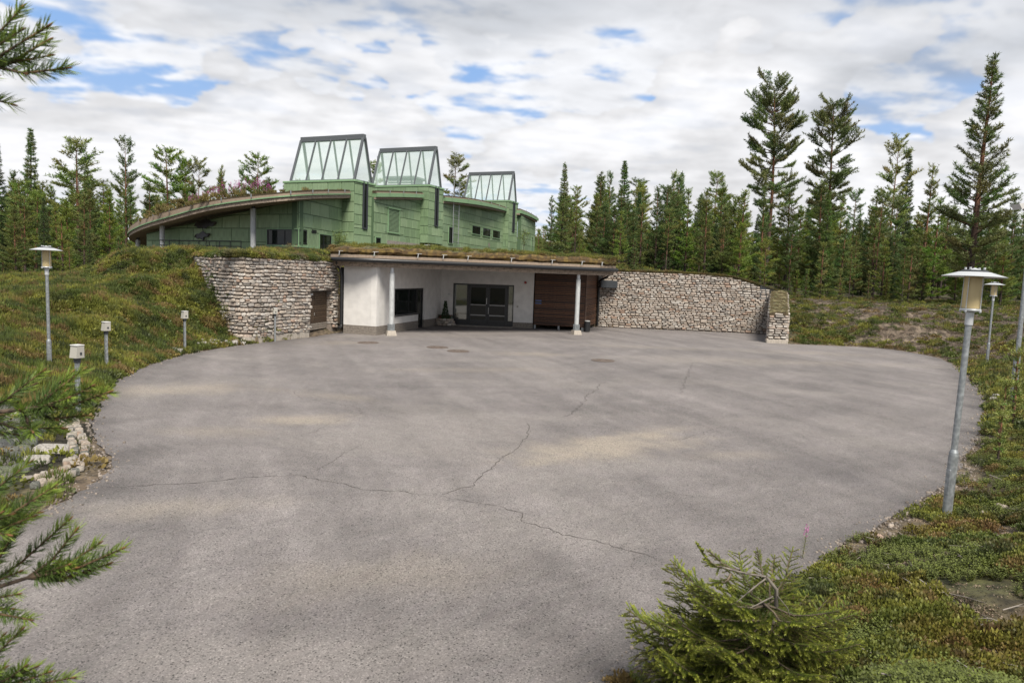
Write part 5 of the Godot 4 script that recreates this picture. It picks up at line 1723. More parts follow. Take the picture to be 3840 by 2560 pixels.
# kinds: 0 young pine, 1 slim pine with a bare stem, 2 old pine, 3 spruce, 4 broad conical pine
func tree_meshes(kind: int, h: float, sd: int) -> Array:
	var r := RandomNumberGenerator.new()
	r.seed = sd
	var wood := MB.new()
	var crown := MB.new()
	var base_r: float = [0.011, 0.0095, 0.0125, 0.011, 0.0135][kind] * h
	var from: float = [0.06, 0.40, 0.43, 0.03, 0.15][kind]
	var wide: float = [0.215, 0.14, 0.165, 0.14, 0.19][kind] * h
	var lean := Vector3(r.randf_range(-0.02, 0.02), 0, r.randf_range(-0.02, 0.02)) * h
	var bend := Vector3(r.randf_range(-1, 1), 0, r.randf_range(-1, 1)) * h * (0.012 if kind != 2 else 0.02)
	var stem := func(t: float) -> Vector3: return Vector3(0, t * h, 0) + lean * t + bend * sin(t * PI)
	var pts := []
	var rad := []
	for i in 13:
		var t := i / 12.0
		pts.append(stem.call(t) - (Vector3(0, 0.3, 0) if i == 0 else Vector3.ZERO)); rad.append(base_r * pow(1.0 - t, 0.8) + 0.012)
	# bark: grey-brown plates below, orange flakes higher up on pines
	var low := Color(0.085, 0.066, 0.056)
	var high := Color(0.27, 0.125, 0.07) if kind != 3 else Color(0.09, 0.07, 0.06)
	for i in 12:
		wood.col = low.lerp(high, smoothstep(0.12, 0.62, (i + 0.5) / 12.0) if kind != 3 else 0.0)
		wood.tube([pts[i], pts[i + 1]], [rad[i], rad[i + 1]], 8, false)
	var tone := Color(0.160, 0.195, 0.048)
	if kind == 3: tone = Color(0.120, 0.155, 0.044)
	if kind == 2: tone = Color(0.125, 0.155, 0.048)
	if kind == 4: tone = Color(0.125, 0.155, 0.048)
	var f := r.randf_range(0.9, 1.12)
	tone = Color(tone.r * f * r.randf_range(0.9, 1.1), tone.g * f, tone.b * f)
	var gap: float = [0.50, 0.50, 0.54, 0.24, 0.42][kind] * clampf(h / 10.0, 0.35, 1.15)
	var y := from * h
	var odd := 0.0
	while y < h * 0.99:
		var t := y / h
		var u := (t - from) / (1.0 - from)
		var reach := 0.0
		match kind:
			0: reach = wide * pow(1.0 - u, 0.8) * (0.6 + 0.4 * smoothstep(0.0, 0.2, u)) * r.randf_range(0.8, 1.15)
			1: reach = wide * sqrt(maxf(0.0, 1.0 - pow(absf(u - 0.42) / 0.62, 2.0))) * r.randf_range(0.6, 1.2)
			2: reach = wide * sqrt(maxf(0.0, 1.0 - pow(absf(u - 0.38) / 0.66, 2.4))) * r.randf_range(0.6, 1.2)
			3: reach = wide * (1.0 - u) * 1.05 + 0.1
			4: reach = wide * pow(1.0 - u, 0.9) * (0.62 + 0.38 * smoothstep(0.0, 0.2, u)) * r.randf_range(0.85, 1.1)
		reach = maxf(reach, 0.16 * clampf(h / 10.0, 0.3, 1.0))
		var n := r.randi_range(4, 6)
		if kind == 2: n = r.randi_range(5, 7)
		if kind == 3: n = r.randi_range(5, 7)
		odd += 0.7
		for k in n:
			if r.randf() < [0.12, 0.2, 0.12, 0.03, 0.07][kind]: continue
			var an := TAU * (k + r.randf_range(-0.3, 0.3)) / n + odd
			var len := reach * (r.randf_range(0.55, 1.18) if kind != 2 else r.randf_range(0.45, 1.15))
			var up := lerpf(0.12, 0.95, pow(u, 1.3))
			if kind == 2: up = lerpf(-0.12, 0.55, u)
			if kind == 1: up = lerpf(0.0, 0.6, u)
			if kind == 3: up = lerpf(-0.42, 0.5, u)
			if kind == 4: up = lerpf(0.22, 0.85, u)
			up += r.randf_range(-0.14, 0.14) * (1.0 if kind in [0, 3] else 1.9)
			var out := Vector3(cos(an), 0, sin(an))
			var o: Vector3 = stem.call(clampf(t + r.randf_range(-0.5, 0.5) * gap / h * (0.3 if kind == 3 else 1.3), from * 0.8, 0.995))
			var curve := 0.30 if kind != 2 else 0.38
			if kind == 3: curve = 0.35
			var bp := []
			for i in 5:
				var s := i / 4.0
				bp.append(o + out * len * s * (1.0 - 0.12 * s) + Vector3.UP * len * (up * s * 0.8 + curve * s * s * 0.6) + rv(r) * len * 0.03 * s)
			var br := 0.010 * len + 0.006
			if kind == 2 or kind == 4: br *= 1.5
			wood.col = high.lerp(low, 0.35 + 0.4 * r.randf())
			wood.tube(bp, [br, br * 0.8, br * 0.6, br * 0.4, br * 0.2], 3, false)
			# tufts along the branch and its side twigs
			var needle: float = clampf(0.20 * h / 10.0, 0.075, 0.24)
			if kind == 3: needle *= 0.72
			if kind == 2 or kind == 4: needle = 0.25
			var btone := Color(tone.r * r.randf_range(0.8, 1.25), tone.g * r.randf_range(0.85, 1.18), tone.b)
			var start := 0.34 if not kind in [1, 2] else 0.45
			if kind == 4: start = 0.32
			var step := needle * (0.62 if kind != 3 else 0.55)
			var s := start * len
			while s <= len:
				var q := s / len
				var ii := mini(int(q * 4.0), 3)
				var p: Vector3 = (bp[ii] as Vector3).lerp(bp[ii + 1], q * 4.0 - ii)
				var d: Vector3 = ((bp[ii + 1] as Vector3) - bp[ii]).normalized()
				tuft(crown, p, (d + Vector3.UP * 0.35).normalized(), needle, needle * 0.115, 8 if kind != 2 else 11, r, btone)
				var tw := len * (1.0 - q) * 0.55 + needle * (0.9 if kind != 2 else 2.4)
				if kind == 3: tw = len * (1.0 - q) * 0.42 + needle
				if kind in [1, 2]: tw = len * 0.40 * sin(PI * clampf((q - 0.3) / 0.8, 0.0, 1.0)) + needle * 1.2
				for side: float in [-1.0, 1.0]:
					if r.randf() < 0.16: continue
					var td := (d * 0.75 + d.cross(Vector3.UP).normalized() * side * r.randf_range(0.5, 1.0) + Vector3.UP * (r.randf_range(-0.1, 0.45) if kind != 3 else r.randf_range(-0.5, 0.05))).normalized()
					var m := needle * 0.6
					var tl := tw * r.randf_range(0.5, 1.0)
					while m < tl:
						tuft(crown, p + td * m, (td + Vector3.UP * (0.4 if kind != 3 else 0.0)).normalized(), needle, needle * 0.115, 7 if kind != 2 else 10, r, btone)
						m += needle * 0.8
				s += step * r.randf_range(0.9, 1.5)
		y += gap * r.randf_range(0.75, 1.25) * (1.0 if u < 0.8 else 0.75)
	# leader
	var tp: Vector3 = stem.call(1.0)
	var nl := clampf(0.20 * h / 10.0, 0.07, 0.22)
	for k in 4: tuft(crown, tp - Vector3(0, k * nl * 0.8, 0), Vector3.UP, nl, nl * 0.1, 7, r, tone)
	if kind in [0, 1, 4]:
		for k in 9:
			var an := r.randf() * TAU
			var o: Vector3 = stem.call(1.0 - r.randf_range(0.01, 0.10))
			var q := Vector3(cos(an) * 0.5, 1.0, sin(an) * 0.5).normalized()
			for j in 3: tuft(crown, o + Vector3(cos(an), 0.3, sin(an)) * nl * 1.2 + q * nl * 0.7 * j, q, nl, nl * 0.1, 5, r, Color(tone.r * 1.2, tone.g * 1.15, tone.b))
	# dead twigs on the bare stem
	if kind in [0, 1, 2]:
		for k in (10 if kind != 0 else 4):
			var t := r.randf_range(0.08, from + 0.05)
			var an := r.randf() * TAU
			var o: Vector3 = stem.call(t)
			var l := r.randf_range(0.3, 1.0) * h * 0.07
			wood.col = Color(0.13, 0.11, 0.095)
			wood.tube([o, o + Vector3(cos(an), 0.05, sin(an)) * l, o + Vector3(cos(an) * 1.5, -0.1 + r.randf() * 0.5, sin(an) * 1.5) * l], [0.016, 0.011, 0.005], 3, false)
	return [wood.mesh(), crown.mesh()]

func tree(called: String, kind: int, h: float, sd: int) -> Node3D:
	var m := tree_meshes(kind, h, sd)
	var t := thing(called, "", "tree")
	bit(t, "trunk", m[0], mats["bark"])
	bit(t, "crown", m[1], mats["needles"])
	return t

func in_building(x: float, d: float) -> bool:
	if d > 37.0 and d < 54.0 and x > -27.5 and x < 2.2: return true
	if d >= 54.0 and d < 86.0 and x > -21.0 + (d - 54.0) * 0.2 and x < 3.4: return true
	if d > 28.0 and d <= 43.5 and x > -15.0 and x < 17.0: return true
	return false

func make_forest() -> void:
	# one of each shape; the first place on the list takes it, the rest are copies
	var kinds := {
		"young_pine": [[0, 10.0, 11], [0, 10.0, 12], [0, 10.0, 13], [0, 10.0, 14]],
		"slim_pine": [[1, 11.0, 21], [1, 11.0, 22], [1, 11.0, 23], [1, 11.0, 24]],
		"tall_pine": [[2, 18.0, 31], [2, 17.0, 32]],
		"conical_pine": [[4, 17.5, 41]],
		"spruce": [[3, 12.0, 51], [3, 12.0, 52]],
		"pine_sapling": [[0, 2.6, 61], [0, 2.6, 62]]}
	var protos := {}
	var used := {}
	for k in kinds:
		protos[k] = []
		for q in kinds[k]:
			protos[k].append([tree(k, q[0], q[1], q[2]), q[1]])
	var plant := func(kind: String, which: int, x: float, d: float, h: float, wide: float, label: String, group := "") -> void:
		var p: Array = protos[kind][which]
		var base := height(x, d)
		var sc := h / float(p[1])
		var turn := rng.randf() * TAU
		var key := kind + str(which)
		var what := "tree"
		if not used.has(key):
			used[key] = true
			var t: Node3D = p[0]
			t.transform = Transform3D(Basis(Vector3.UP, turn).scaled_local(Vector3(sc * wide, sc, sc * wide)), at(x, d, base))
			tag(t, label, what, group)
		else:
			var t := copy_of(p[0], kind, at(x, d, base), turn, Vector3(sc * wide, sc, sc * wide), label, what, group)
			(t.get_child(1) as MeshInstance3D).material_override = mats["needles_%d" % (rng.randi() % 5)]
	# the trees that stand out: x, d, height of the tip above the yard
	var tip := func(kind: String, which: int, x: float, d: float, top: float, wide: float, label: String) -> void:
		plant.call(kind, which, x, d, top - height(x, d), wide, label)
	tip.call("tall_pine", 0, 21.4, 60.0, 19.4, 0.84, "tallest bare-stemmed old pine, behind the falling end of the right stone wall")
	tip.call("tall_pine", 1, 27.3, 62.0, 18.5, 0.9, "second old pine with dark straight stem, right of the tallest bare-stemmed pine")
	tip.call("conical_pine", 0, 31.2, 48.0, 18.6, 1.05, "huge broad conical pine rising behind the nearest lamp post")
	tip.call("spruce", 0, -42.8, 62.0, 14.1, 0.9, "dark pointed spruce taller than its neighbours, in the far left forest")
	tip.call("spruce", 1, 3.6, 56.0, 11.9, 0.95, "pointed tree with open tip, nearest beside the building's right end")
	tip.call("slim_pine", 0, 5.1, 60.0, 10.4, 1.0, "pine with a reddish stem beside the pointed tree at the building's right end")
	tip.call("spruce", 0, 8.7, 57.0, 12.3, 1.15, "pointed dark conifer behind the small green copper hut")
	tip.call("young_pine", 0, 6.6, 58.5, 9.9, 1.0, "rounded young pine between the reddish-stemmed pine and the copper hut")
	tip.call("young_pine", 1, 13.4, 61.0, 12.2, 0.9, "slender young pine with a long leader, above the middle of the right wall")
	tip.call("spruce", 1, 16.6, 72.0, 14.0, 0.85, "dark narrow tree behind the slender pine above the right wall")
	tip.call("slim_pine", 1, 20.5, 73.0, 14.1, 1.0, "slim pine left of the tallest old pine, seen against the cloud")
	tip.call("slim_pine", 2, 37.3, 70.0, 17.1, 0.8, "slim tall pine just right of the second old pine")
	tip.call("spruce", 1, 38.8, 71.0, 16.6, 0.8, "narrow tall tree, right one of the pair beside the second old pine")
	tip.call("young_pine", 2, 36.0, 62.0, 13.8, 0.9, "young pine with a feathery tip halfway between the pair and the huge pine")
	tip.call("slim_pine", 3, -38.6, 62.0, 13.2, 1.3, "round-topped pine right of the dark pointed spruce on the left")
	tip.call("spruce", 0, -46.5, 63.0, 13.4, 1.0, "dark spruce at the far left edge of the forest")
	tip.call("slim_pine", 0, -34.8, 62.5, 13.4, 0.7, "very slender pine standing above the left forest's middle")
	tip.call("slim_pine", 3, -31.6, 64.0, 13.0, 1.25, "thin-crowned old pine above the left end of the curved roof")
	tip.call("slim_pine", 1, -30.4, 64.5, 12.4, 0.75, "half-dead thin pine right of the thin-crowned old pine")
	tip.call("slim_pine", 2, -28.8, 64.0, 11.9, 0.9, "round dark pine behind the fireweed on the curved roof")
	tip.call("young_pine", 3, -27.9, 67.0, 12.1, 0.7, "young pine behind the right part of the fireweed")
	tip.call("young_pine", 1, -26.1, 67.0, 12.1, 0.75, "young pine left of the open-crowned pine behind the roof")
	tip.call("slim_pine", 3, -26.2, 71.0, 13.8, 1.2, "open-crowned pine standing alone behind the curved roof")
	tip.call("young_pine", 0, -23.9, 68.0, 11.4, 1.0, "bushy pine just left of the first glass tent")
	tip.call("slim_pine", 2, -8.3, 92.0, 17.5, 1.2, "dense pine seen between the middle and right glass tents")
	tip.call("slim_pine", 0, -7.0, 93.0, 14.2, 1.0, "small pine top beside the ladder, between the middle and right glass tents")
	tip.call("slim_pine", 1, -18.5, 93.0, 17.0, 0.9, "pine top seen between the left and middle glass tents")
	# the stands: many alike
	var placed := []
	for q in [[21.4, 60.0], [27.3, 62.0], [31.2, 48.0], [3.6, 56.0], [9.4, 58.0], [18.72, 27.3]]: placed.append(Vector2(q[0], q[1]))
	var right_n := 0
	var left_n := 0
	var tries := 0
	while (right_n < 205 or left_n < 125) and tries < 14000:
		tries += 1
		var right := rng.randf() < 0.6
		if right and right_n >= 205 or not right and left_n >= 125: continue
		var d := 44.5 + 66.0 * pow(rng.randf(), 1.4)
		var ratio := rf(0.045, 0.82) if right else rf(-0.82, -0.30)
		if not right and d < 52.0 and ratio > -0.52: continue
		if right and ratio > 0.36 and d < 46.0 + 6.0 * smoothstep(0.7, 0.36, ratio): continue
		var x := ratio * d
		if in_building(x, d): continue
		if right and x < 5.5 and d < 52.0: continue
		var need := 2.0 if d < 62.0 else 2.4
		var ok := true
		for p in placed:
			if absf(p.x - x) < need and absf(p.y - d) < need: ok = false; break
		if not ok: continue
		placed.append(Vector2(x, d))
		var kind := "young_pine"
		var z := rng.randf()
		if z > 0.62: kind = "slim_pine"
		if z > 0.93: kind = "spruce"
		# tips make an uneven skyline
		var h := 2.9 + d * (0.066 + 0.085 * pow(rng.randf(), 1.1) if right else 0.070 + 0.058 * rng.randf()) - height(x, d)
		if d < 54.0: h *= rf(0.7, 0.95)
		if d > 75.0: h *= rf(0.72, 1.0)
		h = clampf(h, 3.0, 14.0)
		var n: int = protos[kind].size()
		var gname := "trees of the right-hand stand" if right else "trees of the left-hand forest"
		var row := "front-row" if d < 56.0 else ("middle-row" if d < 72.0 else "back-row")
		var tall := "low" if h < 7.0 else ("mid-height" if h < 9.3 else "tall")
		var cell := clampi(int((ratio - 0.045) / 0.097), 0, 7) if right else clampi(int((ratio + 0.82) / 0.13), 0, 3)
		var where: String = ["beside the building's right end", "behind the copper hut", "behind the right wall's middle", "behind the right wall's falling end", "behind the buttress", "behind the open heath", "left of the huge conical pine", "right of the huge conical pine"][cell] if right else ["at the far left", "behind the left lamp post", "left of the curved roof", "behind the curved roof"][cell]
		var lab: String = "%s %s %s %s" % [tall, row, {"young_pine": "bushy young pine", "slim_pine": "bare-stemmed slim pine", "spruce": "narrow dark spruce"}[kind], where]
		plant.call(kind, rng.randi() % n, x, d, h, rf(0.85, 1.35), lab, gname + ", " + kind.replace("_", " "))
		if right: right_n += 1
		else: left_n += 1
	# young trees close behind the right wall
	for i in 16:
		var x := 6.2 + i * 0.62 + rf(-0.3, 0.3)
		var d := rf(44.6, 51.0)
		placed.append(Vector2(x, d))
		plant.call("young_pine" if i % 4 != 3 else "slim_pine", i % 4, x, d, rf(3.6, 6.6), rf(0.9, 1.3), "%s young pine close behind the right wall, %s" % [["broad", "slender", "bushy", "bare-stemmed"][i % 4], ["just right of the entrance roof", "left of the wall's middle", "right of the wall's middle", "above the wall's falling end"][i / 4]], "young pines close behind the right wall")
	# low growth along the edge of the stand
	var k := 0
	tries = 0
	while k < 46 and tries < 3000:
		tries += 1
		var right := rng.randf() < 0.75
		var d := rf(43.0, 58.0)
		var ratio := rf(0.10, 0.72) if right else rf(-0.74, -0.56)
		var x := ratio * d
		if in_building(x, d) or (right and ratio > 0.36 and d < 47.0): continue
		var ok := true
		for p in placed:
			if p.distance_to(Vector2(x, d)) < 1.1: ok = false; break
		if not ok: continue
		placed.append(Vector2(x, d))
		plant.call("pine_sapling", rng.randi() % 2, x, d, rf(1.6, 4.2), rf(0.9, 1.2), ("waist-high" if k % 2 else "taller") + " pine sapling at the " + ("right-hand stand's edge " + ["near the hut", "behind the right wall", "behind the buttress", "by the open heath"][clampi(int(ratio * 5.6), 0, 3)] if right else "left forest's edge"), "saplings at the edge of the " + ("right-hand stand" if right else "left-hand forest"))
		k += 1
	# the depth of the wood beyond
	for q in [["far_trees", 0], ["far_spruces", 1]]:
		var src: Node3D = protos["slim_pine" if q[1] == 0 else "young_pine"][1][0]
		var both := MB.new()
		for ch in src.get_children():
			var arr: Array = (ch as MeshInstance3D).mesh.surface_get_arrays(0)
			both.v.append_array(arr[Mesh.ARRAY_VERTEX]); both.n.append_array(arr[Mesh.ARRAY_NORMAL]); both.c.append_array(arr[Mesh.ARRAY_COLOR])
		var spots := []
		var cols := PackedColorArray()
		for j in 520:
			var ratio := rf(-0.95, 0.95)
			var d := rf(112.0, 190.0)
			if q[1] == 1: d = rf(98.0, 150.0)
			var x := ratio * d
			if absf(ratio) < 0.30 and ratio < 0.02 and d < 120.0: continue
			var sc := rf(0.5, 0.95)
			if ratio < 0.03 and ratio > -0.35: sc *= 0.8
			spots.append(Transform3D(Basis(Vector3.UP, rng.randf() * TAU).scaled_local(Vector3(sc * 1.2, sc, sc * 1.2)), at(x, d, height(x, d))))
			cols.append(Color.WHITE)
		var m := both.mesh()
		var mt: StandardMaterial3D = mats["needles"]
		scatter("far_forest", m, mt, spots, cols, "far-off mass of pines that closes the view, " + ("slim ones" if q[1] == 0 else "bushy ones"), "forest")

# ---------------------------------------------------------------- low plants
func clump(sd: int, count: int, rad: float, high: float, leaf: float, upright: float) -> ArrayMesh:
	var r := RandomNumberGenerator.new()
	r.seed = sd
	var mb := MB.new()
	for k in count:
		var an := r.randf() * TAU
		var q := sqrt(r.randf())
		var p := Vector3(cos(an) * q * rad, high * (1.0 - q * q * 0.8) * r.randf_range(0.35, 1.0), sin(an) * q * rad)
		var d := (Vector3(cos(an) * q, upright + 0.2, sin(an) * q) + rv(r) * 0.6).normalized()
		var s := d.cross(rv(r)).normalized() * leaf * (0.34 if upright < 1.5 else 0.10)
		var f := r.randf_range(0.6, 1.4)
		mb.col = Color(f, f, f * r.randf_range(0.75, 1.1))
		if upright < 1.5:
			mb.leaf(p - s * 0.2, p + d * leaf * 0.5 + s, p + d * leaf)
			mb.leaf(p - s * 0.2, p + d * leaf, p + d * leaf * 0.5 - s)
		else:
			mb.leaf(p - s, p + s, p + d * leaf)
	return mb.mesh()

# a sprig with paired oval leaves
func sprig(sd: int, high: float, leaf: float) -> ArrayMesh:
	var r := RandomNumberGenerator.new()
	r.seed = sd
	var mb := MB.new()
	for st in 4:
		var an := r.randf() * TAU
		var dirn := Vector3(cos(an) * 0.45, 1.0, sin(an) * 0.45).normalized()
		var hh := high * r.randf_range(0.6, 1.1)
		mb.col = Color(0.9, 0.55, 0.35)
		var w := dirn.cross(Vector3(sin(an), 0, cos(an))).normalized() * 0.0015
		mb.leaf(-w, w, dirn * hh)
		var y := hh * 0.2
		var side := r.randf() * TAU
		while y < hh:
			side += 2.2
			var p := dirn * y
			var o := (Vector3(cos(side), 0.55, sin(side))).normalized()
			var s := o.cross(Vector3.UP).normalized() * leaf * 0.32
			var f := r.randf_range(0.7, 1.3) * (1.0 + 0.5 * smoothstep(0.7, 1.0, y / hh))
			mb.col = Color(f, f, f * 0.9)
			mb.leaf(p, p + o * leaf * 0.55 + s, p + o * leaf)
			mb.leaf(p, p + o * leaf, p + o * leaf * 0.55 - s)
			y += leaf * 0.42
	return mb.mesh()

func heath_colour(x: float, d: float) -> Color:
	var p := n1.get_noise_2d(x * 1.1 + 20.0, d * 1.1)
	var q := n2.get_noise_2d(x * 2.2, d * 2.2 + 70.0)
	var c := Color(0.075, 0.104, 0.018).lerp(Color(0.185, 0.190, 0.030), smoothstep(-0.25, 0.3, p))
	c = c.lerp(Color(0.175, 0.108, 0.048), smoothstep(0.10, 0.42, q) * 0.8)
	c = c.lerp(Color(0.045, 0.060, 0.020), smoothstep(-0.10, -0.42, q) * 0.85)
	var f := rf(0.7, 1.35)
	return Color(c.r * f, c.g * f, c.b * f)

func make_heath() -> void:
	var near_a := [sprig(1, 0.11, 0.019), sprig(2, 0.09, 0.017)]
	var near_b := [clump(3, 90, 0.08, 0.10, 0.024, 1.2), clump(4, 90, 0.09, 0.07, 0.022, 0.9)]
	var mid := [clump(5, 60, 0.17, 0.13, 0.060, 0.7), clump(6, 60, 0.20, 0.10, 0.055, 0.9), clump(7, 70, 0.16, 0.15, 0.09, 2.2)]
	var lists := []
	var cols := []
	for k in 9: lists.append([]); cols.append(PackedColorArray())
	var put := func(k: int, x: float, d: float, y: float, sc: float, tall: float, c: Color) -> void:
		lists[k].append(Transform3D(Basis(Vector3.UP, rng.randf() * TAU).scaled_local(Vector3(sc, sc * tall, sc)), at(x, d, y)))
		cols[k].append(c)
	# the bank at our feet, right of the tarmac
	for i in 52000:
		var d := 2.2 + 16.0 * pow(rng.randf(), 1.5)
		var x := along(RIGHT, d) + rng.randf() * (1.2 + d * 0.72 - minf(0.0, 0.0))
		var s := x - along(RIGHT, d)
		if x / d > 0.80 or s < 0.06: continue
		var bare := n2.get_noise_2d(x * 1.5 + 11.0, d * 1.5) * 1.2 + lichen(x, d) - (0.25 if s > 0.5 else -0.5 * (0.5 - s))
		var y := height(x, d) - 0.01
		var p := n1.get_noise_2d(x * 1.6, d * 1.6 + 5.0)
		if bare > rf(-0.1, 0.35):
			if rng.randf() < 0.3: put.call(3, x, d, y - 0.02, rf(0.6, 1.1), 0.5, Color(0.17, 0.13, 0.095) * rf(0.7, 1.7))
			continue
		if p > rf(-0.15, 0.15):
			var c := Color(0.10, 0.125, 0.020) * rf(0.6, 1.3)
			put.call(rng.randi() % 2, x, d, y, rf(0.7, 1.25), 1.0, c)
		else:
			var c := heath_colour(x, d).lerp(Color(0.13, 0.05, 0.022), rf(0.0, 0.55) * smoothstep(-0.1, 0.25, n2.get_noise_2d(x * 0.9, d * 0.9)))
			put.call(2 + rng.randi() % 2, x, d, y, rf(0.6, 1.3), rf(0.8, 1.3), c)
	# the left bank and the mound
	for i in 62000:
		var d := 6.0 + 34.0 * pow(rng.randf(), 0.85)
		var x := along(LEFT, d) - rng.randf() * (d * 0.80 + along(LEFT, d)) if d < 25.5 else rf(-d * 0.80, -9.0)
		if x / d < -0.80: continue
		var up := behind_walls(x, d)
		if not up and off_tarmac(x, d) < 0.12: continue
		if x > -10.2 and d > 7.4 and x < -5.2 and d < 12.75 and rng.randf() < 0.992: continue
		if up and (x > -8.2 or d > 41.0 - (x + 12.0) * 0.45): continue
		if lichen(x, d) + n2.get_noise_2d(x * 1.4, d * 1.4) * 0.6 > rf(0.3, 0.7): continue
		put.call(4 + rng.randi() % 3, x, d, height(x, d) - 0.02, rf(0.65, 1.35), rf(0.8, 1.3), heath_colour(x, d))
	# heath and forest floor on the right, beyond the tarmac
	for i in 46000:
		var d := 14.0 + 48.0 * pow(rng.randf(), 0.9)
		var x := rf(0.06, 0.80) * d
		if behind_walls(x, d):
			if d > 56.0: continue
		elif off_tarmac(x, d) < 0.15 or (d < 42.0 and x < 17.0 and d > 34.0 and x < 13.3 + (d - 34.2) * 0.36 + 0.6): continue
		if in_building(x, d) and d > 43.5: continue
		if x < 5.2 and d < 46.0: continue
		var li := lichen(x, d)
		if li > rf(0.05, 0.75):
			if rng.randf() < 0.55:
				var c := Color(0.24, 0.205, 0.175).lerp(Color(0.12, 0.09, 0.07), rng.randf())
				put.call(6, x, d, height(x, d) - 0.03, rf(0.7, 1.2), 0.6, c)
			continue
		put.call(4 + rng.randi() % 3, x, d, height(x, d) - 0.02, rf(0.7, 1.5), rf(0.8, 1.3), heath_colour(x, d))
	# turf roof of the entrance and the slope behind it
	for i in 9000:
		var x := rf(-8.3, 5.6)
		var d := rf(30.5, 47.0)
		var ed := lerpf(30.9, 35.6, clampf((x + 6.2) / 10.5, 0, 1)) if x > -6.2 else 31.2
		var back := d - ed
		if back < 0.02: continue
		if back > 2.5 and rng.randf() < 0.45: continue
		var y := 3.66 + 0.26 * smoothstep(0.0, 0.4, back) + back * 0.011
		if d > 42.3: y = height(x, d)
		if d > 45.0 and x < -5.0: continue
		var q := n2.get_noise_2d(x * 1.3, d * 1.3)
		var c := heath_colour(x, d).lerp(Color(0.15, 0.085, 0.02), 0.5 * smoothstep(0.8, 0.0, back))
		if q > 0.22 and back > 0.7 or rng.randf() < 0.04:
			put.call(7, x, d, y - 0.02, rf(0.6, 1.1), rf(0.6, 1.2), Color(0.16, 0.17, 0.035) * rf(0.7, 1.2))
		else:
			put.call(4 + rng.randi() % 3, x, d, y - 0.03, rf(0.6, 1.15), rf(0.6, 1.0), c)
	# shaggy fringe over the tops of the stone walls
	for i in 2600:
		var t := rng.randf()
		var x := lerpf(5.0, 15.6, t)
		var d := lerpf(41.66, 40.4, t) + rf(0.0, 0.7)
		var s := t * 10.5
		var y := lerpf(3.34, 3.28, smoothstep(4.5, 6.8, s)) - 0.60 * pow(smoothstep(6.2, 11.2, s) * 1.35, 1.5) + rf(-0.02, 0.06)
		put.call(4 + rng.randi() % 3, x, d, y, rf(0.45, 0.85), rf(0.5, 0.9), heath_colour(x, d).lerp(Color(0.12, 0.075, 0.035), 0.5))
	for i in 3400:
		var k := rng.randi() % (WALL_LEFT.size() - 1)
		var t := rng.randf()
		var x := lerpf(WALL_LEFT[k][0], WALL_LEFT[k + 1][0], t)
		var d := lerpf(WALL_LEFT[k][1], WALL_LEFT[k + 1][1], t) + rf(-0.04, 0.25)
		if k < 4: d += rf(0.0, 0.6)
		else: x -= rf(-0.05, 0.6)
		if behind_walls(x, d) == false and d > 26.5 and x > wall_x(d): continue
		var dr := n2.get_noise_2d(x * 1.2, d * 1.2)
		put.call(4 + rng.randi() % 3, x, d, 3.24 + rf(-0.05, 0.10) + 0.08 * dr, rf(0.6, 1.15), rf(0.6, 1.1), heath_colour(x, d).lerp(Color(0.22, 0.18, 0.12), 0.6 * smoothstep(0.1, 0.4, dr)))
	# turf on the buttress
	for i in 700:
		var t := rng.randf()
		var u := rf(0.04, 0.96)
		var p := Vector2(12.68, 34.45).lerp(Vector2(14.9, 40.5), t).lerp(Vector2(13.58, 34.33).lerp(Vector2(15.78, 40.3), t), u)
		put.call(6, p.x, p.y, lerpf(1.50, 2.46, t) + 0.03, rf(0.4, 0.7), rf(0.3, 0.5), Color(0.20, 0.165, 0.09) * rf(0.7, 1.3))
	# grass on the curved roof
	for i in 170:
		var t := rng.randf()
		var x := lerpf(-25.5, -10.9, t)
		var d := lerpf(46.3, 45.2, t) - 7.0 * sin(PI * clampf((x + 25.5) / 15.5, 0, 1)) + rf(0.3, 2.2)
		var y := lerpf(5.1, 7.95, pow(clampf((x + 25.8) / 15.0, 0, 1), 0.8)) + rf(-0.45, -0.2)
		put.call(7, x, d, y, rf(0.6, 1.2), rf(0.5, 1.1), Color(0.17, 0.14, 0.05) * rf(0.7, 1.3))
	var meshes := [near_a[0], near_a[1], near_b[0], near_b[1], mid[0], mid[1], mid[2], clump(9, 44, 0.10, 0.06, 0.26, 2.6)]
	var names := [["ground_cover", "bright green lingonberry sprigs on the near bank right of the tarmac"], ["ground_cover", "low lingonberry growing among the heather on the near bank"], ["ground_cover", "reddish heather and crowberry on the near bank"], ["ground_cover", "low brown and green dwarf shrubs and litter on the near bank"], ["ground_cover", "rounded cushions of moss and dwarf shrubs on the banks"], ["ground_cover", "flat mats of crowberry on the banks and wall tops"], ["ground_cover", "tufted heather and dry litter on the banks"], ["grass", "pale yellow-green grass tufts on the turf roofs"]]
	for k in 8:
		scatter(names[k][0], meshes[k], mats["foliage"], lists[k], cols[k], names[k][1], "ground cover" if k < 7 else "grass")

# ---------------------------------------------------------------- stones on the ground
func flat_stone(p: Node3D, called: String, x: float, d: float, size: Vector3, turn: float, m: Material, lift := 0.0) -> MeshInstance3D:
	var b := Basis(Vector3.UP, turn) * Basis(Vector3.RIGHT, -PI / 2 + rf(-0.12, 0.12)) * Basis.from_scale(Vector3(size.x, size.z, size.y))
	return part(p, called, stone_meshes[rng.randi() % 12], m, Transform3D(b, at(x, d, height(x, d) - size.y * 0.25 + lift)))

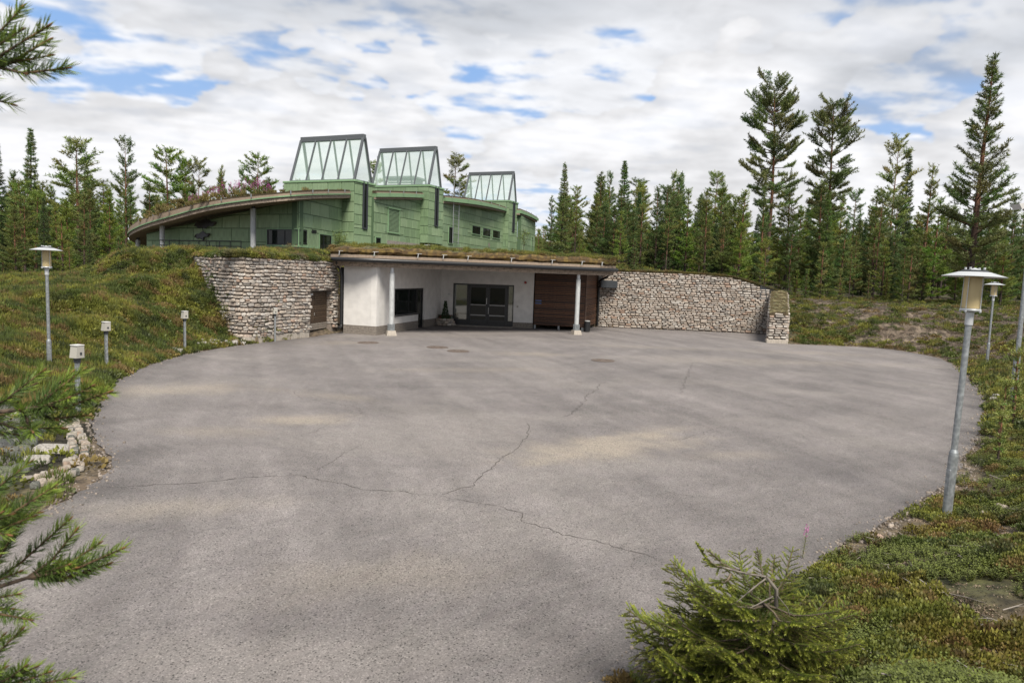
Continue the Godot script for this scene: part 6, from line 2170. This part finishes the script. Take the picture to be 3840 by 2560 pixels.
func make_rocks() -> void:
	var slate := []
	var tones := [[0.17, 0.175, 0.155], [0.13, 0.14, 0.125], [0.21, 0.21, 0.185], [0.17, 0.19, 0.12], [0.10, 0.105, 0.105], [0.19, 0.175, 0.16]]
	for t in tones:
		var m := mat("slate", lin(t[0], t[1], t[2]), 0.9)
		skin(m, (mats["rock_mix"] as StandardMaterial3D).albedo_texture, Vector3(0.5, 0.3, 0.5), (mats["rock_mix"] as StandardMaterial3D).heightmap_texture, 1.5)
		slate.append(m)
	var white := mat("white_rock", lin(0.38, 0.36, 0.33), 0.9)
	skin(white, (mats["stone_0"] as StandardMaterial3D).albedo_texture, Vector3(0.6, 0.4, 0.6))
	var round_stone := []
	for t in [[0.37, 0.32, 0.27], [0.31, 0.255, 0.205], [0.26, 0.235, 0.21], [0.34, 0.31, 0.27], [0.29, 0.22, 0.17]]:
		var m := mat("round_stone", lin(t[0], t[1], t[2]), 0.9)
		skin(m, (mats["stone_0"] as StandardMaterial3D).albedo_texture, Vector3(0.6, 0.4, 0.6))
		round_stone.append(m)
	# paving of split stones left of the road
	var pav := part(self, "stone_paving", MB_flat(), mats["earth"])
	tag(pav, "rough paving of split lichen-grown stones at the left edge of the road", "stone paving", "", "structure")
	var placed := []
	var n := 0
	for i in 4200:
		var d := rf(7.7, 12.7)
		var x := rf(-10.4, -5.7)
		var edge := lerpf(-6.05, -8.0, clampf((d - 8.9) / 3.2, 0, 1)) - 0.28
		if x > edge: continue
		var big := rng.randf()
		var sx := rf(0.10, 0.26) if big < 0.9 else rf(0.28, 0.46)
		var ok := true
		for q in placed:
			var ddx: float = (q[0] - x) / (q[2] + sx)
			var ddd: float = (q[1] - d) / ((q[2] + sx) * 0.62)
			if ddx * ddx + ddd * ddd < 0.235: ok = false; break
		if not ok: continue
		placed.append([x, d, sx])
		flat_stone(pav, "paving_stone", x, d, Vector3(sx, rf(0.07, 0.14), sx * rf(0.5, 0.75)), rf(-0.5, 0.35), slate[rng.randi() % 6] if rng.randf() < 0.94 else white)
		n += 1
		if n > 285: break
	flat_stone(pav, "paving_stone", -6.78, 10.12, Vector3(0.5, 0.10, 0.28), 0.1, white, 0.02)
	flat_stone(pav, "paving_stone", -6.58, 9.5, Vector3(0.36, 0.10, 0.18), 0.25, white, 0.02)
	# two rows of rounded border stones
	var bor := part(self, "stone_border", MB_flat(), mats["earth"])
	tag(bor, "two curved rows of rounded pale border stones between the paving and the road", "stone border", "", "structure")
	for row in [[-7.82, 12.3, -7.64, 12.05, -7.48, 11.79, -7.31, 11.56, -7.0, 11.16, -6.67, 10.75, -6.52, 10.5, -6.38, 10.24, -6.19, 9.96, -6.04, 9.68, -5.87, 9.28, -5.79, 9.07, -5.85, 8.75, -5.95, 8.45], [-7.95, 12.19, -7.64, 11.75, -7.36, 11.47, -7.11, 11.11, -6.92, 10.82, -6.75, 10.57, -6.58, 10.3, -6.43, 10.1, -6.25, 9.73, -6.12, 9.49, -6.01, 9.28, -6.05, 8.95, -6.15, 8.65]]:
		var s := 0.0
		for i in range(0, row.size() - 2, 2):
			var a := Vector2(row[i], row[i + 1])
			var b := Vector2(row[i + 2], row[i + 3])
			var l := a.distance_to(b)
			while s < l:
				var p := a.lerp(b, s / l)
				var tone: int = [0, 1, 4, 3, 5, 7, 5, 8][rng.randi() % 8]
				var w := rf(0.055, 0.10)
				flat_stone(bor, "border_stone", p.x + rf(-0.03, 0.03), p.y, Vector3(rf(0.09, 0.13), rf(0.06, 0.09), w), 0.65 + rf(-0.3, 0.3), round_stone[tone % 5] if rng.randf() < 0.85 else slate[0], 0.03)
				s += w + rf(0.005, 0.03)
			s -= l
	# heap of white stones at the foot of the mound
	var spots := [[-10.62, 24.3], [-10.7, 24.0], [-10.5, 24.75], [-10.62, 25.0], [-10.45, 25.2], [-10.3, 25.1], [-10.38, 25.45], [-10.2, 25.55], [-10.12, 25.3], [-10.55, 24.5], [-10.78, 24.6], [-10.72, 24.85], [-10.25, 25.75], [-9.98, 25.62], [-10.75, 23.7], [-10.88, 23.85], [-10.66, 22.2], [-10.72, 22.05], [-10.83, 22.15], [-10.1, 25.85], [-10.9, 24.3], [-10.85, 24.9]]
	for q in spots:
		var o := flat_stone(self, "white_stone", q[0], q[1], Vector3(rf(0.16, 0.30), rf(0.10, 0.18), rf(0.12, 0.2)), rng.randf() * TAU, white, 0.05)
		tag(o, "pale rough stone in the small heap at the foot of the mossy mound", "stone", "pale stones at the foot of the mound")
	for q in [[6.1, 8.62, "flat grey stone touching the foot of the nearest lamp post"], [6.42, 8.8, "grey stone right of the nearest lamp post, among lingonberry"], [6.85, 8.9, "reddish round stone farthest right of the nearest lamp post"], [4.72, 8.3, "small grey stone at the tarmac edge left of the nearest lamp post"], [4.35, 7.85, "small pinkish pebble by the tarmac edge below the nearest lamp post"]]:
		var o := flat_stone(self, "stone", q[0], q[1], Vector3(rf(0.12, 0.15), 0.09, 0.09) * (1.0 if q[0] > 5.0 else 0.6), rng.randf() * TAU, mats["stone_8"] if q[0] > 6.8 or q[0] < 4.5 else mats["stone_3"], 0.0)
		tag(o, q[2], "stone")
	for k in 5:
		var q: Vector2 = [Vector2(13.1, 18.6), Vector2(12.7, 18.1), Vector2(12.2, 17.0), Vector2(20.4, 27.6), Vector2(21.4, 28.0)][k]
		var o := flat_stone(self, "stone", q.x, q.y, Vector3(0.22, 0.16, 0.16), rng.randf() * TAU, white, 0.04)
		tag(o, ["pale stone just behind the foot of the floodlight mast", "pale stone left of the floodlight mast, at the tarmac edge", "small stone in the gravel between the tarmac and the young pines", "white stone on the heath right of the far lamp post", "second white stone on the heath, farther right of the far lamp post"][k], "stone")

# grit along the rim of the tarmac and dead twigs on the near bank
func make_litter() -> void:
	var spots := []
	var cols := PackedColorArray()
	for i in 5200:
		var right := rng.randf() < 0.62
		var d := 3.0 + 24.0 * pow(rng.randf(), 1.6)
		var off := rf(-0.10, 0.10) + 0.42 * pow(rng.randf(), 2.0) * (1.0 if rng.randf() < 0.86 else -0.8)
		var x := along(RIGHT, d) + off if right else along(LEFT, d) - off
		var y := height(x, d) if off > 0.12 else 0.0
		var s := rf(0.008, 0.03) * (1.0 if rng.randf() < 0.9 else 1.7)
		var q := Basis(Vector3.UP, rng.randf() * TAU) * Basis(Vector3.RIGHT, -PI / 2) * Basis.from_scale(Vector3(s, s * rf(0.6, 1.0), s * 0.6))
		spots.append(Transform3D(q, at(x, d, y)))
		cols.append(Color(0.20, 0.17, 0.145) * rf(0.4, 1.5))
	scatter("gravel", stone_meshes[3], mats["foliage"], spots, cols, "loose grit and gravel along the ragged rim of the tarmac", "gravel")
	var tw := MB.new()
	tw.tube([Vector3(-0.5, 0, 0), Vector3(-0.1, 0.08, 0.05), Vector3(0.5, 0.02, -0.06)], [0.022, 0.018, 0.006], 4, false)
	tw.tube([Vector3(-0.05, 0.07, 0.03), Vector3(0.2, 0.16, 0.22)], [0.012, 0.004], 4, false)
	spots = []
	cols = PackedColorArray()
	for i in 420:
		var d := 2.5 + 9.0 * pow(rng.randf(), 1.4)
		var x := along(RIGHT, d) + 0.3 + rng.randf() * d * 0.6
		if x / d > 0.82: continue
		var s := rf(0.10, 0.34)
		spots.append(Transform3D((Basis(Vector3.UP, rng.randf() * TAU) * Basis(Vector3.FORWARD, rf(-0.15, 0.15))).scaled_local(Vector3(s, s * 0.8, s)), at(x, d, height(x, d) + rf(0.0, 0.05))))
		cols.append(Color(0.24, 0.215, 0.19) * rf(0.5, 1.3))
	scatter("twigs", tw.mesh(), mats["foliage"], spots, cols, "dead grey twigs lying on the near bank", "twigs")

func MB_flat() -> ArrayMesh:
	# a thin bed of gravel under set stones
	var mb := MB.new()
	mb.col = Color(0.09, 0.08, 0.055)
	for i in 14:
		for j in 14:
			var p := []
			for q in [[0, 0], [1, 0], [1, 1], [0, 1]]:
				var x: float = lerpf(-9.4, -6.3, (i + q[0]) / 14.0) + 0.6 * (1.0 - (j + q[1]) / 14.0) - 1.0 * (j + q[1]) / 14.0
				var d := lerpf(8.8, 12.2, (j + q[1]) / 14.0)
				p.append(at(x, d, height(x, d) + 0.006 + 0.004 * (counts.size() % 2)))
			mb.quad(p[0], p[1], p[2], p[3])
	return mb.mesh()

# ---------------------------------------------------------------- near plants
# a pine shoot: a stem with long paired needles all round
func shoot(wood: MB, leaf: MB, a: Vector3, b: Vector3, r: RandomNumberGenerator, needle: float, per_m: float) -> void:
	var d := b - a
	var l := d.length()
	d /= l
	wood.col = Color(0.16, 0.10, 0.05)
	wood.tube([a, b], [0.004, 0.0025], 5, false)
	var n := int(l * per_m)
	for k in n:
		var t := float(k) / n
		var p := a + d * l * t
		var side := d.cross(rv(r)).normalized()
		var lean := lerpf(0.75, 1.7, t)
		for j in 2:
			var q := (side + d * lean + rv(r) * 0.16 + Vector3.UP * 0.12).normalized()
			var w := q.cross(rv(r)).normalized() * 0.0010
			var e := p + q * needle * r.randf_range(0.75, 1.1)
			var m := p.lerp(e, 0.6) + side * needle * 0.04
			var f := r.randf_range(0.75, 1.25)
			var young := smoothstep(0.35, 1.0, t)
			leaf.col = Color(lerpf(0.08, 0.20, young) * f, lerpf(0.13, 0.28, young) * f, lerpf(0.03, 0.04, young) * f)
			leaf.leaf(p - w, p + w, m + w * 0.9)
			leaf.leaf(p - w, m + w * 0.9, m - w * 0.9)
			leaf.leaf(m - w * 0.9, m + w * 0.9, e)
	# bud
	wood.col = Color(0.26, 0.13, 0.05)
	wood.tube([b, b + d * 0.012, b + d * 0.022], [0.003, 0.0035, 0.0008], 5, false)

func make_near_pine() -> void:
	var r := RandomNumberGenerator.new()
	r.seed = 99
	var t := thing("pine_tree", "near pine beside the camera whose needled branches reach in at the left edge", "tree", at(-2.75, 2.0, height(-2.75, 2.0)))
	var tw := MB.new()
	tw.col = Color(0.12, 0.08, 0.06)
	var o := at(-2.75, 2.0, 0.0)
	tw.tube([o + Vector3(0, 0.2, 0), o + Vector3(0.02, 2.0, 0), o + Vector3(0.0, 4.2, 0.05), o + Vector3(0.05, 5.6, 0)], [0.10, 0.085, 0.06, 0.03], 10)
	part(t, "trunk", tw.mesh(), mats["bark"])
	# each branch: points of its axis, then its shoots
	var branches := [
		[[-2.74, 3.0, 2.0], [-2.2, 3.25, 2.05], [-1.68, 3.42, 2.08], [-1.5, 3.46, 2.05]],
		[[-2.73, 2.15, 2.0], [-2.2, 2.28, 2.1], [-1.72, 2.40, 2.15], [-1.42, 2.45, 2.1]],
		[[-2.73, 1.85, 2.0], [-2.2, 2.0, 1.95], [-1.75, 2.08, 2.0], [-1.55, 2.10, 2.0]],
		[[-2.73, 1.55, 2.0], [-2.25, 1.66, 2.1], [-1.75, 1.80, 2.15], [-1.42, 1.93, 2.1]],
		[[-2.73, 1.3, 2.0], [-2.2, 1.38, 2.1], [-1.8, 1.50, 2.1], [-1.55, 1.60, 2.05]]]
	var tips := [
		[[1, -1.67, 3.62, 2.12], [2, -1.46, 3.62, 2.1], [2, -1.32, 3.54, 2.0], [3, -1.27, 3.43, 2.0], [2, -1.5, 3.35, 2.1], [1, -1.78, 3.5, 2.1], [1, -1.9, 3.22, 2.1], [3, -1.36, 3.52, 2.06]],
		[[2, -1.50, 2.54, 2.2], [3, -1.22, 2.535, 2.0], [3, -1.17, 2.52, 2.0], [3, -1.36, 2.50, 2.1], [2, -1.6, 2.49, 2.05], [2, -1.55, 2.33, 2.2], [3, -1.30, 2.43, 2.08], [1, -1.85, 2.42, 2.2], [1, -1.8, 2.24, 2.0], [2, -1.44, 2.36, 2.2], [3, -1.38, 2.40, 1.98]],
		[[3, -1.34, 2.23, 2.0], [2, -1.48, 2.27, 2.1], [3, -1.42, 2.13, 2.02], [2, -1.52, 2.02, 2.0], [1, -1.75, 2.2, 2.0], [3, -1.40, 2.19, 2.08]],
		[[2, -1.50, 2.10, 2.1], [2, -1.40, 2.07, 2.16], [3, -1.34, 2.06, 2.1], [3, -1.27, 2.02, 2.1], [3, -1.14, 2.05, 2.0], [3, -1.21, 1.98, 2.05], [2, -1.42, 1.82, 2.0], [2, -1.55, 1.80, 2.1], [1, -1.7, 1.96, 2.1], [2, -1.58, 2.03, 2.15], [3, -1.30, 1.93, 2.1], [1, -1.72, 1.84, 2.1]],
		[[2, -1.52, 1.73, 2.1], [3, -1.44, 1.67, 2.0], [3, -1.37, 1.655, 2.0], [3, -1.30, 1.64, 2.0], [2, -1.58, 1.60, 2.1], [1, -1.7, 1.68, 2.1], [2, -1.62, 1.70, 2.05]]]
	for k in branches.size():
		var wood := MB.new()
		var leaf := MB.new()
		var axis := []
		for q in branches[k]: axis.append(at(q[0], q[2], q[1]))
		wood.col = Color(0.13, 0.095, 0.07)
		wood.tube(axis, [0.022, 0.014, 0.009, 0.005], 7, false)
		for q in tips[k]:
			var from: Vector3 = axis[q[0]]
			var prev: Vector3 = axis[q[0] - 1]
			var tip := at(q[1], q[3], q[2])
			var root := from.lerp(prev, 0.25)
			if q[0] < 3: root = from.lerp(axis[q[0] + 1], 0.1)
			var mid := root.lerp(tip, 0.5) + Vector3(0, -0.02, 0)
			wood.col = Color(0.14, 0.095, 0.06)
			wood.tube([root, mid], [0.006, 0.004], 5, false)
			shoot(wood, leaf, root.lerp(mid, 0.2), mid, r, 0.046, 420.0)
			shoot(wood, leaf, mid, tip, r, 0.050, 620.0)
			for j in 1:
				var s := root.lerp(mid, 0.3 + 0.3 * j)
				var v := (tip - root) * r.randf_range(0.42, 0.6) + Vector3(0, r.randf_range(-0.05, 0.07), r.randf_range(-0.09, 0.09))
				shoot(wood, leaf, s, s + v, r, 0.047, 480.0)
		var bw := part(t, "branch", wood.mesh(), mats["bark"])
		bit(bw, "needles", leaf.mesh(), mats["needles"], world_of(bw).affine_inverse())

# spruce twig with short needles on both sides, drawn once per twig into the mesh
func spruce_twig(wood: MB, leaf: MB, a: Vector3, b: Vector3, r: RandomNumberGenerator, tone: float) -> void:
	var d := b - a
	var l := d.length()
	d /= l
	wood.col = Color(0.15, 0.10, 0.055)
	wood.tube([a, b], [0.0028, 0.0014], 4, false)
	var n := int(l / 0.0013)
	for k in n:
		var t := float(k) / n
		var p := a + d * l * t
		var side := d.cross(rv(r)).normalized()
		var q := (side + d * 0.9 + Vector3.UP * 0.3).normalized()
		var w := d.cross(q).normalized() * 0.0024
		var f := r.randf_range(0.75, 1.25) * tone
		var young := smoothstep(0.3, 0.95, t)
		leaf.col = Color(lerpf(0.10, 0.25, young) * f, lerpf(0.14, 0.28, young) * f, lerpf(0.025, 0.04, young) * f)
		leaf.leaf(p - w, p + w, p + q * r.randf_range(0.011, 0.018))

func spruce_branch(wood: MB, leaf: MB, o: Vector3, dir: Vector3, len: float, r: RandomNumberGenerator, tone: float) -> void:
	var pts := []
	for i in 6:
		var s := i / 5.0
		pts.append(o + dir * len * s + Vector3.UP * len * (0.10 * s * s - 0.10 * sin(s * PI)) + rv(r) * 0.012)
	wood.col = Color(0.16, 0.125, 0.09)
	wood.tube(pts, [0.009, 0.007, 0.006, 0.0045, 0.0035, 0.002], 5, false)
	var s := 0.12
	while s < 1.0:
		var ii := mini(int(s * 5.0), 4)
		var p: Vector3 = (pts[ii] as Vector3).lerp(pts[ii + 1], s * 5.0 - ii)
		var d: Vector3 = ((pts[ii + 1] as Vector3) - pts[ii]).normalized()
		for side: float in [-1.0, 1.0]:
			var q := (d * r.randf_range(0.7, 1.1) + d.cross(Vector3.UP).normalized() * side + Vector3.UP * r.randf_range(-0.35, 0.3)).normalized()
			var tl := len * (0.46 * (1.0 - s) + 0.13) * r.randf_range(0.7, 1.1)
			var e := p + q * tl + Vector3(0, -0.10 * tl, 0)
			spruce_twig(wood, leaf, p, e, r, tone)
			if tl > 0.14:
				for k in 2:
					var m := p.lerp(e, 0.3 + 0.3 * k)
					var q2: Vector3 = (q + d * 0.9 * (1 if k == 0 else -0.2) + Vector3.UP * r.randf_range(-0.3, 0.2)).normalized()
					spruce_twig(wood, leaf, m, m + q2 * tl * 0.45, r, tone)
		s += 0.05 * r.randf_range(0.8, 1.2) * clampf(0.55 / len, 0.8, 1.6)
	spruce_twig(wood, leaf, pts[3], pts[5] + dir * 0.02, r, tone * 1.1)

func make_near_spruce() -> void:
	var r := RandomNumberGenerator.new()
	r.seed = 123
	var x := 1.66
	var d := 4.25
	var b := height(x, d)
	var t := thing("spruce_sapling", "bushy yellow-green young spruce with a broken grey top, on the near bank", "spruce", at(x, d, b))
	var dead := MB.new()
	dead.col = Color(0.25, 0.22, 0.19)
	var w := func(px: float, h: float, dd: float) -> Vector3: return at(px, dd, h)
	dead.tube([at(x, d, b - 0.1), at(x - 0.02, d, b + 0.35), at(x + 0.08, d, 0.82), w.call(1.73, 0.98, 4.25), w.call(1.66, 1.06, 4.25)], [0.022, 0.019, 0.014, 0.012, 0.009], 8, false)
	dead.tube([w.call(1.66, 1.06, 4.25), w.call(1.52, 1.07, 4.27), w.call(1.40, 1.09, 4.3)], [0.008, 0.007, 0.005], 6, false)
	dead.tube([w.call(1.66, 1.05, 4.25), w.call(1.55, 0.99, 4.2), w.call(1.46, 0.92, 4.18)], [0.006, 0.005, 0.002], 5, false)
	dead.tube([w.call(1.71, 0.93, 4.25), w.call(1.60, 0.90, 4.2), w.call(1.52, 0.87, 4.18)], [0.006, 0.004, 0.002], 5, false)
	dead.tube([w.call(1.72, 0.96, 4.25), w.call(1.79, 0.88, 4.2), w.call(1.80, 0.83, 4.18)], [0.004, 0.003, 0.001], 5, false)
	part(t, "broken_stem", dead.mesh(), mats["bark"])
	var list := []
	# limbs that carry the outline: root height, tip
	for q in [[1.40, 1.09, 4.3, 1.22, 1.21, 4.3], [1.5, 1.07, 4.3, 1.36, 1.12, 4.45], [1.66, 1.0, 4.25, 1.62, 1.17, 4.35], [1.70, 0.88, 4.28, 1.80, 1.06, 4.5], [1.72, 0.84, 4.3, 1.97, 1.06, 4.6], [1.45, 1.06, 4.28, 1.28, 1.02, 4.15]]:
		list.append([w.call(q[0], q[1], q[2]), w.call(q[3], q[4], q[5])])
	for lvl in 7:
		var hy := b + 0.10 + lvl * 0.105
		var n := 9 - lvl / 2
		var reach: float = [0.80, 0.84, 0.82, 0.74, 0.66, 0.56, 0.44][lvl]
		for k in n:
			var an := TAU * (k + r.randf_range(-0.25, 0.25)) / n + lvl * 0.6
			var l := reach * r.randf_range(0.75, 1.1)
			var o := Vector3(x, hy, -d)
			list.append([o, o + Vector3(cos(an) * l, l * r.randf_range(0.0, 0.32), sin(an) * l)])
	for q in list:
		var wood := MB.new()
		var leaf := MB.new()
		var v: Vector3 = q[1] - q[0]
		spruce_branch(wood, leaf, q[0], v.normalized(), v.length(), r, r.randf_range(0.8, 1.15))
		var bw := part(t, "branch", wood.mesh(), mats["bark"])
		bit(bw, "needles", leaf.mesh(), mats["needles"], world_of(bw).affine_inverse())

func fireweed(sd: int, h: float) -> Array:
	var r := RandomNumberGenerator.new()
	r.seed = sd
	var st := MB.new()
	var fl := MB.new()
	st.col = Color(0.10, 0.10, 0.03)
	var bend := Vector3(r.randf_range(-0.06, 0.06), 0, r.randf_range(-0.06, 0.06)) * h
	st.tube([Vector3.ZERO, Vector3(0, h * 0.5, 0) + bend, Vector3(0, h, 0) + bend * 1.5], [0.006, 0.005, 0.002], 4, false)
	for k in 40:
		var t := 0.1 + 0.6 * k / 40.0
		var an := k * 2.4
		var p := Vector3(0, h * t, 0) + bend * t * 1.6
		var q := Vector3(cos(an), 0.35, sin(an)).normalized()
		var s := q.cross(Vector3.UP).normalized() * 0.010
		st.col = Color(0.13, 0.15, 0.035) * r.randf_range(0.7, 1.3)
		st.leaf(p - s, p + s, p + q * 0.11)
	for k in 46:
		var t := r.randf_range(0.68, 1.0)
		var p := Vector3(0, h * t, 0) + bend * t * 1.55
		var an := r.randf() * TAU
		var out := 0.035 * (1.25 - t) * 2.6
		fl.col = Color(0.36, 0.07, 0.27) * r.randf_range(0.7, 1.4)
		spray(fl, p + Vector3(cos(an), 0.2, sin(an)) * out, r, 0.022)
	return [st.mesh(), fl.mesh()]

func make_small_plants() -> void:
	# fireweed on the curved roof, and one by the tarmac
	var protos := []
	for k in 3:
		var m := fireweed(40 + k, 1.0)
		var t := thing("fireweed", "", "fireweed")
		bit(t, "stem", m[0], mats["foliage"]); bit(t, "flower_spike", m[1], mats["foliage"]).set_meta("kind", "stuff")
		protos.append(t)
	var first := [true, true, true]
	for i in 64:
		var x := rf(-19.8, -14.0)
		var d := 38.7 + (-14.4 - x) * 0.47 + rf(0.5, 2.0)
		var y := lerpf(6.05, 6.72, (x + 20.0) / 5.6) - 0.1
		var k := i % 3
		var sc := rf(0.9, 1.5) * (1.0 - 0.25 * absf(x + 16.6) / 3.0)
		var lab := "pink fireweed in the stand of it on the curved turf roof"
		if first[k]:
			first[k] = false
			protos[k].transform = Transform3D(Basis(Vector3.UP, i * 1.3).scaled_local(Vector3(1.3, sc, 1.3)), at(x, d, y))
			tag(protos[k], lab, "fireweed", "fireweed on the curved roof")
		else:
			copy_of(protos[k], "fireweed", at(x, d, y), i * 1.3, Vector3(1.3, sc, 1.3), lab, "fireweed", "fireweed on the curved roof")
	copy_of(protos[0], "fireweed", at(3.18, 7.2, height(3.18, 7.2)), 0.4, Vector3(0.45, 0.42, 0.45), "single pink fireweed at the tarmac edge behind the near spruce", "fireweed")
	copy_of(protos[1], "fireweed", at(-1.7, 44.5, 3.95), 0.4, Vector3(0.9, 0.95, 0.9), "fireweed on the entrance's turf roof, left of the thin rowan", "fireweed")
	# leafy shrub and thin rowan on the turf
	for q in [["leafy_shrub", -10.1, 40.3, 1.45, 0.55, "leafy green shrub growing in front of the square window of the copper building", 900, 17], ["thin_rowan", 0.55, 46.3, 2.1, 0.5, "thin young rowan on the turf in front of the building's right tower", 420, 18], ["leafy_shrub", -12.4, 38.6, 0.6, 0.5, "low brownish bush below the strip window at the turf's edge", 500, 19], ["leafy_shrub", -13.4, 38.2, 0.55, 0.6, "low yellowish bush beside the thick round canopy column", 500, 20]]:
		var r := RandomNumberGenerator.new()
		r.seed = q[7]
		var t := thing(q[0], q[5], "shrub", at(q[1], q[2], height(q[1], q[2]) if q[1] < -3.0 else 3.95))
		var wood := MB.new()
		var lf := MB.new()
		wood.col = Color(0.11, 0.085, 0.06)
		var h: float = q[3]
		for k in 9:
			var an := TAU * k / 9.0 + r.randf()
			var o := Vector3(0, h * 0.1, 0) if q[0] == "leafy_shrub" else Vector3(0, h * (0.35 + 0.06 * k), 0)
			var e := Vector3(cos(an) * q[4] * r.randf_range(0.5, 1.0), h * r.randf_range(0.55, 1.0), sin(an) * q[4] * r.randf_range(0.5, 1.0))
			wood.tube([o, o.lerp(e, 0.5) + Vector3(0, 0.05, 0), e], [0.012, 0.008, 0.004], 4, false)
			for j in int(q[6] / 9):
				var s := r.randf_range(0.25, 1.05)
				var p := o.lerp(e, s) + rv(r) * 0.13
				lf.col = (Color(0.12, 0.17, 0.035) if q[7] < 19 else Color(0.16, 0.12, 0.045)) * r.randf_range(0.55, 1.35)
				spray(lf, p, r, 0.045 if q[7] < 19 else 0.03)
		wood.tube([Vector3(0, -0.1, 0), Vector3(0.02, h * 0.5, 0), Vector3(0, h * 0.9, 0.02)], [0.02, 0.015, 0.005], 5, false)
		bit(t, "stems", wood.mesh(), mats["bark"]); bit(t, "foliage", lf.mesh(), mats["foliage"])
	# knee-high pine seedlings on the bank right of the tarmac
	var m := tree_meshes(0, 1.1, 71)
	var m2 := tree_meshes(0, 1.0, 72)
	var sd := []
	for q in [m, m2]:
		var t := thing("pine_seedling", "", "tree")
		bit(t, "trunk", q[0], mats["bark"]); bit(t, "crown", q[1], mats["needles"])
		sd.append(t)
	var list := [[12.0, 16.4, 1.35, "tallest pine seedling, in front of the floodlight mast"], [10.55, 14.4, 0.95, "pine seedling at the bend of the tarmac edge below the floodlight mast"], [9.75, 13.6, 1.0, "bushy pine seedling left of the lone tall one on the near bank"], [9.0, 12.6, 0.8, "small pine seedling close to the tarmac edge between the lamp post and the mast"], [8.1, 11.3, 0.75, "low pine seedling nearest behind the lamp post"], [7.75, 10.0, 0.95, "upright pine seedling right of the nearest lamp post's base"], [11.3, 14.8, 1.1, "pine seedling in the thick of the group right of the bend"], [13.4, 16.6, 0.9, "pine seedling at the right edge below the mast"], [9.35, 11.2, 0.6, "tiny pine seedling on the slope right of the lamp post"], [10.3, 12.9, 0.8, "pine seedling in the right part of the group"]]
	for i in list.size():
		var q: Array = list[i]
		var src: Node3D = sd[i % 2]
		var base := at(q[0], q[1], height(q[0], q[1]) - 0.02)
		if i < 2:
			src.transform = Transform3D(Basis(Vector3.UP, i * 1.1).scaled_local(Vector3.ONE * q[2]), base)
			tag(src, q[3], "tree", "pine seedlings on the near bank")
		else:
			copy_of(src, "pine_seedling", base, i * 1.7, Vector3(q[2] * 1.05, q[2], q[2] * 1.05), q[3], "tree", "pine seedlings on the near bank")

func _ready() -> void:
	# view
	var cam := Camera3D.new()
	cam.name = "camera"
	add_child(cam)
	cam.position = Vector3(0, 2.9, 0)
	cam.rotation = Vector3(deg_to_rad(-5.43), 0, deg_to_rad(2.0))
	cam.near = 0.05
	cam.far = 2000.0
	var ca := CameraAttributesPhysical.new()
	ca.frustum_focal_length = 35.71
	ca.frustum_focus_distance = 26.0
	ca.exposure_aperture = 8.0
	ca.frustum_near = 0.05
	ca.frustum_far = 2000.0
	cam.attributes = ca
	cam.fov = 52.21
	cam.current = true
	# sky and light
	rng.seed = 2024
	n1.seed = 3; n1.frequency = 0.45; n1.fractal_octaves = 4
	n2.seed = 8; n2.frequency = 0.6; n2.fractal_octaves = 3
	n3.seed = 15; n3.frequency = 0.2
	var env := Environment.new()
	env.background_mode = Environment.BG_SKY
	env.sky = Sky.new()
	env.sky.sky_material = make_sky()
	env.background_energy_multiplier = 0.49
	env.tonemap_mode = Environment.TONE_MAPPER_LINEAR
	env.tonemap_exposure = 2.0
	env.sdfgi_enabled = true; env.ssao_enabled = true; env.ssil_enabled = true
	var we := WorldEnvironment.new()
	we.name = "world"
	we.environment = env
	add_child(we)
	var sun := DirectionalLight3D.new()
	sun.name = "sun"
	add_child(sun)
	sun.rotation = Vector3(deg_to_rad(-54), deg_to_rad(18), 0)
	sun.light_energy = 1.0
	sun.light_color = Color(1.0, 0.965, 0.91)
	sun.light_angular_distance = 22.0
	sun.shadow_enabled = true
	# the place
	make_materials()
	make_ground()
	make_tarmac()
	make_stone_walls()
	make_building()
	make_entrance()
	make_furniture()
	make_rocks()
	make_forest()
	make_near_pine()
	make_near_spruce()
	make_small_plants()
	make_heath()
	make_litter()
